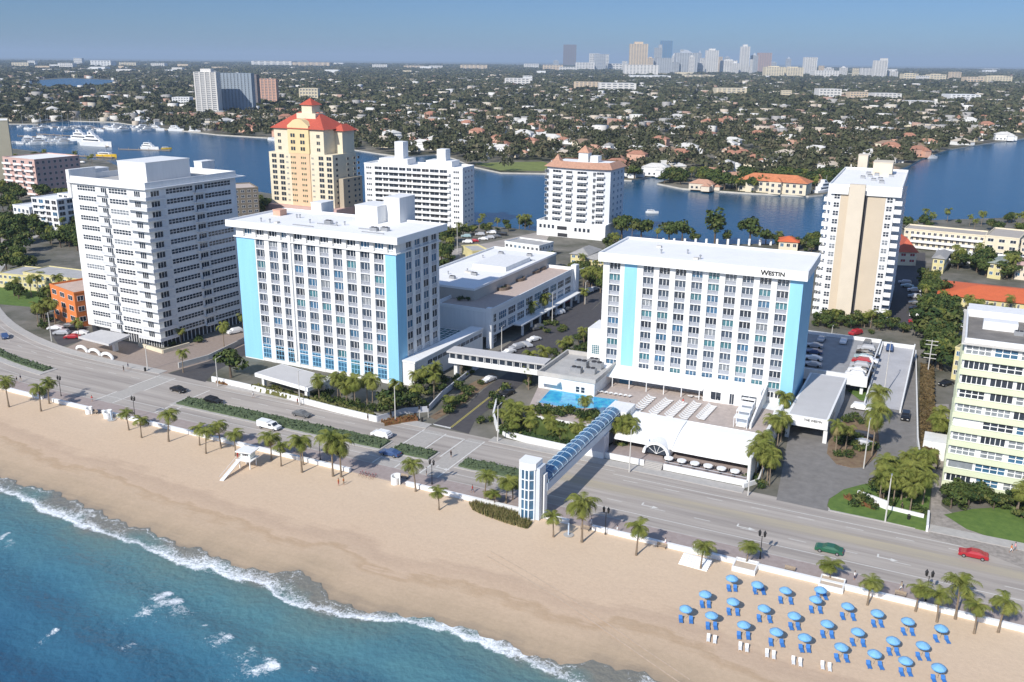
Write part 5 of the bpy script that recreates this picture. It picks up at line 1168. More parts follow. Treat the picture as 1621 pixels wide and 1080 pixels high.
for k, (x, y, h) in enumerate([(841, 515, 7), (862, 505, 7.5), (905, 470, 8), (925, 482, 5)]): palm(G(x, y), h, '%s palm along the terrace building forecourt' % ordn(k), 'forecourt palms', big=True)
cluster([(850, 520), (878, 535), (900, 520), (880, 505)], 18, 0, 0, 16, (4, 6), (3, 4), 'in the yellow green bed by the side street')
cluster([(873, 572), (900, 555), (945, 525), (955, 530), (950, 545), (900, 580)], 19, 4, 9, 14, (4, 6), (3.5, 5), 'along the right kerb of the side street')
cluster([(830, 625), (862, 590), (850, 588), (826, 612)], 20, 4, 1, 6, (5, 7), (4, 5), 'beside the pool house', big=True)
cluster([(700, 662), (740, 635), (765, 610), (760, 600), (720, 630), (690, 655)], 22, 1, 0, 22, (3, 4), (3, 4), 'in the orange bed beside the side street')
cluster([(765, 640), (800, 615), (790, 650), (772, 680), (756, 676)], 23, 0, 0, 12, (3, 4), (3, 4), 'in the strip right of the side street')
cluster([(1430, 372), (1621, 372), (1621, 352), (1430, 352)], 51, 10, 8, 6, (5, 7), (5, 8), 'between the cream motel and the waterway')
cluster([(125, 365), (250, 330), (240, 300), (120, 300)], 52, 4, 18, 4, (6, 8), (6, 9), 'behind the tall white tower')
cluster([(690, 440), (720, 412), (700, 390), (688, 400)], 53, 2, 5, 4, (6, 8), (6, 8), 'right behind the left hotel roof')
cluster([(60, 318), (110, 325), (105, 312), (60, 308)], 54, 2, 7, 4, (6, 8), (7, 9), 'between the pink block and the angular flats')
# waterfront trees behind the lettered hotel
for k, (x, y, h, kind) in enumerate([(984, 378, 13, 't'), (1015, 380, 12, 't'), (1059, 383, 11, 't'), (1080, 383, 11, 't'), (1131, 388, 19, 'T'), (1187, 388, 14, 't'), (1212, 388, 8, 't'), (1000, 380, 7, 'p'), (1040, 383, 6, 'p'), (1100, 386, 6, 't'), (1150, 388, 8, 'T'), (1230, 388, 6, 't'), (1275, 390, 6, 't'), (1290, 388, 7, 't')]):
    if kind == 'p': palm(G(x, y), h, '%s palm on the waterfront behind the lettered hotel' % ordn(k - 6), 'waterfront palms')
    else: tree(G(x, y), h, '%s tree from the left on the waterfront behind the lettered hotel' % ordn(k), 'waterfront trees', lib=TALL if kind == 'T' else None, kind='pine_tree' if kind == 'T' else 'broadleaf_tree', wide=1.4 if kind == 'T' else 1.0)
for k in range(13):
    x = 1050 + 17 * k; p = G(x, 389 - abs(k - 6) * .2); tag(MB().box(-.5, .5, -.5, .5, 0, 3.2).build('wall_post', white2, None, (p[0], p[1], 0)), 'white gate post in the waterfront fence row behind the lettered hotel', 'post', 'waterfront posts')
cluster([(1210, 396), (1300, 400), (1300, 388), (1215, 386)], 24, 3, 8, 8, (4, 6), (4, 6), 'around the small orange roofed house')
for k, p in enumerate(area([(852, 650), (900, 652), (945, 660), (950, 668), (900, 662), (852, 656)], 16, 501, z=5.0, gap=.9)): shrub(p, 1.15, 'bushy shrub along the seaward edge of the swimming pool', 'shrubs along the pool edge', zb=4.95)
cluster([(1062, 291), (1160, 302), (1160, 284), (1090, 280)], 61, 6, 9, 2, (7, 10), (7, 10), 'on the peninsula left of the orange roofed mansion')
cluster([(1228, 305), (1295, 306), (1295, 285), (1235, 282)], 62, 5, 8, 2, (7, 10), (7, 10), 'on the peninsula right of the orange roofed mansion')
cluster([(1165, 305), (1235, 307), (1235, 304), (1165, 301)], 63, 6, 0, 4, (6, 8), (5, 6), 'before the front of the orange roofed mansion')
# left side gardens
cluster([(0, 440), (45, 440), (45, 395), (0, 385)], 25, 2, 9, 6, (6, 9), (7, 10), 'in the dark grove at the far left')
cluster([(0, 385), (130, 400), (125, 370), (0, 355)], 26, 4, 20, 6, (6, 9), (6, 10), 'behind the grey roofed motel')
cluster([(0, 350), (40, 360), (40, 318), (0, 290)], 27, 3, 12, 6, (6, 9), (7, 10), 'in the dense belt left of the angular flats')
cluster([(20, 470), (100, 500), (105, 470), (60, 455)], 28, 6, 5, 10, (6, 9), (5, 7), 'in front of the grey roofed motel')
cluster([(60, 515), (85, 530), (95, 500), (50, 490)], 29, 6, 1, 10, (5, 8), (4, 6), 'on the corner before the orange block')
for k, (x, y, h) in enumerate([(125, 538, 6), (290, 590, 6), (355, 553, 7.5), (386, 528, 6)]): palm(G(x, y), h, ['palm in front of the orange block', 'small palm in the forecourt of the tall white tower', 'palm on the ramp between tower and hotel', 'palm close to the blue corner of the left hotel'][k])
cluster([(262, 552), (330, 540), (335, 530), (262, 545)], 30, 1, 0, 10, (4, 5), (3, 4), 'against the lobby of the tall white tower')
cluster([(100, 395), (140, 400), (135, 360), (100, 365)], 32, 2, 8, 4, (6, 8), (7, 9), 'left of the tall white tower')
cluster([(705, 395), (715, 400), (716, 375), (702, 372)], 33, 1, 2, 4, (6, 8), (7, 9), 'right of the white balcony slab')
cluster([(715, 378), (840, 366), (840, 357), (760, 360), (720, 366)], 34, 10, 9, 8, (4, 7), (4, 6), 'on the waterfront between the slab and the curved tower')
cluster([(530, 345), (570, 342), (572, 330), (532, 332)], 35, 2, 6, 4, (5, 7), (5, 8), 'beside the foot of the yellow tower')
cluster([(390, 350), (430, 340), (425, 318), (385, 325)], 36, 2, 9, 4, (5, 7), (6, 9), 'between the brown block and the yellow tower')
cluster([(0, 262), (110, 272), (160, 262), (100, 250), (40, 243)], 37, 12, 14, 6, (6, 9), (5, 8), 'around the marina car park')
cluster([(800, 425), (870, 445), (880, 410), (860, 400)], 38, 3, 6, 6, (5, 7), (4, 6), 'behind the far corner of the terrace building')
cluster([(955, 412), (985, 395), (975, 385), (955, 395)], 39, 2, 4, 4, (5, 7), (5, 7), 'behind the left roof corner of the lettered hotel')
for k, (x, y, h) in enumerate([(1499, 352, 6.5), (1553, 358, 7)]): palm(G(x, y), h, ['palm poking above the cream motel roof, left one', 'darker palm above the cream motel roof, right one'][k], big=True)
def hedge_px(pts, w_, h, label, m=hedge_m, zb=0.0, raw=False):
    """clipped hedge following survey points"""
    q = pts if raw else GG(pts); mb = MB(); r = random.Random(int(pts[0][0]))
    for (a, b_) in zip(q, q[1:]):
        L_ = math.dist(a, b_); n_ = max(1, int(L_ / .7)); d = ((b_[0] - a[0]) / L_, (b_[1] - a[1]) / L_); nn = (-d[1], d[0])
        k_ = max(2, int(w_ / .5)); rows = []
        for i in range(n_ + 1):
            c = (a[0] + d[0] * L_ * i / n_, a[1] + d[1] * L_ * i / n_); row = [(c[0] - nn[0] * w_ / 2, c[1] - nn[1] * w_ / 2, 0)]
            for j in range(k_ + 1):
                o_ = -w_ / 2 + w_ * j / k_; row.append((c[0] + nn[0] * o_ + r.uniform(-.12, .12), c[1] + nn[1] * o_ + r.uniform(-.12, .12), h * (.82 if j in (0, k_) else 1) + r.uniform(-.14, .14)))
            row.append((c[0] + nn[0] * w_ / 2, c[1] + nn[1] * w_ / 2, 0)); rows.append(row)
        K = k_ + 3; mb.add([p for row in rows for p in row], [(i * K + j, (i + 1) * K + j, (i + 1) * K + j + 1, i * K + j + 1) for i in range(n_) for j in range(K - 1)])
        for _ in range(int(L_ * w_ * 7)):
            t_ = r.random() * L_; o_ = r.uniform(-.5, .5) * w_; c = Vector((a[0] + d[0] * t_ + nn[0] * o_, a[1] + d[1] * t_ + nn[1] * o_, h + r.uniform(-.25, .18))); s = r.uniform(.1, .26)
            dd = Vector((r.uniform(-1, 1), r.uniform(-1, 1), r.uniform(-.3, 1))).normalized(); t = dd.orthogonal() * s; w2 = dd.cross(t); mb.add([c - t - w2, c + t - w2, c + t + w2, c - t + w2], [(0, 1, 2, 3)])
    return tag(mb.build('hedge', m, None, (0, 0, zb)), label, 'hedge')
rb_m = leafmat('rusty_hedge_leaves', (.075, .06, .025), (.17, .115, .055)); ol_m = leafmat('olive_hedge_leaves', (.10, .10, .035), (.17, .17, .06))
hedge_px([(1466, 590), (1466, 650), (1470, 742)], 3.4, 2.6, 'long rusty brown hedge between the deck ramp and the lime banded block', rb_m)
hedge_px([(402, 617), (470, 634), (560, 656), (592, 664)], 1.6, 1.5, 'low olive hedge running behind the long garden wall of the left hotel', ol_m)
hedge_px([(792, 686), (840, 697), (900, 710), (952, 722)], 1.2, 1.7, 'dark clipped hedge just behind the curved white garden wall', leaf[1])
hedge_px([(1338, 700), (1365, 697), (1384, 704)], 1.5, .7, 'low red brown hedge winding over the drive island', rb_m)
hedge_px([(1340, 788), (1362, 797), (1388, 806)], 2.0, .6, 'red flower bed under the entrance sign', red_bloom)
hedge_px([(606, 672), (630, 668), (660, 664)], 2.6, .8, 'red flower bed at the corner by the white light pole', red_bloom)
hedge_px([(345, 606), (372, 610)], 1.2, .6, 'short red flower bed at the left end of the garden wall', red_bloom)
hedge_px([(1545, 422), (1562, 428)], 6, 2.5, 'bright green clipped bush by the right cream flats', grass)
_e = [G(852, 650, 5), G(850, 658, 5), G(905, 668, 5), G(953, 676, 5)]
hedge_px([(x - .2, y - 1.0) for x, y in _e], 1.8, 4.6, 'tall dense green planting screening the pool deck wall', leaf[0], raw=True)
# sea oats dune patch
r = random.Random(9); mb = MB(); dune = GG([(742, 797), (760, 795), (790, 803), (825, 815), (843, 828), (835, 838), (805, 830), (770, 818), (748, 808)])
for _ in range(5200):
    x = r.uniform(min(p[0] for p in dune), max(p[0] for p in dune)); y = r.uniform(min(p[1] for p in dune), max(p[1] for p in dune))
    if not inpoly(x, y, dune): continue
    h = r.uniform(.4, 1.0); a = r.uniform(0, 6.28); w_ = .09; dx, dy = r.uniform(-.3, .3), r.uniform(-.3, .3)
    mb.add([(x - w_ * math.cos(a), y - w_ * math.sin(a), -.1), (x + w_ * math.cos(a), y + w_ * math.sin(a), -.1), (x + dx, y + dy, h)], [(0, 1, 2)], r.choice([0, 0, 1]))
tag(mb.build('dune_grass', [leafmat('sea_oats', (.17, .145, .06), (.26, .22, .10)), leafmat('sea_grass_green', (.08, .10, .03), (.14, .15, .05))]), 'patch of yellow green dune grass on the sand left of the lift tower', 'dune grass', None, 'stuff')

# ================================================================ SUBURB ACROSS THE WATER
def pip(X, Y, poly):
    c = np.zeros(X.shape, bool); j = len(poly) - 1
    for i in range(len(poly)):
        yi, yj = poly[i][1], poly[j][1]
        m = ((yi > Y) != (yj > Y)); xx = (poly[j][0] - poly[i][0]) * (Y - yi) / (yj - yi + 1e-12) + poly[i][0]
        c ^= m & (X < xx); j = i
    return c
main_in = mp
def sample_main(n, d0, d1, power, seed, margin=0.0):
    rs = np.random.default_rng(seed); t = rs.random(n); d = (d0 ** power + t * (d1 ** power - d0 ** power)) ** (1 / power)
    a = rs.uniform(-.55, .55, n); X = d / np.cos(a) * np.sin(a - YAW); Y = d / np.cos(a) * np.cos(a - YAW)
    # inside land, and a little away from the sea wall
    ok = pip(X, Y, main_in)
    for dx, dy in ((0, -margin), (margin, 0), (-margin, 0)): ok &= pip(X + dx, Y + dy, main_in) if margin else ok
    ok &= ~pip(X, Y, GG([(748, 259), (792, 270), (860, 271), (875, 262), (860, 256), (790, 257)])) & ~pip(X, Y, GG([(40, 138), (62, 126), (110, 123), (180, 126), (190, 134), (130, 141)]))
    return X[ok], Y[ok], d[ok]
HC = [(white, terra2), (white, terra), (cream, mat('white_tile_roof', (.62, .60, .55), .8, .1, .3)), (white, mat('grey_tile_roof', (.33, .32, .30))), (beigel, terra2), (white, mat('white_tile_roof', (.62, .6, .55))), (cream, mat('brown_tile_roof', (.27, .19, .13), .85, .2, .4)), (salmon, terra), (white, mat('white_tile_roof', (.62, .6, .55))), (white, mat('pale_tan_roof', (.50, .43, .34), .85, .1, .3))]
HN = ['terracotta pink', 'terracotta', 'white', 'grey', 'pale clay', 'white', 'brown', 'terracotta', 'white', 'tan']
house_lib = []
for k, (wm, rm) in enumerate(HC):
    r = random.Random(k); W_, D_ = r.uniform(14, 22), r.uniform(9, 13); H_ = r.choice([3.4, 4.2, 6.5])
    wb_ = MB().box(0, W_, 0, D_, 0, H_).box(W_ * .6, W_ * .95, -5, -.003, 0, H_ * .8); wb_.box(W_, W_ + 4, 3, D_ - 2, 0, H_ * .6)
    rb = MB().hip(0, W_, 0, D_, H_, 2.6); rb.hip(W_ * .6, W_ * .95, -5, 1.5, H_ * .8, 1.8); rb.hip(W_, W_ + 4, 3, D_ - 2, H_ * .6, 1.4)
    wn = MB()
    for i in range(4): wn.box(1.5 + i * W_ / 5, 2.9 + i * W_ / 5, -.04, 0, 1.0, 2.4)
    house_lib.append((wb_.mesh('wall', wm), rb.mesh('roof', rm), wn.mesh('window', glass), HN[k]))
X, Y, Dd = sample_main(4500, 560, 1500, 1.0, 5, 9)
placed = []; cnt = 0
for x, y, d in zip(X, Y, Dd):
    if cnt >= 285: break
    if any((x - a) ** 2 + (y - b_) ** 2 < (19 + d * .006) ** 2 for a, b_ in placed): continue
    placed.append((x, y)); k = random.randrange(10); hl = house_lib[k]
    t = thing('suburban_house', 'suburban house with a %s roof among trees across the waterway' % hl[3], 'house', (x, y, 0), R_(random.choice([0, 90, 12, -20, 180, 45]) + random.uniform(-6, 6)), 'suburban houses with a %s roof' % hl[3])
    s = random.uniform(.8, 1.15); t.scale = (s, s, s * 1.1); put('wall', hl[0], t); put('roof', hl[1], t)
    if d < 900: put('window', hl[2], t)
    cnt += 1
# waterfront mansions that read singly
def mansion(px, rz, label, k, s=1.05):
    hl = house_lib[k]; p = G(*px); placed.append(p); t = thing('waterfront_house', label, 'house', (*p, 0), R_(rz)); t.scale = (s, s, s); put('wall', hl[0], t); put('roof', hl[1], t); put('window', hl[2], t)
    return t
hl = MB(); 
mh = thing('mansion', 'large two storey cream mansion with an orange tile roof on the peninsula tip', 'mansion', (*G(1168, 302), 0), R_(-4))
MB().box(0, 46, 0, 16, 0, 8).box(6, 12, -3, -.003, 0, 7).box(22, 30, -3.5, -.003, 0, 8).build('wall', cream, mh)
orr = mat('orange_tile_roof', (.55, .20, .09), .8, .2, .5)
MB().hip(0, 46, 0, 16, 8, 4.2, o=1.2).hip(22, 30, -3.5, 4, 8.2, 3).build('roof', orr, mh)
its = []
for k in range(10):
    for z in (1, 4.8): me, su_ = window_mesh(2.0, 2.2, 2, 1, white2, glass); its.append((me, su_, 1.2 + 4.5 * k, (-3 if 6 <= 1.2 + 4.5 * k < 11 else -3.5 if 22 <= 1.2 + 4.5 * k < 28.5 else 0), z, 0))
many(mh, 'window', its)
for px, rz, lb, k in [((1180, 262), 5, 'long house with an orange roof behind the mansion', 7), ((1090, 300), 0, 'low pale house left of the mansion, behind the sea wall', 4), ((1235, 232), -10, 'pink roofed house deep in trees above the mansion', 0), ((1300, 262), 0, 'brown roofed house right behind the beige tower roof', 6), ((1330, 262), -15, 'tan roofed house touching the beige tower penthouse', 9), ((1395, 240), 10, 'orange roofed house right of the beige tower top', 7), ((1140, 215), 0, 'broad terracotta house in the middle of the far trees', 1),
                      ((975, 280), 10, 'grey roofed house on the seawall right of the curved tower', 3), ((1015, 278), 5, 'white roofed pavilion by the inlet', 5), ((1060, 252), 0, 'orange roofed house behind the inlet', 7), ((735, 250), -10, 'pale house at the left end of the dry lawn', 9), ((650, 236), 0, 'white roofed house above the white slab roof towers', 5), ((590, 232), 0, 'cream house right of the yellow tower roof', 2), ((1575, 222), 10, 'white waterfront pavilion at the far right shore', 5), ((1500, 225), 0, 'pale waterfront house on the right shore', 2), ((780, 232), 0, 'terracotta roofed house behind the dry lawn', 1), ((870, 222), 0, 'pink roofed house above the curved tower', 0)]:
    mansion(px, rz, lb, k)
# far houses as one mass
def far_mass(name, X, Y, S, H, mats, pick, label, cat):
    n = len(X); base = np.array([(-1, -1, 0), (1, -1, 0), (1, 1, 0), (-1, 1, 0), (-1, -1, 1), (1, -1, 1), (1, 1, 1), (-1, 1, 1)], float)
    fq = np.array([(4, 5, 6, 7), (0, 1, 5, 4), (1, 2, 6, 5), (2, 3, 7, 6), (3, 0, 4, 7)])
    rs = np.random.default_rng(3); A = rs.uniform(0, PI, n); asp = rs.uniform(.5, 1, n)
    P_ = base[None] * np.stack([S, S * asp, H], -1)[:, None, :]; c, s = np.cos(A)[:, None], np.sin(A)[:, None]
    co = np.stack([P_[..., 0] * c - P_[..., 1] * s + X[:, None], P_[..., 0] * s + P_[..., 1] * c + Y[:, None], P_[..., 2]], -1).reshape(-1, 3)
    F = (fq[None] + (np.arange(n) * 8)[:, None, None]).reshape(-1, 4)
    quad_mesh(name, co, F, mats, np.repeat(pick, 5), label, cat)
def quad_mesh(name, co, F, mats, mi, label, cat, k=4):
    me = bpy.data.meshes.new(name); me.vertices.add(len(co)); me.vertices.foreach_set('co', co.astype(np.float32).ravel())
    me.loops.add(F.size); me.loops.foreach_set('vertex_index', F.astype(np.int32).ravel()); me.polygons.add(len(F))
    me.polygons.foreach_set('loop_start', np.arange(0, F.size, k, dtype=np.int32)); me.polygons.foreach_set('loop_total', np.full(len(F), k, dtype=np.int32))
    for m in mats: me.materials.append(m)
    me.polygons.foreach_set('material_index', mi.astype(np.int32)); me.update(); me.validate(); o = put(name, me); tag(o, label, cat, None, 'stuff'); return o
X, Y, Dd = sample_main(5000, 1150, 13000, .5, 8)
rs = np.random.default_rng(4); far_mass('distant_houses', X, Y, rs.uniform(4, 8.5, len(X)) * (1 + Dd / 6500), rs.uniform(4, 8.5, len(X)) * (1 + Dd / 9000), [mat('white_tile_roof', (.62, .6, .55)), mat('far_clay_roof', (.38, .25, .19), .85, .2, .05), mat('far_cream_wall', (.52, .47, .38), .85, .1, .05), mat('pale_tan_roof', (.5, .43, .34)), mat('far_white_wall', (.66, .65, .62), .85, .1, .05), mat('grey_tile_roof', (.33, .32, .3))], rs.choice([0, 1, 2, 3, 3, 4, 5, 5, 5], len(X)), 'thousands of small pale houses scattered to the horizon', 'houses')
# trees: one canopy mass made of leaf clumps
far_leaf = [leafmat('far_green_leaves', (.055, .062, .030), (.10, .105, .052)), leafmat('far_dark_leaves', (.038, .043, .022), (.066, .07, .038)), leafmat('far_olive_leaves', (.10, .092, .05), (.15, .135, .08))]
def forest(name, X, Y, Rr, Hh, nf, seed, label, scale=.62):
    n = len(X); rs = np.random.default_rng(seed)
    d = rs.normal(size=(n, nf, 3)); d[..., 2] = np.abs(d[..., 2]) * .9 + .05; d /= np.linalg.norm(d, axis=-1, keepdims=True)
    lob = 1 + .35 * np.sin(d[..., 0] * 5 + rs.uniform(0, 6, (n, 1))) * np.cos(d[..., 1] * 4 + rs.uniform(0, 6, (n, 1)))
    cen = np.stack([X, Y, Hh * .40], -1)[:, None, :] + d * np.stack([Rr, Rr, Hh * .55], -1)[:, None, :] * (lob * rs.uniform(.8, 1.05, (n, nf)))[..., None]
    nr = d + rs.normal(size=d.shape) * .45; nr /= np.linalg.norm(nr, axis=-1, keepdims=True)
    t = np.cross(nr, rs.normal(size=d.shape)); t /= np.linalg.norm(t, axis=-1, keepdims=True); w_ = np.cross(nr, t)
    s = (Rr[:, None] * scale * rs.uniform(.6, 1.2, (n, nf)))[..., None]
    co = np.stack([cen - t * s, cen - w_ * s * .8, cen + t * s, cen + w_ * s * .8], 2).reshape(-1, 3); co[:, 2] = np.maximum(co[:, 2], .1)
    F = np.arange(n * nf * 4).reshape(-1, 4); tone = rs.choice([0, 0, 0, 1, 1, 2], n); mi = np.where(rs.random((n, nf)) < .75, tone[:, None], rs.integers(0, 3, (n, nf))).ravel()
    quad_mesh(name, co, F, far_leaf, mi, label, 'trees')
X, Y, Dd = sample_main(5600, 500, 1500, 1.1, 11, 2); hp_ = np.array(placed)
keep = np.ones(len(X), bool)
for i in range(0, len(hp_)):
    keep &= ((X - hp_[i, 0] - 4) ** 2 + (Y - hp_[i, 1] - 3) ** 2) > (7.5 + 0 * X) ** 2
X, Y, Dd = X[keep], Y[keep], Dd[keep]
for k in range(110):    # the nearest suburban trees stand singly
    pass
order = np.argsort(Dd); near = order[:60]; rest = order[60:]
for i in near: tree((X[i], Y[i], 0), float(rs.uniform(7, 13)), 'leafy tree near the sea wall across the waterway', 'trees along the far sea wall', wide=1.15)
forest('tree_canopy', X[rest], Y[rest], rs.uniform(3.2, 6.2, len(rest)), rs.uniform(6, 13, len(rest)), 46, 12, 'dense green tree canopy of the suburb across the waterway', .36)
X, Y, Dd = sample_main(14000, 1450, 14000, .5, 13)
forest('distant_tree_canopy', X, Y, 4.8 + Dd / 350, 7.5 + Dd / 1300, 24, 14, 'dark green tree cover stretching to the horizon', .55)
# ================================================================ CITY SKYLINE AND FAR BLOCKS
hz_glass = mat('skyline_blue_glass', (.10, .22, .36), .3, .1, .02)
TOPS = [100.0]
def tower(x0, x1, ytop, yb, wallm, label, floors=18, cols=6, depth=None, crown=0, rz=None, grid_=True, cat='tower', group=None, name='skyline_tower'):
    a = G(x0, yb); dpt = a[0] * FW[0] + a[1] * FW[1] + CAM_H * math.sin(PITCH); W = (x1 - x0) / FOC * dpt; b_ = (a[0] + _rt[0] * W, a[1] + _rt[1] * W)
    H = height_at(b_, ytop + .2); depth = depth or W * .8
    # far towers taller than the eye
    if ytop < 96 + (x0 - 810) * .0093: 
        d = math.hypot(*b_); yh = P(b_[0], b_[1], CAM_H)[1]; H = CAM_H + (yh - ytop) / (P(b_[0], b_[1], 0)[1] - yh) * CAM_H
    TOPS.append(H * 1.16)
    t = thing(name, label, cat, (a[0], a[1], 0), math.atan2(b_[1] - a[1], b_[0] - a[0]), group)
    MB().box(0, W, 0, depth, 0, H).build('wall', wallm, t)
    if grid_:
        wb_ = MB()
        for k in range(floors):
            z = H * (k + .35) / floors; wb_.box(W * .04, W * .96, -.25, 0, z, z + H / floors * .42)
        wb_.build('window_bands', mat('hazy_window_band', (.16, .18, .2), .4, .1, .05), t)
        fb_ = MB()
        for c in range(cols + 1): x = W * c / cols; fb_.box(x - W * .03, x + W * .03, -.6, 0.01, 0, H)
        fb_.build('pilasters', wallm, t)
    if crown == 1: MB().box(W * .25, W * .75, depth * .2, depth * .8, H, H + H * .07).build('crown', wallm, t)
    if crown == 2: MB().hip(W * .2, W * .8, depth * .2, depth * .8, H, H * .14, o=0).build('crown', wallm, t)
    if crown == 3: MB().box(W * .6, W * 1.0, 0, depth, H, H + H * .12).build('crown', wallm, t)
    return t
skw = mat('skyline_white', (.66, .64, .60), .8, .05, .02); skt = mat('skyline_tan', (.60, .48, .34), .8, .05, .02); skb = mat('skyline_brown', (.16, .11, .10), .7, .05, .02); skg = mat('skyline_grey', (.40, .42, .44), .6, .05, .02); sky_ = mat('skyline_yellow', (.64, .56, .40), .8, .05, .02); skp = mat('skyline_rose', (.42, .30, .27), .8, .05, .02)
for a in [(892, 911, 71, 106, skb, 'dark brown downtown tower, leftmost of the skyline', 20, 5, None, 0), (933, 948, 85, 112, skw, 'pale downtown block left of the dark wedge', 10, 4, None, 0), (941, 958, 86, 113, skg, 'dark grey downtown wedge tower', 12, 5, None, 0), (957, 963, 86, 112, skw, 'thin pale slab right of the dark wedge', 12, 2, None, 0),
          (997, 1023, 70, 118, skt, 'broad tan downtown tower with a stepped crown', 26, 6, None, 1), (1035, 1046, 76, 116, skg, 'thin open framed tower left of the blue one', 20, 3, None, 3), (1045, 1062, 65, 112, hz_glass, 'blue glass downtown tower, tallest of the skyline', 26, 5, None, 0), (1040, 1062, 92, 119, skg, 'low grey tower before the blue one', 14, 6, None, 0), (1070, 1102, 84, 118, skg, 'wide grey downtown tower with a pointed crown', 18, 8, None, 2),
          (1117, 1135, 80, 118, skw, 'white ribbed downtown tower', 22, 5, None, 1), (1108, 1118, 92, 117, skw, 'low pale tower left of the ribbed one', 14, 3, None, 0), (1142, 1165, 96, 118, skw, 'stepped pale block before the white slim tower', 12, 6, None, 1), (1171, 1184, 74, 118, skw, 'slim bright white downtown tower', 28, 3, None, 1), (1188, 1198, 88, 118, skg, 'grey tower with a pointed cap', 20, 3, None, 2), (1200, 1219, 84, 116, skp, 'rose brown downtown tower', 20, 5, None, 0),
          (1273, 1291, 91, 121, skw, 'white tower standing right of the yellow blocks', 18, 5, None, 0), (1384, 1402, 96, 125, skw, 'white tower with a dark side, rightmost of the skyline', 18, 4, None, 3), (1212, 1240, 106, 124, sky_, 'yellow block with a stepped roofline, left half', 8, 7, None, 1), (1242, 1270, 107, 124, sky_, 'yellow block with a stepped roofline, right half', 8, 7, None, 1),
          (1290, 1326, 112, 124, skw, 'low pale block right of the white tower', 5, 8, None, 0), (1350, 1358, 108, 124, sky_, 'small yellow block left of the rightmost tower', 7, 3, None, 0), (1430, 1452, 117, 129, sky_, 'low cream apartment block on the right horizon, left of three', 4, 5, None, 1), (1454, 1470, 120, 130, skw, 'low cream apartment block on the right horizon, middle of three', 3, 5, None, 0), (1472, 1496, 118, 130, sky_, 'low cream apartment block on the right horizon, right of three', 4, 5, None, 1), (1530, 1556, 122, 133, skt, 'tan low block near the right edge of the horizon', 3, 5, None, 0), (1562, 1600, 121, 133, sky_, 'cream low block nearest the right edge of the horizon', 4, 8, None, 1),
          (886, 912, 106, 114, skw, 'white podium block under the brown tower', 3, 6, None, 0), (912, 940, 99, 113, skw, 'white block between the brown tower and the wedge', 6, 6, None, 0), (990, 1040, 103, 121, skw, 'broad white block below the tan tower', 8, 9, None, 0), (1062, 1074, 98, 118, skg, 'narrow grey block behind the wide grey tower', 10, 3, None, 0), (1103, 1112, 100, 118, skw, 'narrow pale block beside the wide grey tower', 8, 3, None, 0), (963, 996, 101, 113, skw, 'low white block between the wedge and the tan tower', 4, 6, None, 0)]:
    tower(*a)
for k, (x0, x1, yt_, yb, m_) in enumerate([(985, 992, 97, 114, skw), (1024, 1033, 92, 116, skt), (1063, 1069, 88, 114, skw), (1076, 1084, 79, 112, skw), (1090, 1098, 90, 119, skw), (1104, 1109, 84, 112, skg), (1136, 1142, 90, 117, skt), (1146, 1154, 91, 113, skg), (1158, 1168, 100, 119, skw), (1186, 1190, 94, 119, skw), (1220, 1228, 99, 115, skg), (1244, 1251, 93, 112, skg), (1296, 1303, 104, 122, skt), (1306, 1318, 108, 123, skw), (1330, 1340, 107, 122, skw), (1364, 1380, 108, 122, skw), (876, 884, 96, 108, skg), (1408, 1420, 113, 125, skw), (1505, 1520, 114, 127, skt)]):
    tower(x0, x1, yt_, yb, m_, '%s slender downtown block filling the skyline, %s from the left' % (['pale', 'tan', 'grey'][[skw, skt, skg].index(m_)], ordn(k)), 14, 3, None, k % 3, group='slender skyline blocks')
r = random.Random(77)
for k in range(46):
    x0 = r.uniform(-5, 1600); yy = (88 + x0 * .0093) + r.uniform(9, 26); w_ = r.uniform(6, 26); tower(x0, x0 + w_, yy - r.uniform(3.5, 7), yy, r.choice([skw, skw, skt, white, sky_]), 'tiny pale block near the horizon among the far trees', 3, 5, None, 0, grid_=False, group='tiny horizon blocks', name='distant_block', cat='building')
for k, (x0, x1, yt_, yb) in enumerate([(800, 838, 124, 137), (910, 950, 130, 143), (950, 1005, 132, 146), (828, 842, 120, 132), (1135, 1180, 140, 152), (1296, 1330, 141, 158), (1345, 1372, 146, 161), (1385, 1425, 148, 160), (1505, 1550, 150, 161), (1238, 1252, 143, 156), (400, 460, 97, 106), (465, 520, 99, 107), (118, 130, 92, 104), (45, 56, 96, 106), (20, 45, 99, 108), (590, 612, 102, 110), (730, 770, 103, 112), (830, 852, 101, 110), (274, 300, 154, 168), (475, 503, 140, 160), (1440, 1480, 160, 168), (860, 890, 103, 113), (95, 115, 100, 110), (145, 175, 96, 107), (190, 215, 99, 107), (240, 260, 100, 108), (640, 670, 104, 110), (680, 700, 104, 111), (1000, 1060, 120, 126), (1085, 1130, 119, 125)]):
    tower(x0, x1, yt_, yb, [skw, skt, skw, white, sky_][k % 5], '%s low pale block among the far trees, %s' % (['white', 'tan', 'broad white', 'bright', 'yellowish'][k % 5], 'at the left of the picture' if x0 < 540 else 'in the middle distance below the skyline' if x0 < 1100 else 'towards the right of the picture'), 4, 6, None, 0, group='far low blocks', name='distant_block', cat='building')
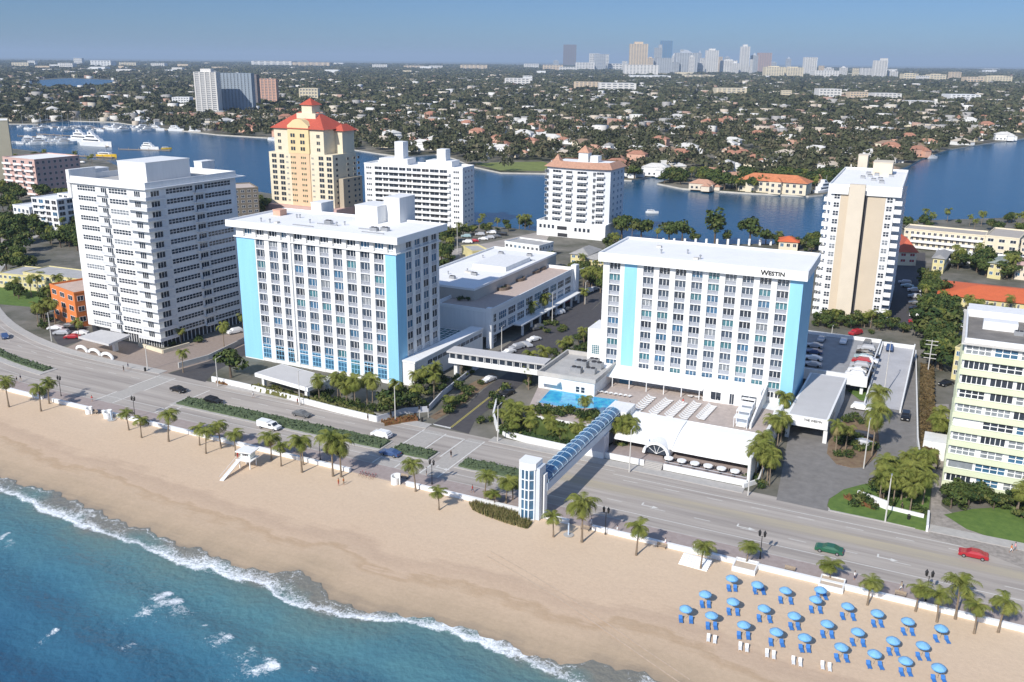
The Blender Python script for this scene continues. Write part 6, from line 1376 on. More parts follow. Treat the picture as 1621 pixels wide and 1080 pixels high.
# two towers across the water at left
gw = mat('grey_glass_slab', (.28, .33, .38), .5, .1, .05)
t = tower(313, 346, 114, 184, skw, 'white front half of the large slab tower across the water at left', 22, 4, 24, 1, cat='apartment tower', name='apartment_tower')
tower(346, 400, 116, 181, gw, 'blue grey wing of the large slab tower across the water at left', 22, 10, 24, 0, cat='apartment tower', name='apartment_tower'); tower(395, 409, 118, 172, mat('brown_slab', (.22, .18, .17), .8, .05, .1), 'narrow brown tower right behind the grey slab', 20, 3, 20, 0, cat='apartment tower', name='apartment_tower')
tower(409, 438, 125, 165, salmon, 'pinkish tower standing right of the grey slab', 16, 5, 22, 0, cat='apartment tower', name='apartment_tower')

# ================================================================ BOATS
hullm = mat('white_gelcoat', (.80, .80, .78), .35, .03, .5); yel = mat('bright_yellow_hull', (.75, .50, .03), .5, .05, .5)
def boat_meshes(L_, B, hm, decks=2, mast=False):
    st_ = [(0, .8), (.25, 1), (.55, 1), (.8, .7), (.93, .35), (1.0, .03)]; h = MB(); fb_ = L_ * .09 + .5; v = []
    for x, w_ in st_:
        hw = B / 2 * w_; v += [(x * L_, -hw * .75, 0), (x * L_, -hw, fb_ + x * L_ * .03), (x * L_, hw, fb_ + x * L_ * .03), (x * L_, hw * .75, 0)]
    f = [(0, 1, 2, 3)]
    for i in range(5): a, b_ = i * 4, i * 4 + 4; f += [(a, b_, b_ + 1, a + 1), (a + 1, b_ + 1, b_ + 2, a + 2), (a + 2, b_ + 2, b_ + 3, a + 3)]
    h.add(v, f); c = MB(); g_ = MB(); z = fb_ + .05
    for d in range(decks):
        x0_, x1_ = L_ * (.1 + .09 * d), L_ * (.72 - .13 * d); hb_ = L_ * .07 + .5; w_ = B * (.36 - .05 * d)
        c.add([(x0_, -w_, z), (x1_, -w_ * .8, z), (x1_, w_ * .8, z), (x0_, w_, z), (x0_, -w_, z + hb_), (x1_ - L_ * .07, -w_ * .75, z + hb_), (x1_ - L_ * .07, w_ * .75, z + hb_), (x0_, w_, z + hb_)], [(4, 5, 6, 7), (0, 1, 5, 4), (1, 2, 6, 5), (2, 3, 7, 6), (3, 0, 4, 7)])
        g_.box(x0_ + L_ * .04, x1_ - L_ * .08, -w_ - .03, -w_ * .9, z + hb_ * .4, z + hb_ * .75); g_.box(x0_ + L_ * .04, x1_ - L_ * .08, w_ * .9, w_ + .03, z + hb_ * .4, z + hb_ * .75); z += hb_
    mm = MB().tube((L_ * .45, 0, z), (L_ * .45, 0, z + (L_ * 1.1 if mast else L_ * .1)), .08, n=5)
    return h.mesh('hull', hm), c.mesh('cabin', hullm), g_.mesh('cabin_window', glass), mm.mesh('mast', hullm)
BO = {'big': boat_meshes(36, 8, hullm, 3), 'mid': boat_meshes(20, 5.4, hullm, 2), 'small': boat_meshes(11, 3.6, hullm, 1), 'sail': boat_meshes(13, 3.8, hullm, 1, True), 'yel': boat_meshes(20, 6.5, yel, 1)}
def boat(px, kind, rz, label, group=None, s=1.0):
    p = G(px[0], px[1], -1.0); t = thing({'big': 'motor_yacht', 'mid': 'motor_yacht', 'small': 'motor_boat', 'sail': 'sailing_boat', 'yel': 'water_taxi'}[kind], label, 'boat', (p[0], p[1], -1.15), R_(rz), group); t.scale = (s, s, s)
    for n_, m_ in zip(('hull', 'cabin', 'cabin_window', 'mast'), BO[kind]): put(n_, m_, t)
    return t
for px, k, rz, lb, s in [((112, 224), 'big', 5, 'large white yacht moored at the marina, left one of the big two', 1.0), ((130, 230), 'big', 3, 'largest white yacht at the marina, right and nearest', 1.1), ((225, 236), 'mid', 0, 'white yacht on the pontoon behind the tall white tower', 1.1), ((155, 248), 'yel', 10, 'yellow water taxi at the left pontoon', 1.0), ((255, 236), 'yel', 40, 'small yellow water taxi beside the white yacht', .5), ((1290, 308), 'big', 65, 'white yacht moored beside the peninsula, left of the beige tower', .75), ((1468, 251), 'small', 45, 'small white boat at the right seawall', 1.1), ((1022, 337), 'small', 20, 'tiny white boat under way in the channel', .7), ((238, 206), 'mid', 10, 'white yacht at the far marina, leftmost of three', 1.0), ((268, 207), 'mid', 5, 'white yacht at the far marina, middle of three', 1.1), ((300, 209), 'mid', 0, 'white yacht at the far marina, rightmost of three', .9), ((425, 222), 'small', 0, 'small white boat by the far seawall left of the yellow tower', 1.2)]: boat(px, k, rz, lb, None, s)
r = random.Random(3)
for k in range(34):
    x = 40 + 6.2 * k + r.uniform(-2, 2); boat((x, 203 + r.uniform(-2, 5) + .02 * k), r.choice(['sail', 'mid', 'small', 'sail']), r.choice([65, 70, -110, 0]), 'small white boat in the crowded far marina at left', 'boats in the far marina', r.uniform(.8, 1.2))
for k in range(16): boat((25 + 5 * k + r.uniform(-2, 2), 222 + r.uniform(-4, 8)), r.choice(['mid', 'small', 'small']), r.choice([60, -115, 10]), 'white boat among the near marina docks at left', 'boats at the near marina docks', r.uniform(.8, 1.2))
def dock(pts, w_, label):
    mb = MB(); q = GG(pts, -.5)
    for a, b_ in zip(q, q[1:]):
        d = Vector((b_[0] - a[0], b_[1] - a[1], 0)).normalized(); n_ = Vector((-d.y, d.x, 0)) * w_ / 2; mb.prism([(a[0] - n_.x, a[1] - n_.y), (b_[0] - n_.x, b_[1] - n_.y), (b_[0] + n_.x, b_[1] + n_.y), (a[0] + n_.x, a[1] + n_.y)], -.75, -.4)
        for i in range(6):
            c = (a[0] + (b_[0] - a[0]) * i / 5, a[1] + (b_[1] - a[1]) * i / 5); mb.box(c[0] - .2, c[0] + .2, c[1] - w_ / 2 - .3, c[1] - w_ / 2, -2, 1.2)
    return tag(mb.build('pontoon', wood), label, 'pontoon')
dock([(60, 200), (265, 206)], 3, 'longest pontoon of the far marina at left'); dock([(190, 236), (270, 238)], 3, 'pontoon carrying the white yacht behind the tall white tower'); dock([(30, 215), (110, 219)], 3, 'upper pontoon of the near marina at left'); dock([(60, 212), (130, 216), (170, 232)], 3, 'bent pontoon beside the big white yachts'); dock([(110, 246), (180, 249)], 4, 'pontoon of the yellow water taxi')
# ================================================================ VEHICLES
rubber = mat('tyre_rubber', (.02, .02, .02), .8, .1, 1); rimm = mat('wheel_rim', (.5, .5, .52), .35, .05, 1, metal=.8); lampm = mat('headlight_lens', (.75, .75, .72), .15, .02, 1); redl = mat('tail_light', (.35, .02, .02), .3, .05, 1)
def paint(n, c): return mat('car_paint_' + n, c, .28, .03, .5, spec=.6)
PT = {'black': paint('black', (.012, .012, .014)), 'white': paint('white', (.78, .78, .77)), 'silver': paint('silver', (.42, .43, .45)), 'red': paint('red', (.38, .02, .03)), 'green': paint('green', (.02, .11, .06)), 'blue': paint('blue', (.05, .09, .20)), 'grey': paint('grey', (.12, .125, .13)), 'teal': paint('pale_teal', (.30, .42, .44))}
def car_protos():
    out = {}
    for kind, L_, Wd, prof, cab in (('sedan', 4.8, 1.85, [(0, .35), (0, .78), (.35, .92), (1.25, .98), (2.0, 1.42), (3.25, 1.42), (4.1, 1.02), (4.7, .95), (4.8, .75), (4.8, .35)], (1.3, 1.98, 3.25, 4.0)), ('suv', 4.9, 1.95, [(0, .4), (0, .95), (.25, 1.08), (1.1, 1.15), (1.75, 1.72), (4.3, 1.72), (4.75, 1.15), (4.9, 1.0), (4.9, .4)], (1.15, 1.75, 4.25, 4.7))):
        b_ = MB(); n = len(prof)
        v = []
        for s_ in (-1, 1):
            for x, z in prof: v.append((x - L_ / 2, s_ * (Wd / 2 - (.16 if z > 1.2 else 0)), z))
        f = [tuple(range(n)), tuple(range(2 * n - 1, n - 1, -1))] + [(i, n + i, n + (i + 1) % n, (i + 1) % n) for i in range(n)]
        b_.add(v, f); b_.m = [0] * len(b_.f)
        g_ = MB(); zt = max(z for _, z in prof); zb = 1.0 if kind == 'sedan' else 1.18; x0, x1, x2, x3 = [q - L_ / 2 for q in cab]
        for s_ in (-1, 1):
            y = s_ * (Wd / 2 - .13); g_.add([(x0 + .15, y + s_ * .12, zb), (x3 - .1, y + s_ * .12, zb), (x2 - .1, y - s_ * .02, zt - .08), (x1 + .15, y - s_ * .02, zt - .08)], [(0, 1, 2, 3) if s_ > 0 else (3, 2, 1, 0)])
        k = .04
        g_.add([(x0 - k, -Wd / 2 + .18, zb - .02), (x0 - k, Wd / 2 - .18, zb - .02), (x1 - k, Wd / 2 - .28, zt - .04), (x1 - k, -Wd / 2 + .28, zt - .04)], [(3, 2, 1, 0)])
        g_.add([(x3 + k, -Wd / 2 + .18, zb), (x3 + k, Wd / 2 - .18, zb), (x2 + k, Wd / 2 - .28, zt - .04), (x2 + k, -Wd / 2 + .28, zt - .04)], [(0, 1, 2, 3)])
        out[kind] = (b_, g_, L_, Wd)
    return out
CP = car_protos(); CM = {}
wheel_me = MB().tube((0, -.11, 0), (0, .11, 0), .34, n=14).mesh('wheel', rubber); rim_me = MB().tube((0, -.12, 0), (0, .12, 0), .2, n=10).mesh('rim', rimm)
hl_me = MB().box(-.03, .03, -.2, .2, -.07, .07).mesh('headlight', lampm); tl_me = MB().box(-.03, .03, -.18, .18, -.07, .07).mesh('tail_light', redl)
def car(loc, rz, kind, col, label, group=None, full=True, z=0.03, s=1.02):
    b_, g_, L_, Wd = CP[kind]; key = (kind, col)
    if key not in CM: CM[key] = (b_.mesh('body', PT[col]), g_.mesh('car_window', glass))
    t = thing('parked_car' if group else 'car', label, 'car', (loc[0], loc[1], z), R_(rz), group); t.scale = (s, s, s)
    put('body', CM[key][0], t); put('car_window', CM[key][1], t)
    for x in (-L_ * .31, L_ * .31):
        for y in (-Wd / 2 + .06, Wd / 2 - .06):
            w_ = put('wheel', wheel_me, t, (x, y, .34))
            if full: put('rim', rim_me, w_)
    if full:
        for y in (-.62, .62): put('headlight', hl_me, t, (-L_ / 2, y, .68)); put('tail_light', tl_me, t, (L_ / 2, y, .75))
    return t
for px, rz, kd, cl, lb in [((283, 620), 175, 'sedan', 'black', 'black car crossing the junction before the left hotel, leftmost of the road cars'), ((338, 639), 176, 'suv', 'black', 'black off-road car just right of the crosswalk, beside the long hedge'), ((478, 659), 178, 'sedan', 'grey', 'dark grey car below the entrance canopy of the left hotel'), ((604, 692), -2, 'suv', 'white', 'white car with dark glass at the crosswalk by the side street'), ((618, 721), 0, 'sedan', 'blue', 'dark blue and silver car on the seaward lane at the crosswalk'), ((1312, 874), 0, 'sedan', 'green', 'green car half hidden behind a beach palm'), ((1540, 882), 0, 'sedan', 'red', 'red car on the beach road at the right'), ((1433, 663), 90, 'suv', 'black', 'black car driving up to the deck ramp'), ((1363, 649), 178, 'suv', 'white', 'white estate car parked under the ramp wall'), ((1366, 695), 180, 'suv', 'black', 'black car parked on the drive island'), ((1368, 705), 180, 'sedan', 'silver', 'silver car parked right before the black one on the drive island'), ((774, 604), 78, 'sedan', 'white', 'white car parked in the bay of the side street'), ((803, 626), 82, 'sedan', 'black', 'black car pulled in at the right kerb of the side street'), ((788, 580), 80, 'suv', 'black', 'dark car in the shade under the covered footbridge'), ((833, 548), 150, 'sedan', 'silver', 'silver car in the shade of the terrace building'), ((8, 535), 150, 'sedan', 'blue', 'dark blue car at the far left bend of the road'), ((1497, 610), 60, 'sedan', 'black', 'black car parked beside the lime banded block'), ((372, 528), 70, 'suv', 'white', 'white van on the ramp between the tall tower and the left hotel')]:
    car(G(*px), rz, kd, cl, lb)
r = random.Random(12); cols_ = ['white', 'silver', 'grey', 'black', 'white', 'red', 'teal', 'silver']
def lot(pts, rz, z, where, cs=None):
    for k, px in enumerate(pts):
        c = (cs or cols_)[k % len(cs or cols_)]; car(G(px[0], px[1], z), rz + r.uniform(-3, 3), r.choice(['sedan', 'suv']), c, '%s car parked %s' % (c, where), 'cars parked ' + where, full=False, z=z + .02)
lot([(1353, 596), (1357, 589), (1360, 582), (1363, 575), (1366, 568), (1369, 561), (1371, 555)], 0, 4.5, 'in the row on the raised parking deck', ['white', 'white', 'silver', 'red', 'teal', 'black', 'silver'])
lot([(1368, 590), (1372, 582), (1375, 574), (1378, 566)], 180, 4.5, 'in the second row on the raised parking deck', ['black', 'grey', 'white', 'black'])
lot([(1300, 540), (1335, 543), (1372, 548), (1408, 553)], 90, 4.5, 'against the back parapet of the parking deck', ['silver', 'white', 'grey', 'blue'])
lot([(1286, 580), (1287, 570), (1288, 560), (1289, 550)], 0, 4.5, 'in the shade beside the lettered hotel', ['silver', 'white', 'blue'])
lot([(1354, 530)], 60, 0, 'red behind the parking deck', ['red'])
lot([(1447, 462), (1448, 472), (1449, 482), (1450, 492), (1451, 502), (1450, 512), (1436, 455), (1432, 450)], 5, 0, 'in the shaded car park beside the beige tower')
lot([(88, 522), (98, 530), (108, 518), (119, 522), (128, 530), (115, 536)], 30, 0, 'beside the orange block')
lot([(805, 560), (818, 553), (850, 522), (868, 508), (884, 498), (893, 480), (902, 475), (912, 470), (930, 464), (940, 460), (895, 492), (880, 485), (845, 540)], 70, 0, 'along the terrace building forecourt')
lot([(765, 380), (775, 378), (785, 376), (795, 373), (740, 385), (750, 383), (738, 376), (760, 373), (778, 370)], 20, 0, 'in the small car park behind the white slab')
lot([(60, 270), (70, 268), (80, 266), (92, 264), (104, 262), (116, 260), (40, 262), (50, 260), (130, 258)], 20, 0, 'by the marina trees at left')
lot([(1495, 418), (1505, 420), (1515, 422)], 5, 0, 'before the white carport')
# utility truck
p = G(427, 679); tk = thing('utility_truck', 'white utility truck with a boxed bed on the seaward lane', 'truck', (*p, .03), R_(0)); tk.scale = (1.0, 1.0, 1.0)
MB().add([(x, y, z) for y in (-.95, .95) for x, z in ((.1, .5), (2.9, .5), (2.9, 1.05), (1.9, 1.2), (1.3, 1.85), (.1, 1.85))], [tuple(range(6)), tuple(range(11, 5, -1))] + [(i, 6 + i, 6 + (i + 1) % 6, (i + 1) % 6) for i in range(6)]).build('cab', PT['white'], tk)
MB().box(-3.1, .05, -1.0, 1.0, .55, 2.0).build('cargo_box', PT['white'], tk); MB().add([(1.94, -.8, 1.22), (1.94, .8, 1.22), (1.36, .7, 1.8), (1.36, -.7, 1.8)], [(0, 1, 2, 3)]).build('windscreen', glass, tk); MB().box(.4, 1.3, -.98, -.953, 1.2, 1.7).build('side_window', glass, tk)
for x in (-2.0, 2.0):
    for y in (-.9, .9): w_ = put('wheel', wheel_me, tk, (x, y, .4)); put('rim', rim_me, w_)

# ================================================================ PEOPLE
def person_mesh(pose, seed):
    me = bpy.data.meshes.new('p'); V = []; E = []; R = []
    def add(p, r_, par=None):
        V.append(p); R.append(r_)
        if par is not None: E.append((par, len(V) - 1))
        return len(V) - 1
    st = .28 if pose == 'walk' else .05
    pel = add((0, 0, .95), .145); ch = add((0, 0, 1.22), .15, pel); sh = add((0, 0, 1.40), .12, ch); nk = add((0, 0, 1.52), .055, sh); hd = add((.01, 0, 1.62), .085, nk); tp = add((0, 0, 1.72), .09, hd)
    for s in (-1, 1):
        hp = add((0, s * .1, .88), .095, pel); kn = add((s * st * .55 + .03, s * .1, .5), .06, hp); an = add((s * st, s * .1, .08), .042, kn); add((s * st + .14, s * .1, .045), .035, an)
        so_ = add((0, s * .18, 1.40), .06, sh); el = add((-s * st * .4, s * .24, 1.14), .042, so_); wr = add((-s * st * .8 + .06, s * .24, .90), .03, el); add((-s * st * .9 + .09, s * .24, .80), .035, wr)
    me.from_pydata(V, E, []); o = bpy.data.objects.new('p', me); C.objects.link(o)
    m = o.modifiers.new('s', 'SKIN'); me.skin_vertices[0].data[0].use_root = True
    for i, r_ in enumerate(R): me.skin_vertices[0].data[i].radius = (r_, r_)
    o.modifiers.new('u', 'SUBSURF').levels = 1
    dg = bpy.context.evaluated_depsgraph_get(); out = bpy.data.meshes.new_from_object(o.evaluated_get(dg)); bpy.data.objects.remove(o)
    return out
skin = mat('skin', (.42, .25, .17), .6, .05, 3); hairm = mat('dark_hair', (.03, .02, .015), .7, .1, 5)
PB = {'walk': person_mesh('walk', 1), 'stand': person_mesh('stand', 2)}
CLO = {'white': (.75, .75, .73), 'red': (.5, .06, .05), 'black': (.02, .02, .025), 'blue': (.08, .18, .42), 'grey': (.3, .3, .3), 'pink': (.62, .32, .34), 'orange': (.62, .2, .05), 'khaki': (.36, .3, .2), 'navy': (.03, .04, .1)}
PM = {}; hair_me = MB().lathe([(.02, 1.60), (.095, 1.64), (.1, 1.70), (.085, 1.77), (.03, 1.80)], 8).mesh('hair', hairm)
def person(px, top, bot, label, pose='walk', rz=0, z=.14, s=1.0, loc=None):
    key = (pose, top, bot)
    if key not in PM:
        me = PB[pose].copy(); me.name = 'body'
        for m in (skin, mat('cloth_' + top, CLO[top], .85, .08, 4), mat('cloth_' + bot, CLO[bot], .85, .08, 4)): me.materials.append(m)
        for p in me.polygons:
            c = p.center; p.material_index = 1 if (.98 < c.z < 1.47 and abs(c.y) < .21) or (c.z > 1.15 and c.z < 1.46) else 2 if (.45 < c.z <= .98 and abs(c.y) < .2) else 0
        PM[key] = me
    p = loc or G(px[0], px[1], z); t = thing('person', label, 'person', (p[0], p[1], z), R_(rz)); t.scale = (s, s, s); put('body', PM[key], t); put('hair', hair_me, t); return t
for px, a, b_, lb, po, rz in [((714, 724), 'black', 'black', 'person in dark clothes standing on the crosswalk refuge by the short hedge', 'stand', 80), ((401, 630), 'white', 'grey', 'person in a white top walking past the long garden wall', 'walk', 0), ((196, 588), 'black', 'black', 'person in black at the forecourt corner of the tall tower', 'stand', 20), ((203, 584), 'navy', 'grey', 'person in navy beside the white planter at the forecourt corner', 'walk', 190), ((146, 636), 'red', 'grey', 'person in a red top stepping onto the first crosswalk', 'walk', 90), ((27, 606), 'black', 'grey', 'person in black on the promenade at the far left', 'walk', 0), ((33, 603), 'navy', 'khaki', 'person in navy walking beside the one in black at far left', 'walk', 0), ((471, 640), 'red', 'black', 'person in a red top at the foot of the light pole', 'stand', 0), ((582, 665), 'grey', 'black', 'cyclist standing with a bicycle near the end of the long garden wall', 'stand', 0), ((675, 752), 'grey', 'black', 'person in grey near the double lantern by the crosswalk', 'stand', 40), ((748, 780), 'red', 'navy', 'person in a red top walking the promenade left of the lift tower', 'walk', 180), ((977, 845), 'white', 'grey', 'person in white on the promenade under the large palm shadow', 'walk', 0), ((936, 833), 'white', 'white', 'person all in white right of the leaning beach palm', 'walk', 180), ((1014, 856), 'pink', 'white', 'person in a pink top by the palm nearest the lift tower shadow', 'walk', 0), ((1053, 865), 'white', 'pink', 'person in a white top walking the promenade, left one of two', 'walk', 0), ((1099, 872), 'white', 'white', 'person all in white near the wooden beach steps', 'walk', 180), ((1426, 935), 'khaki', 'white', 'person in khaki on the promenade above the umbrellas', 'walk', 180), ((1352, 918), 'white', 'navy', 'person in white seated near the shaded palm above the umbrellas', 'stand', 0), ((1600, 875), 'orange', 'white', 'person in orange on the sidewalk at the far right', 'walk', 0), ((1606, 872), 'pink', 'grey', 'person in pink beside the one in orange at far right', 'walk', 0), ((544, 768), 'orange', 'khaki', 'person in orange on the sand by the second beach entrance', 'stand', 0), ((536, 769), 'orange', 'red', 'person in orange and red on the sand, left of the other one', 'stand', 0), ((398, 721), 'red', 'red', 'lifeguard in red on the lifeguard tower deck', 'stand', 180), ((1081, 641), 'red', 'white', 'person in red walking between the rows of pool loungers', 'walk', 90), ((997, 646), 'white', 'white', 'person in white by the pool corner near the glass footbridge', 'stand', 0), ((1427, 807), 'black', 'black', 'person in black walking past the lawn of the entrance drive', 'walk', 180)]:
    if 'pool' in lb: person(px, a, b_, lb, po, rz, z=5.0)
    elif 'lifeguard tower' in lb: lgp = (px, a, b_, lb, po, rz)
    elif 'sand' in lb: person(px, a, b_, lb, po, rz, z=.0)
    else: person(px, a, b_, lb, po, rz)

# ================================================================ BEACH FURNITURE
umb_m = mat('sky_blue_canvas', (.19, .42, .66), .8, .08, .6); umb_d = mat('blue_valance', (.10, .31, .60), .8, .08, .6); lounge_b = mat('royal_blue_canvas', (.05, .19, .50), .8, .1, 1); pole_m = mat('wood_pole', (.45, .33, .2), .7, .1, 1)
cn = MB(); Ru = 1.36; k8 = 8
vtx = [(0, 0, .62)]
for r_, z_ in ((.5, .50), (.95, .30), (Ru, .0)):
    for k in range(k8 * 2):
        a = 2 * PI * k / (k8 * 2); q = r_ * (1 if k % 2 == 0 else .965); vtx.append((q * math.cos(a), q * math.sin(a), z_ - (0 if k % 2 == 0 else .015)))
n_ = k8 * 2; f = [(0, 1 + k, 1 + (k + 1) % n_) for k in range(n_)]
for j in range(2): f += [(1 + j * n_ + k, 1 + (j + 1) * n_ + k, 1 + (j + 1) * n_ + (k + 1) % n_, 1 + j * n_ + (k + 1) % n_) for k in range(n_)]
cn.add(vtx, f); can_me = cn.mesh('canopy', umb_m)
va = MB()
for k in range(n_):
    a0_, a1_ = 2 * PI * k / n_, 2 * PI * (k + 1) / n_; va.add([(Ru * math.cos(a0_), Ru * math.sin(a0_), .005), (Ru * math.cos(a1_), Ru * math.sin(a1_), .005), (Ru * math.cos(a1_), Ru * math.sin(a1_), -.17), (Ru * math.cos(a0_), Ru * math.sin(a0_), -.17)], [(0, 1, 2, 3)])
val_me = va.mesh('valance', umb_d); pol_me = MB().tube((0, 0, -1.95), (0, 0, .72), .035, n=6).mesh('pole', pole_m)
rib_me = MB(); [rib_me.tube((0, 0, .55), (Ru * .97 * math.cos(2 * PI * k / 8), Ru * .97 * math.sin(2 * PI * k / 8), -.01), .015, n=4) for k in range(8)]; rib_me = rib_me.mesh('ribs', pole_m)
def lounger_mesh(m, fm, hood=False, Ln=1.9, w_=.62):
    s = MB().box(-w_ / 2, w_ / 2, -Ln, -.65, .30, .38); 
    bk = MB().add([(-w_ / 2, -.65, .32), (w_ / 2, -.65, .32), (w_ / 2, .0, .80), (-w_ / 2, .0, .80), (-w_ / 2, -.65, .40), (w_ / 2, -.65, .40), (w_ / 2, -.04, .88), (-w_ / 2, -.04, .88)], [(3, 2, 1, 0), (4, 5, 6, 7), (0, 1, 5, 4), (1, 2, 6, 5), (2, 3, 7, 6), (3, 0, 4, 7)])
    fr = MB()
    for x in (-w_ / 2 + .04, w_ / 2 - .04): fr.tube((x, -Ln, .29), (x, -.1, .29), .03, n=5)
    lg = [MB().tube((x, y, 0), (x, y, .29), .03, n=5).mesh('leg', fm) for x in (-w_ / 2 + .05, w_ / 2 - .05) for y in (-Ln + .2, -.35)]
    return s.mesh('seat', m), bk.mesh('backrest', m), fr.mesh('frame', fm), lg
LB = lounger_mesh(lounge_b, lounge_b, w_=.74, Ln=1.85); LW = lounger_mesh(mat('white_plastic', (.80, .79, .76), .5, .03, 1), mat('white_plastic', (.8, .79, .76)))
def lounger(loc, rz, lib, label, group, z=0.0, simple=False):
    sc_ = 1.12 if simple else .8
    t = thing('sun_lounger', label, 'sun lounger', (loc[0], loc[1], z), R_(rz), group)
    t.scale = (sc_, sc_, sc_); put('seat', lib[0], t); put('backrest', lib[1], t)
    if not simple:
        put('frame', lib[2], t)
        for l in lib[3]: put('leg', l, t)
    return t
umb = [(237, 580, 2), (358, 610, 0), (492, 637, 2), (658, 635, 0), (635, 680, 2), (787, 712, 2), (928, 745, 2), (1073, 783, 2), (1232, 817, 2), (110, 655, 2), (242, 690, 2), (390, 722, 2), (533, 757, 2), (690, 795, 2), (835, 833, 2), (1003, 875, 2), (1145, 898, 2), (18, 725, 2), (140, 755, 2), (293, 800, 2), (448, 833, 2), (583, 860, 2), (757, 905, 2), (915, 937, 2), (1062, 970, 2), (1220, 1003, 2)]
order_ = sorted(range(len(umb)), key=lambda i: umb[i][0])
rk = {i: k for k, i in enumerate(order_)}
for i, (x, y, nl) in enumerate(umb):
    p = G(1080 + x / 3, 720 + y / 3, 2.2); row = 'upper row' if i < 9 else 'middle row' if i < 17 else 'lower row'; kk = i if i < 9 else i - 9 if i < 17 else i - 17
    t = thing('beach_umbrella', 'sky blue beach umbrella, %s from the left in the %s' % (ordn(kk), row), 'beach umbrella', (p[0], p[1], 1.95), random.uniform(0, 1), 'blue beach umbrellas')
    t.rotation_euler = (random.uniform(-.04, .04), random.uniform(-.04, .04), random.uniform(0, 1)); put('canopy', can_me, t); v_ = put('valance', val_me, t); put('pole', pol_me, t); put('ribs', rib_me, t); t.scale = (.76, .76, .9)
    sp_ = .50 + (i % 3) * .12
    for s_, sd_ in ((-1, 'left'), (1, 'right')):
        lounger((p[0] + s_ * sp_ * 1.05 - .0, p[1] + .15 + s_ * .25 + (1.2 if nl == 0 else 0)), random.uniform(-4, 4) + 20, LB, 'blue lounger, %s one under the %s umbrella of the %s' % (sd_, ordn(kk), row), 'blue loungers under the umbrellas', z=.0)
for k, (x, y) in enumerate([(133, 877), (285, 917), (412, 950), (538, 985), (677, 1008)]):
    p = G(1080 + x / 3, 720 + y / 3, .3)
    for s_, sd_ in ((-1, 'left'), (1, 'right')): lounger((p[0] + s_ * .5, p[1] + .9), 12, LW, 'white lounger on the bare sand, %s one of the %s pair' % (sd_, ordn(k)), 'white loungers on the sand')
# pool loungers
dz = 5.0
rows_ = [((1031, 631), (1004, 655)), ((1058, 636), (1033, 657)), ((1081, 640), (1058, 661)), ((1103, 641), (1081, 664)), ((1127, 645), (1108, 665))]
for k, (a, b_) in enumerate(rows_):
    A, B = G(*a, dz), G(*b_, dz); n_ = 10
    for j in range(n_):
        t_ = j / (n_ - 1); lounger((A[0] + (B[0] - A[0]) * t_ - 1, A[1] + (B[1] - A[1]) * t_), 90, LW, 'white pool lounger in the %s long row of the deck' % ordn(k), '%s long row of white pool loungers' % ordn(k), z=dz, simple=True)
for k in range(13): p = G(900 + 7.6 * k, 617 + 1.2 * k, dz); lounger(p, 165, LW, 'white lounger lined up behind the pool', 'white loungers behind the pool', z=dz, simple=True)
for k in range(9): p = G(1090 + 11 * k, 632 + 2.3 * k * .6, dz); lounger(p, 170, LW, 'white lounger before the pool pavilion', 'white loungers before the pavilion', z=dz, simple=True)
cab_m = mat('cabana_canvas', (.72, .78, .84), .7, .05, .5)
for k, (x, y) in enumerate([(1187, 636), (1185, 645), (1181, 654), (1177, 664), (1173, 675)]):
    p = G(x, y, dz); t = thing('cabana', 'white canvas cabana, %s from the back at the right of the pool deck' % ordn(k), 'cabana', (*p, dz), 0, 'white cabanas on the pool deck')
    rf = MB().box(-1.6, 1.6, -1.25, 1.25, 2.3, 2.5); rf.build('roof', white2, t); MB().box(1.45, 1.58, -1.2, 1.2, 0.05, 2.295).build('curtain', cab_m, t); MB().box(-1.5, 1.44, 1.1, 1.2, .05, 2.295).build('back_curtain', cab_m, t)
    for x_ in (-1.5, 1.5):
        for y_ in (-1.15, ): MB().box(x_ - .06, x_ + .06, y_ - .06, y_ + .06, 0, 2.3).build('post', white2, t)
    MB().box(-1.0, 1.2, -.9, .9, .2, .5).build('day_bed', white2, t)
# restaurant tables
tt = MB().lathe([(.05, 1.0), (1.0, .98), (1.0, .72), (.98, .72)], 14).mesh('tablecloth_top', white2); tl_ = MB().tube((0, 0, 0), (0, 0, .98), .06).mesh('pedestal', blackm); chm = MB().box(-.22, .22, -.22, .22, .42, .48).box(-.22, .22, .18, .22, .48, .92); [chm.box(a - .02, a + .02, b_ - .02, b_ + .02, 0, .42) for a in (-.2, .2) for b_ in (-.2, .2)]; chm = chm.mesh('chair', blackm)
for k, (x, y) in enumerate([(1059, 733), (1079, 736), (1098, 739), (1119, 743), (1139, 747), (1157, 750)]):
    p = (-50.5 + 2.9 * k, 182.3); t = thing('terrace_table', 'white round table, %s from the left on the restaurant terrace' % ordn(k), 'table', (*p, 1.2), 0, 'white tables on the restaurant terrace'); put('table_top', tt, t); put('pedestal', tl_, t)
    for a in (0.6, 2.7, 4.7): c = tag(put('chair', chm, None, (p[0] + 1.25 * math.cos(a), p[1] + 1.1 * math.sin(a), 1.2), a - PI / 2), 'black chair at a white restaurant terrace table', 'chair', 'black terrace chairs')

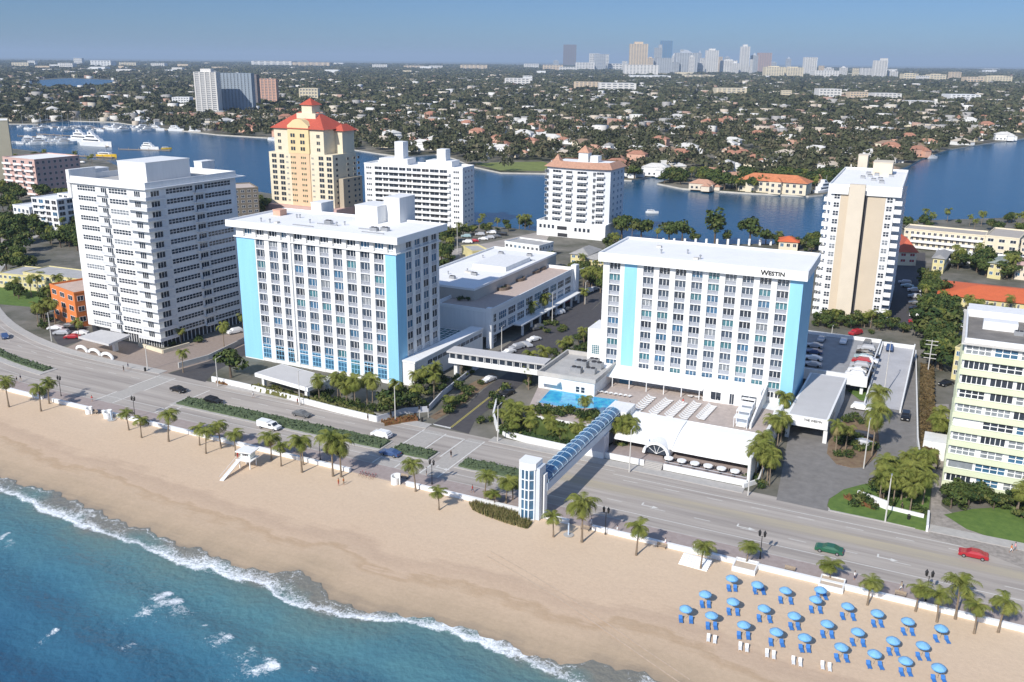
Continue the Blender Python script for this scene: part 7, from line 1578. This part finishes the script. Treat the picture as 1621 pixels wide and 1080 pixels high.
# ================================================================ STREET FURNITURE
lam_b = MB().tube((0, 0, 0), (0, 0, .5), .16, .12, 8).tube((0, 0, .5), (0, 0, 4.6), .08, .06, 8).tube((-.45, 0, 4.45), (.45, 0, 4.45), .04, n=5).mesh('post', blackm)
lan = MB().lathe([(.12, 0), (.2, .1), (.26, .75), (.3, .8), (.08, 1.15), (.02, 1.3)], 8).mesh('lantern', blackm)
for k, (x, y) in enumerate([(97, 628), (214, 662), (507, 729), (684, 768), (958, 847), (1203, 886), (1465, 952)]):
    p = G(x, y); t = thing('lantern_post', 'black double lantern post, %s from the left on the promenade' % ordn(k), 'street lamp', (*p, .13), 0, 'double lantern posts'); put('post', lam_b, t)
    for s_ in (-.45, .45): put('lantern', lan, t, (s_, 0, 4.5))
for (x, y, ty, lb) in [(345, 612, 568, 'slim yellowish pole at the left end of the long garden wall'), (475, 642, 588, 'slim white light pole below the left hotel canopy'), (626, 669, 612, 'white light pole at the red flower bed corner'), (788, 699, 643, 'white light pole at the curved garden wall'), (996, 748, 681, 'white light pole left of the restaurant arch'), (1184, 785, 724, 'white light pole at the palms right of the restaurant'), (1401, 827, 758, 'white light pole rising from the entrance lawn'), (926, 482, 447, 'slim pole among the cars at the end of the side street'), (874, 514, 463, 'tall pole in the yellow green bed of the side street'), (794, 556, 518, 'slim pole beside the covered footbridge'), (82, 541, 495, 'grey pole at the car park of the orange block'), (234, 586, 548, 'thin signal pole at the forecourt corner'), (724, 400, 352, 'tall pole right of the white balcony slab'), (1367, 742, 668, 'grey pole beside the drive island palm'), (1398, 632, 545, 'white pole standing at the deck ramp wall'), (1316, 535, 518, 'short white pole behind the parking deck')]:
    p = G(x, y); h = height_at(p, ty); t = thing('light_pole', lb, 'light pole', (*p, .05)); MB().tube((0, 0, 0), (0, 0, h), .16, .09, 8).build('pole', conc_l, t); MB().tube((0, 0, h - .15), (0, 1.6, h + .1), .05, n=5).build('arm', conc_l, t); MB().box(-.14, .14, 1.4, 2.1, h + .02, h + .16).build('lamp_head', metal, t)
p = G(1467, 600); t = thing('utility_pole', 'wooden utility pole with three crossarms in front of the tall grove', 'utility pole', (*p, 0)); hh = 11.5; MB().tube((0, 0, 0), (0, 0, hh), .17, .12, 8).build('pole', conc_l, t)
for z_ in (hh - .4, hh - 1.5, hh - 4.2, hh - 5.4): MB().box(-1.6, 1.6, -.08, .08, z_, z_ + .16).build('crossarm', conc_l, t)
# lifeguard tower
lp = G(393, 738); t = thing('lifeguard_tower', 'white lifeguard tower on stilts with a long ramp down to the sand', 'lifeguard tower', (*lp, 0), R_(8)); t.scale = (.85, .85, .85)
for x in (-1.5, 1.5):
    for y in (-1.4, 1.4): MB().box(x - .1, x + .1, y - .1, y + .1, -.2, 2.2).build('stilt', white2, t)
MB().box(-2.2, 2.2, -2.1, 2.1, 2.2, 2.36).build('deck', white2, t); MB().box(-1.4, 1.4, -.9, 1.4, 2.36, 4.3).build('cabin', mat('pale_mint', (.62, .70, .68), .7, .05, 1), t); MB().box(-2.3, 2.3, -1.9, 2.1, 4.32, 4.55).build('roof', white2, t)
wm_, ws_ = window_mesh(1.8, .9, 3, 1, white2, glass); o = put('window', wm_, t, (-.9, -.9, 3.1)); put('pane', ws_[0][1], o)
mb = MB().add([(-1.9, -2.1, 2.3), (-.8, -2.1, 2.3), (-.8, -9.5, .05), (-1.9, -9.5, .05), (-1.9, -2.1, 2.15), (-.8, -2.1, 2.15), (-.8, -9.5, -.1), (-1.9, -9.5, -.1)], [(0, 3, 2, 1), (4, 5, 6, 7), (0, 1, 5, 4), (1, 2, 6, 5), (2, 3, 7, 6), (3, 0, 4, 7)]); mb.build('ramp', white2, t)
mb = MB()
for x in (-1.9, -.8): mb.tube((x, -2.1, 3.2), (x, -9.5, .95), .04, n=5)
mb.build('ramp_railing', white2, t)
for x in (-2.15, 2.15): MB().box(x - .03, x + .03, -2.05, 2.05, 3.2, 3.27).build('deck_railing', white2, t)
q = to_local(t, lp); c, s = math.cos(R_(8)), math.sin(R_(8)); person(None, 'red', 'red', 'lifeguard in red standing on the tower deck', 'stand', 180, z=2.36 * .85, loc=(lp[0] - 1.5 * c + 1.35 * s, lp[1] - 1.5 * s - 1.35 * c))
# beach steps and planters
p = G(1096, 899); t = thing('beach_steps', 'white slatted beach steps leading over the wall beside a palm', 'steps', (*p, 0), R_(-3)); [MB().box(-2.6, 2.6, .5 * k, .5 * k + .46, 0, .14 * (k + 1)).build('step', white2, t) for k in range(6)]
for k in range(9): MB().box(-2.5 + .6 * k, -2.4 + .6 * k, 0, 3.0, .85, .95).build('slat', mat('white_plastic', (.8, .79, .76)), t) if False else None
for k, (x, y, lb) in enumerate([(1179, 902, 'white planter box at the foot of the beach palm left of the umbrellas'), (1316, 930, 'white planter box behind the upper umbrellas')]):
    p = G(x, y); t = thing('planter_box', lb, 'planter', (*p, 0)); mb = rim(MB(), -2.0, 2.0, -1.4, 2.2, 0, .95, .22); mb.build('box', white2, t); MB().box(-1.78, 1.78, -1.18, 1.98, 0, .8).build('sand_fill', mat('planter_sand', (.55, .45, .35), .9, .1, 1), t)
for (x, y, h, r_, lb) in [(141, 655, 1.9, 1.0, 'white spiral wall drum left of the first beach entrance'), (171, 662, 2.2, 1.2, 'white spiral wall drum right of the first beach entrance'), (626, 766, 2.3, 1.15, 'white spiral wall drum at the second beach entrance')]:
    p = G(x, y); mb = MB()
    for k in range(22):
        a0_, a1_ = k * .33, (k + 1) * .33; ra, rb_ = r_ * (1 - k * .018), r_ * (1 - (k + 1) * .018); ha, hb_ = h * (1 - k * .02), h * (1 - (k + 1) * .02)
        v = [(ra * math.cos(a0_), ra * math.sin(a0_)), (rb_ * math.cos(a1_), rb_ * math.sin(a1_)), ((rb_ - .2) * math.cos(a1_), (rb_ - .2) * math.sin(a1_)), ((ra - .2) * math.cos(a0_), (ra - .2) * math.sin(a0_))]; mb.prism(v, 0, ha)
    o = mb.build('spiral_wall', white2, None, (*p, 0)); tag(o, lb, 'wall')
for (x, y, lb) in [(177, 665, 'white shower post on the sand by the first beach entrance'), (900, 847, 'pale blue shower post beside the palm right of the lift tower')]:
    p = G(x, y); t = thing('beach_shower', lb, 'shower', (*p, 0)); MB().box(-.12, .12, -.12, .12, 0, 2.4).build('post', mat('pale_blue_post', (.45, .55, .66), .5, .05, 1), t); MB().tube((0, 0, 2.3), (0, -.5, 2.35), .04, n=5).build('arm', metal, t); MB().lathe([(1.0, 0), (1.0, .08)], 14).build('drain_pad', walk, t)
# bicycles parked at the second entrance
bw = MB()
for x in (-.52, .52):
    for k in range(14): a0_, a1_ = 2 * PI * k / 14, 2 * PI * (k + 1) / 14; bw.tube((x + .33 * math.cos(a0_), 0, .34 + .33 * math.sin(a0_)), (x + .33 * math.cos(a1_), 0, .34 + .33 * math.sin(a1_)), .022, n=4)
bfm = MB().path([(-.52, 0, .34), (-.2, 0, .85), (.4, 0, .88), (.52, 0, .34)], [.025] * 4, 5); bfm.path([(-.2, 0, .85), (0, 0, .3), (.4, 0, .88)], [.025] * 3, 5).path([(-.52, 0, .34), (0, 0, .3)], [.02] * 2, 5); bfm.tube((.42, -.25, 1.02), (.42, .25, 1.02), .02, n=5).tube((.4, 0, .86), (.42, 0, 1.02), .02, n=5)
wheel_b, frame_b, seat_b = bw.mesh('wheels', rubber), bfm.mesh('frame', PT['red']), MB().box(-.35, -.1, -.07, .07, .9, .96).mesh('saddle', blackm)
for k, (x, y) in enumerate([(572, 752), (577, 754), (582, 755), (588, 757), (593, 757)]):
    p = G(x, y, .1); t = thing('bicycle', 'bicycle in the rack at the second beach entrance, %s from the left' % ordn(k), 'bicycle', (*p, .02), R_(80), 'racked bicycles'); put('wheels', wheel_b, t); put('frame', frame_b, t); put('saddle', seat_b, t)
p = G(583, 664, .1); t = thing('bicycle', 'bicycle of the cyclist near the end of the long garden wall', 'bicycle', (*p, .14), 0); put('wheels', wheel_b, t); put('frame', frame_b, t); put('saddle', seat_b, t)
# bins and benches along the promenade
for k, (x, y) in enumerate([(150, 655), (232, 672), (520, 738), (640, 758), (926, 840), (1047, 868), (1250, 905), (1425, 945)]):
    p = G(x, y); t = thing('promenade_bench', 'dark bench, %s from the left on the brick promenade' % ordn(k), 'bench', (*p, .13), 0, 'promenade benches'); MB().box(-.9, .9, -.25, .25, .4, .47).build('seat', wood, t); MB().box(-.9, .9, .2, .26, .5, .9).build('backrest', wood, t)
    for x_ in (-.75, .75): MB().box(x_ - .04, x_ + .04, -.22, .22, 0, .4).build('leg', blackm, t)
for k, (x, y) in enumerate([(230, 588), (668, 668), (1438, 823)]): p = G(x, y); tag(MB().lathe([(.28, 0), (.32, .9), (.2, 1.05)], 10).build('litter_bin', blackm, None, (*p, .14)), ['black litter bin at the forecourt corner of the tall tower', 'black litter bin at the hotel corner of the side street', 'black litter bin beside the entrance lawn'][k], 'bin')
# entrance sign
p = G(1356, 790); t = thing('entrance_sign', 'long white entrance sign on the lawn among red flowers', 'sign', (*p, .16), R_(-24)); MB().box(0, 6.5, 0, .5, 0, 1.7).build('panel', white2, t); text_part('THE WESTIN', .62, .02, t, (.7, -.02, .75), blackm)
# traffic signals at the crosswalks
for k, (x, y, lb) in enumerate([(664, 664, 'white traffic signal post at the hotel corner'), (678, 662, 'second white signal post, by the side street mouth')]):
    p = G(x, y); t = thing('signal_post', lb, 'traffic signal', (*p, .14)); MB().tube((0, 0, 0), (0, 0, 3.4), .09, n=6).build('post', conc_l, t); MB().box(-.16, .16, -.16, .16, 2.5, 3.4).build('signal_head', blackm, t)
# round roof planters on the terrace building
for k, (x, y) in enumerate([(796, 457), (820, 443), (843, 431), (853, 426)]):
    p = G(x, y, 11.3); t = thing('roof_planter', 'round brown planter, %s from the front on the roof terrace' % ordn(k), 'planter', (*p, 11.25), 0, 'round planters on the roof terrace')
    mb = MB(); n_ = 20
    for j in range(n_):
        a0_, a1_ = 2 * PI * j / n_, 2 * PI * (j + 1) / n_; mb.prism([(2.5 * math.cos(a0_), 3.2 * math.sin(a0_)), (2.5 * math.cos(a1_), 3.2 * math.sin(a1_)), (1.8 * math.cos(a1_), 2.4 * math.sin(a1_)), (1.8 * math.cos(a0_), 2.4 * math.sin(a0_))], 0, .9)
    mb.build('ring', mat('brown_planter', (.16, .12, .09), .8, .1, 1), t); s_ = put('plant', SHRUB[k][1], t); s_.scale = (.6, .6, .5)
for k, (x, y, z) in enumerate([(728, 476, 11.3), (735, 474, 11.3), (742, 476, 11.3), (810, 423, 11.3), (825, 430, 11.3)]): p = G(x, y, z); shrub(p, .8, 'dark potted shrub on the roof terrace', 'roof terrace shrubs', zb=z)
print('haze top', max(TOPS))
hz_ = bpy.data.materials.new('haze'); hz_.use_nodes = True; N = hz_.node_tree.nodes; L = hz_.node_tree.links
N.remove(N['Principled BSDF']); pv = N.new('ShaderNodeVolumePrincipled'); pv.inputs['Color'].default_value = (0.58, 0.74, 0.92, 1); pv.inputs['Density'].default_value = 0.000058; pv.inputs['Anisotropy'].default_value = 0.0
L.new(pv.outputs[0], N['Material Output'].inputs['Volume'])
ho = MB().box(-45000, 45000, -3000, 62000, -4.5, max(TOPS) + 5).build('haze', hz_); ho['kind'] = 'stuff'; tag(ho, 'thin blue haze over the far suburbs', 'haze')
# ================================================================ LIGHT, SKY, CAMERA
LOWSKY = (0.205, 0.315, 0.52); MIDSKY = (0.20, 0.285, 0.465)
SUN_AZ = R_(262); SUN_EL = R_(36)
sd = Vector((math.cos(SUN_AZ) * math.cos(SUN_EL), math.sin(SUN_AZ) * math.cos(SUN_EL), math.sin(SUN_EL)))
sl = bpy.data.lights.new('sun', 'SUN'); sl.energy = 4.5; sl.angle = R_(0.53); sl.color = (1.0, 0.95, 0.88)
so = bpy.data.objects.new('sun', sl); C.objects.link(so); so.rotation_euler = sd.to_track_quat('Z', 'Y').to_euler(); so.location = (0, 0, 400)
w = bpy.data.worlds.new('World'); bpy.context.scene.world = w; w.use_nodes = True; N = w.node_tree.nodes; L = w.node_tree.links
sk = N.new('ShaderNodeTexSky'); sk.sky_type = 'NISHITA'; sk.sun_disc = False; sk.sun_elevation = SUN_EL; sk.sun_rotation = math.atan2(sd.x, sd.y) % (2 * PI)
sk.air_density = 1.0; sk.dust_density = 0.3; sk.ozone_density = 3.5; sk.altitude = 80
tc = N.new('ShaderNodeTexCoord'); sx = N.new('ShaderNodeSeparateXYZ'); L.new(tc.outputs['Generated'], sx.inputs[0])
rp = N.new('ShaderNodeValToRGB'); rp.color_ramp.interpolation = 'EASE'; rp.color_ramp.elements[0].position = 0.0; rp.color_ramp.elements[0].color = (LOWSKY[0], LOWSKY[1], LOWSKY[2], 1)
e_ = rp.color_ramp.elements[1]; e_.position = 0.45; e_.color = (1.0, 0.97, 0.98, 1); e2 = rp.color_ramp.elements.new(0.12); e2.color = (MIDSKY[0], MIDSKY[1], MIDSKY[2], 1)
L.new(sx.outputs[2], rp.inputs[0])
tn = N.new('ShaderNodeMix'); tn.data_type = 'RGBA'; tn.blend_type = 'MULTIPLY'; tn.inputs['Factor'].default_value = 1.0; L.new(rp.outputs[0], tn.inputs['B'])
L.new(sk.outputs[0], tn.inputs['A']); L.new(tn.outputs['Result'], N['Background'].inputs[0]); N['Background'].inputs[1].default_value = 0.15
cam = bpy.data.cameras.new('camera'); co = bpy.data.objects.new('camera', cam); C.objects.link(co)
cam.sensor_width = 36; cam.lens = FOC / 1621 * 36; cam.clip_start = 1; cam.clip_end = 100000
M = Matrix(((RT[0], UP[0], -FW[0], 0), (RT[1], UP[1], -FW[1], 0), (RT[2], UP[2], -FW[2], CAM_H), (0, 0, 0, 1)))
co.matrix_world = M
sc = bpy.context.scene; sc.camera = co
sc.view_settings.view_transform = 'Standard'; sc.view_settings.look = 'None'; sc.view_settings.exposure = 0.2; sc.view_settings.gamma = 1
sc.cycles.max_bounces = 5; sc.cycles.volume_bounces = 0
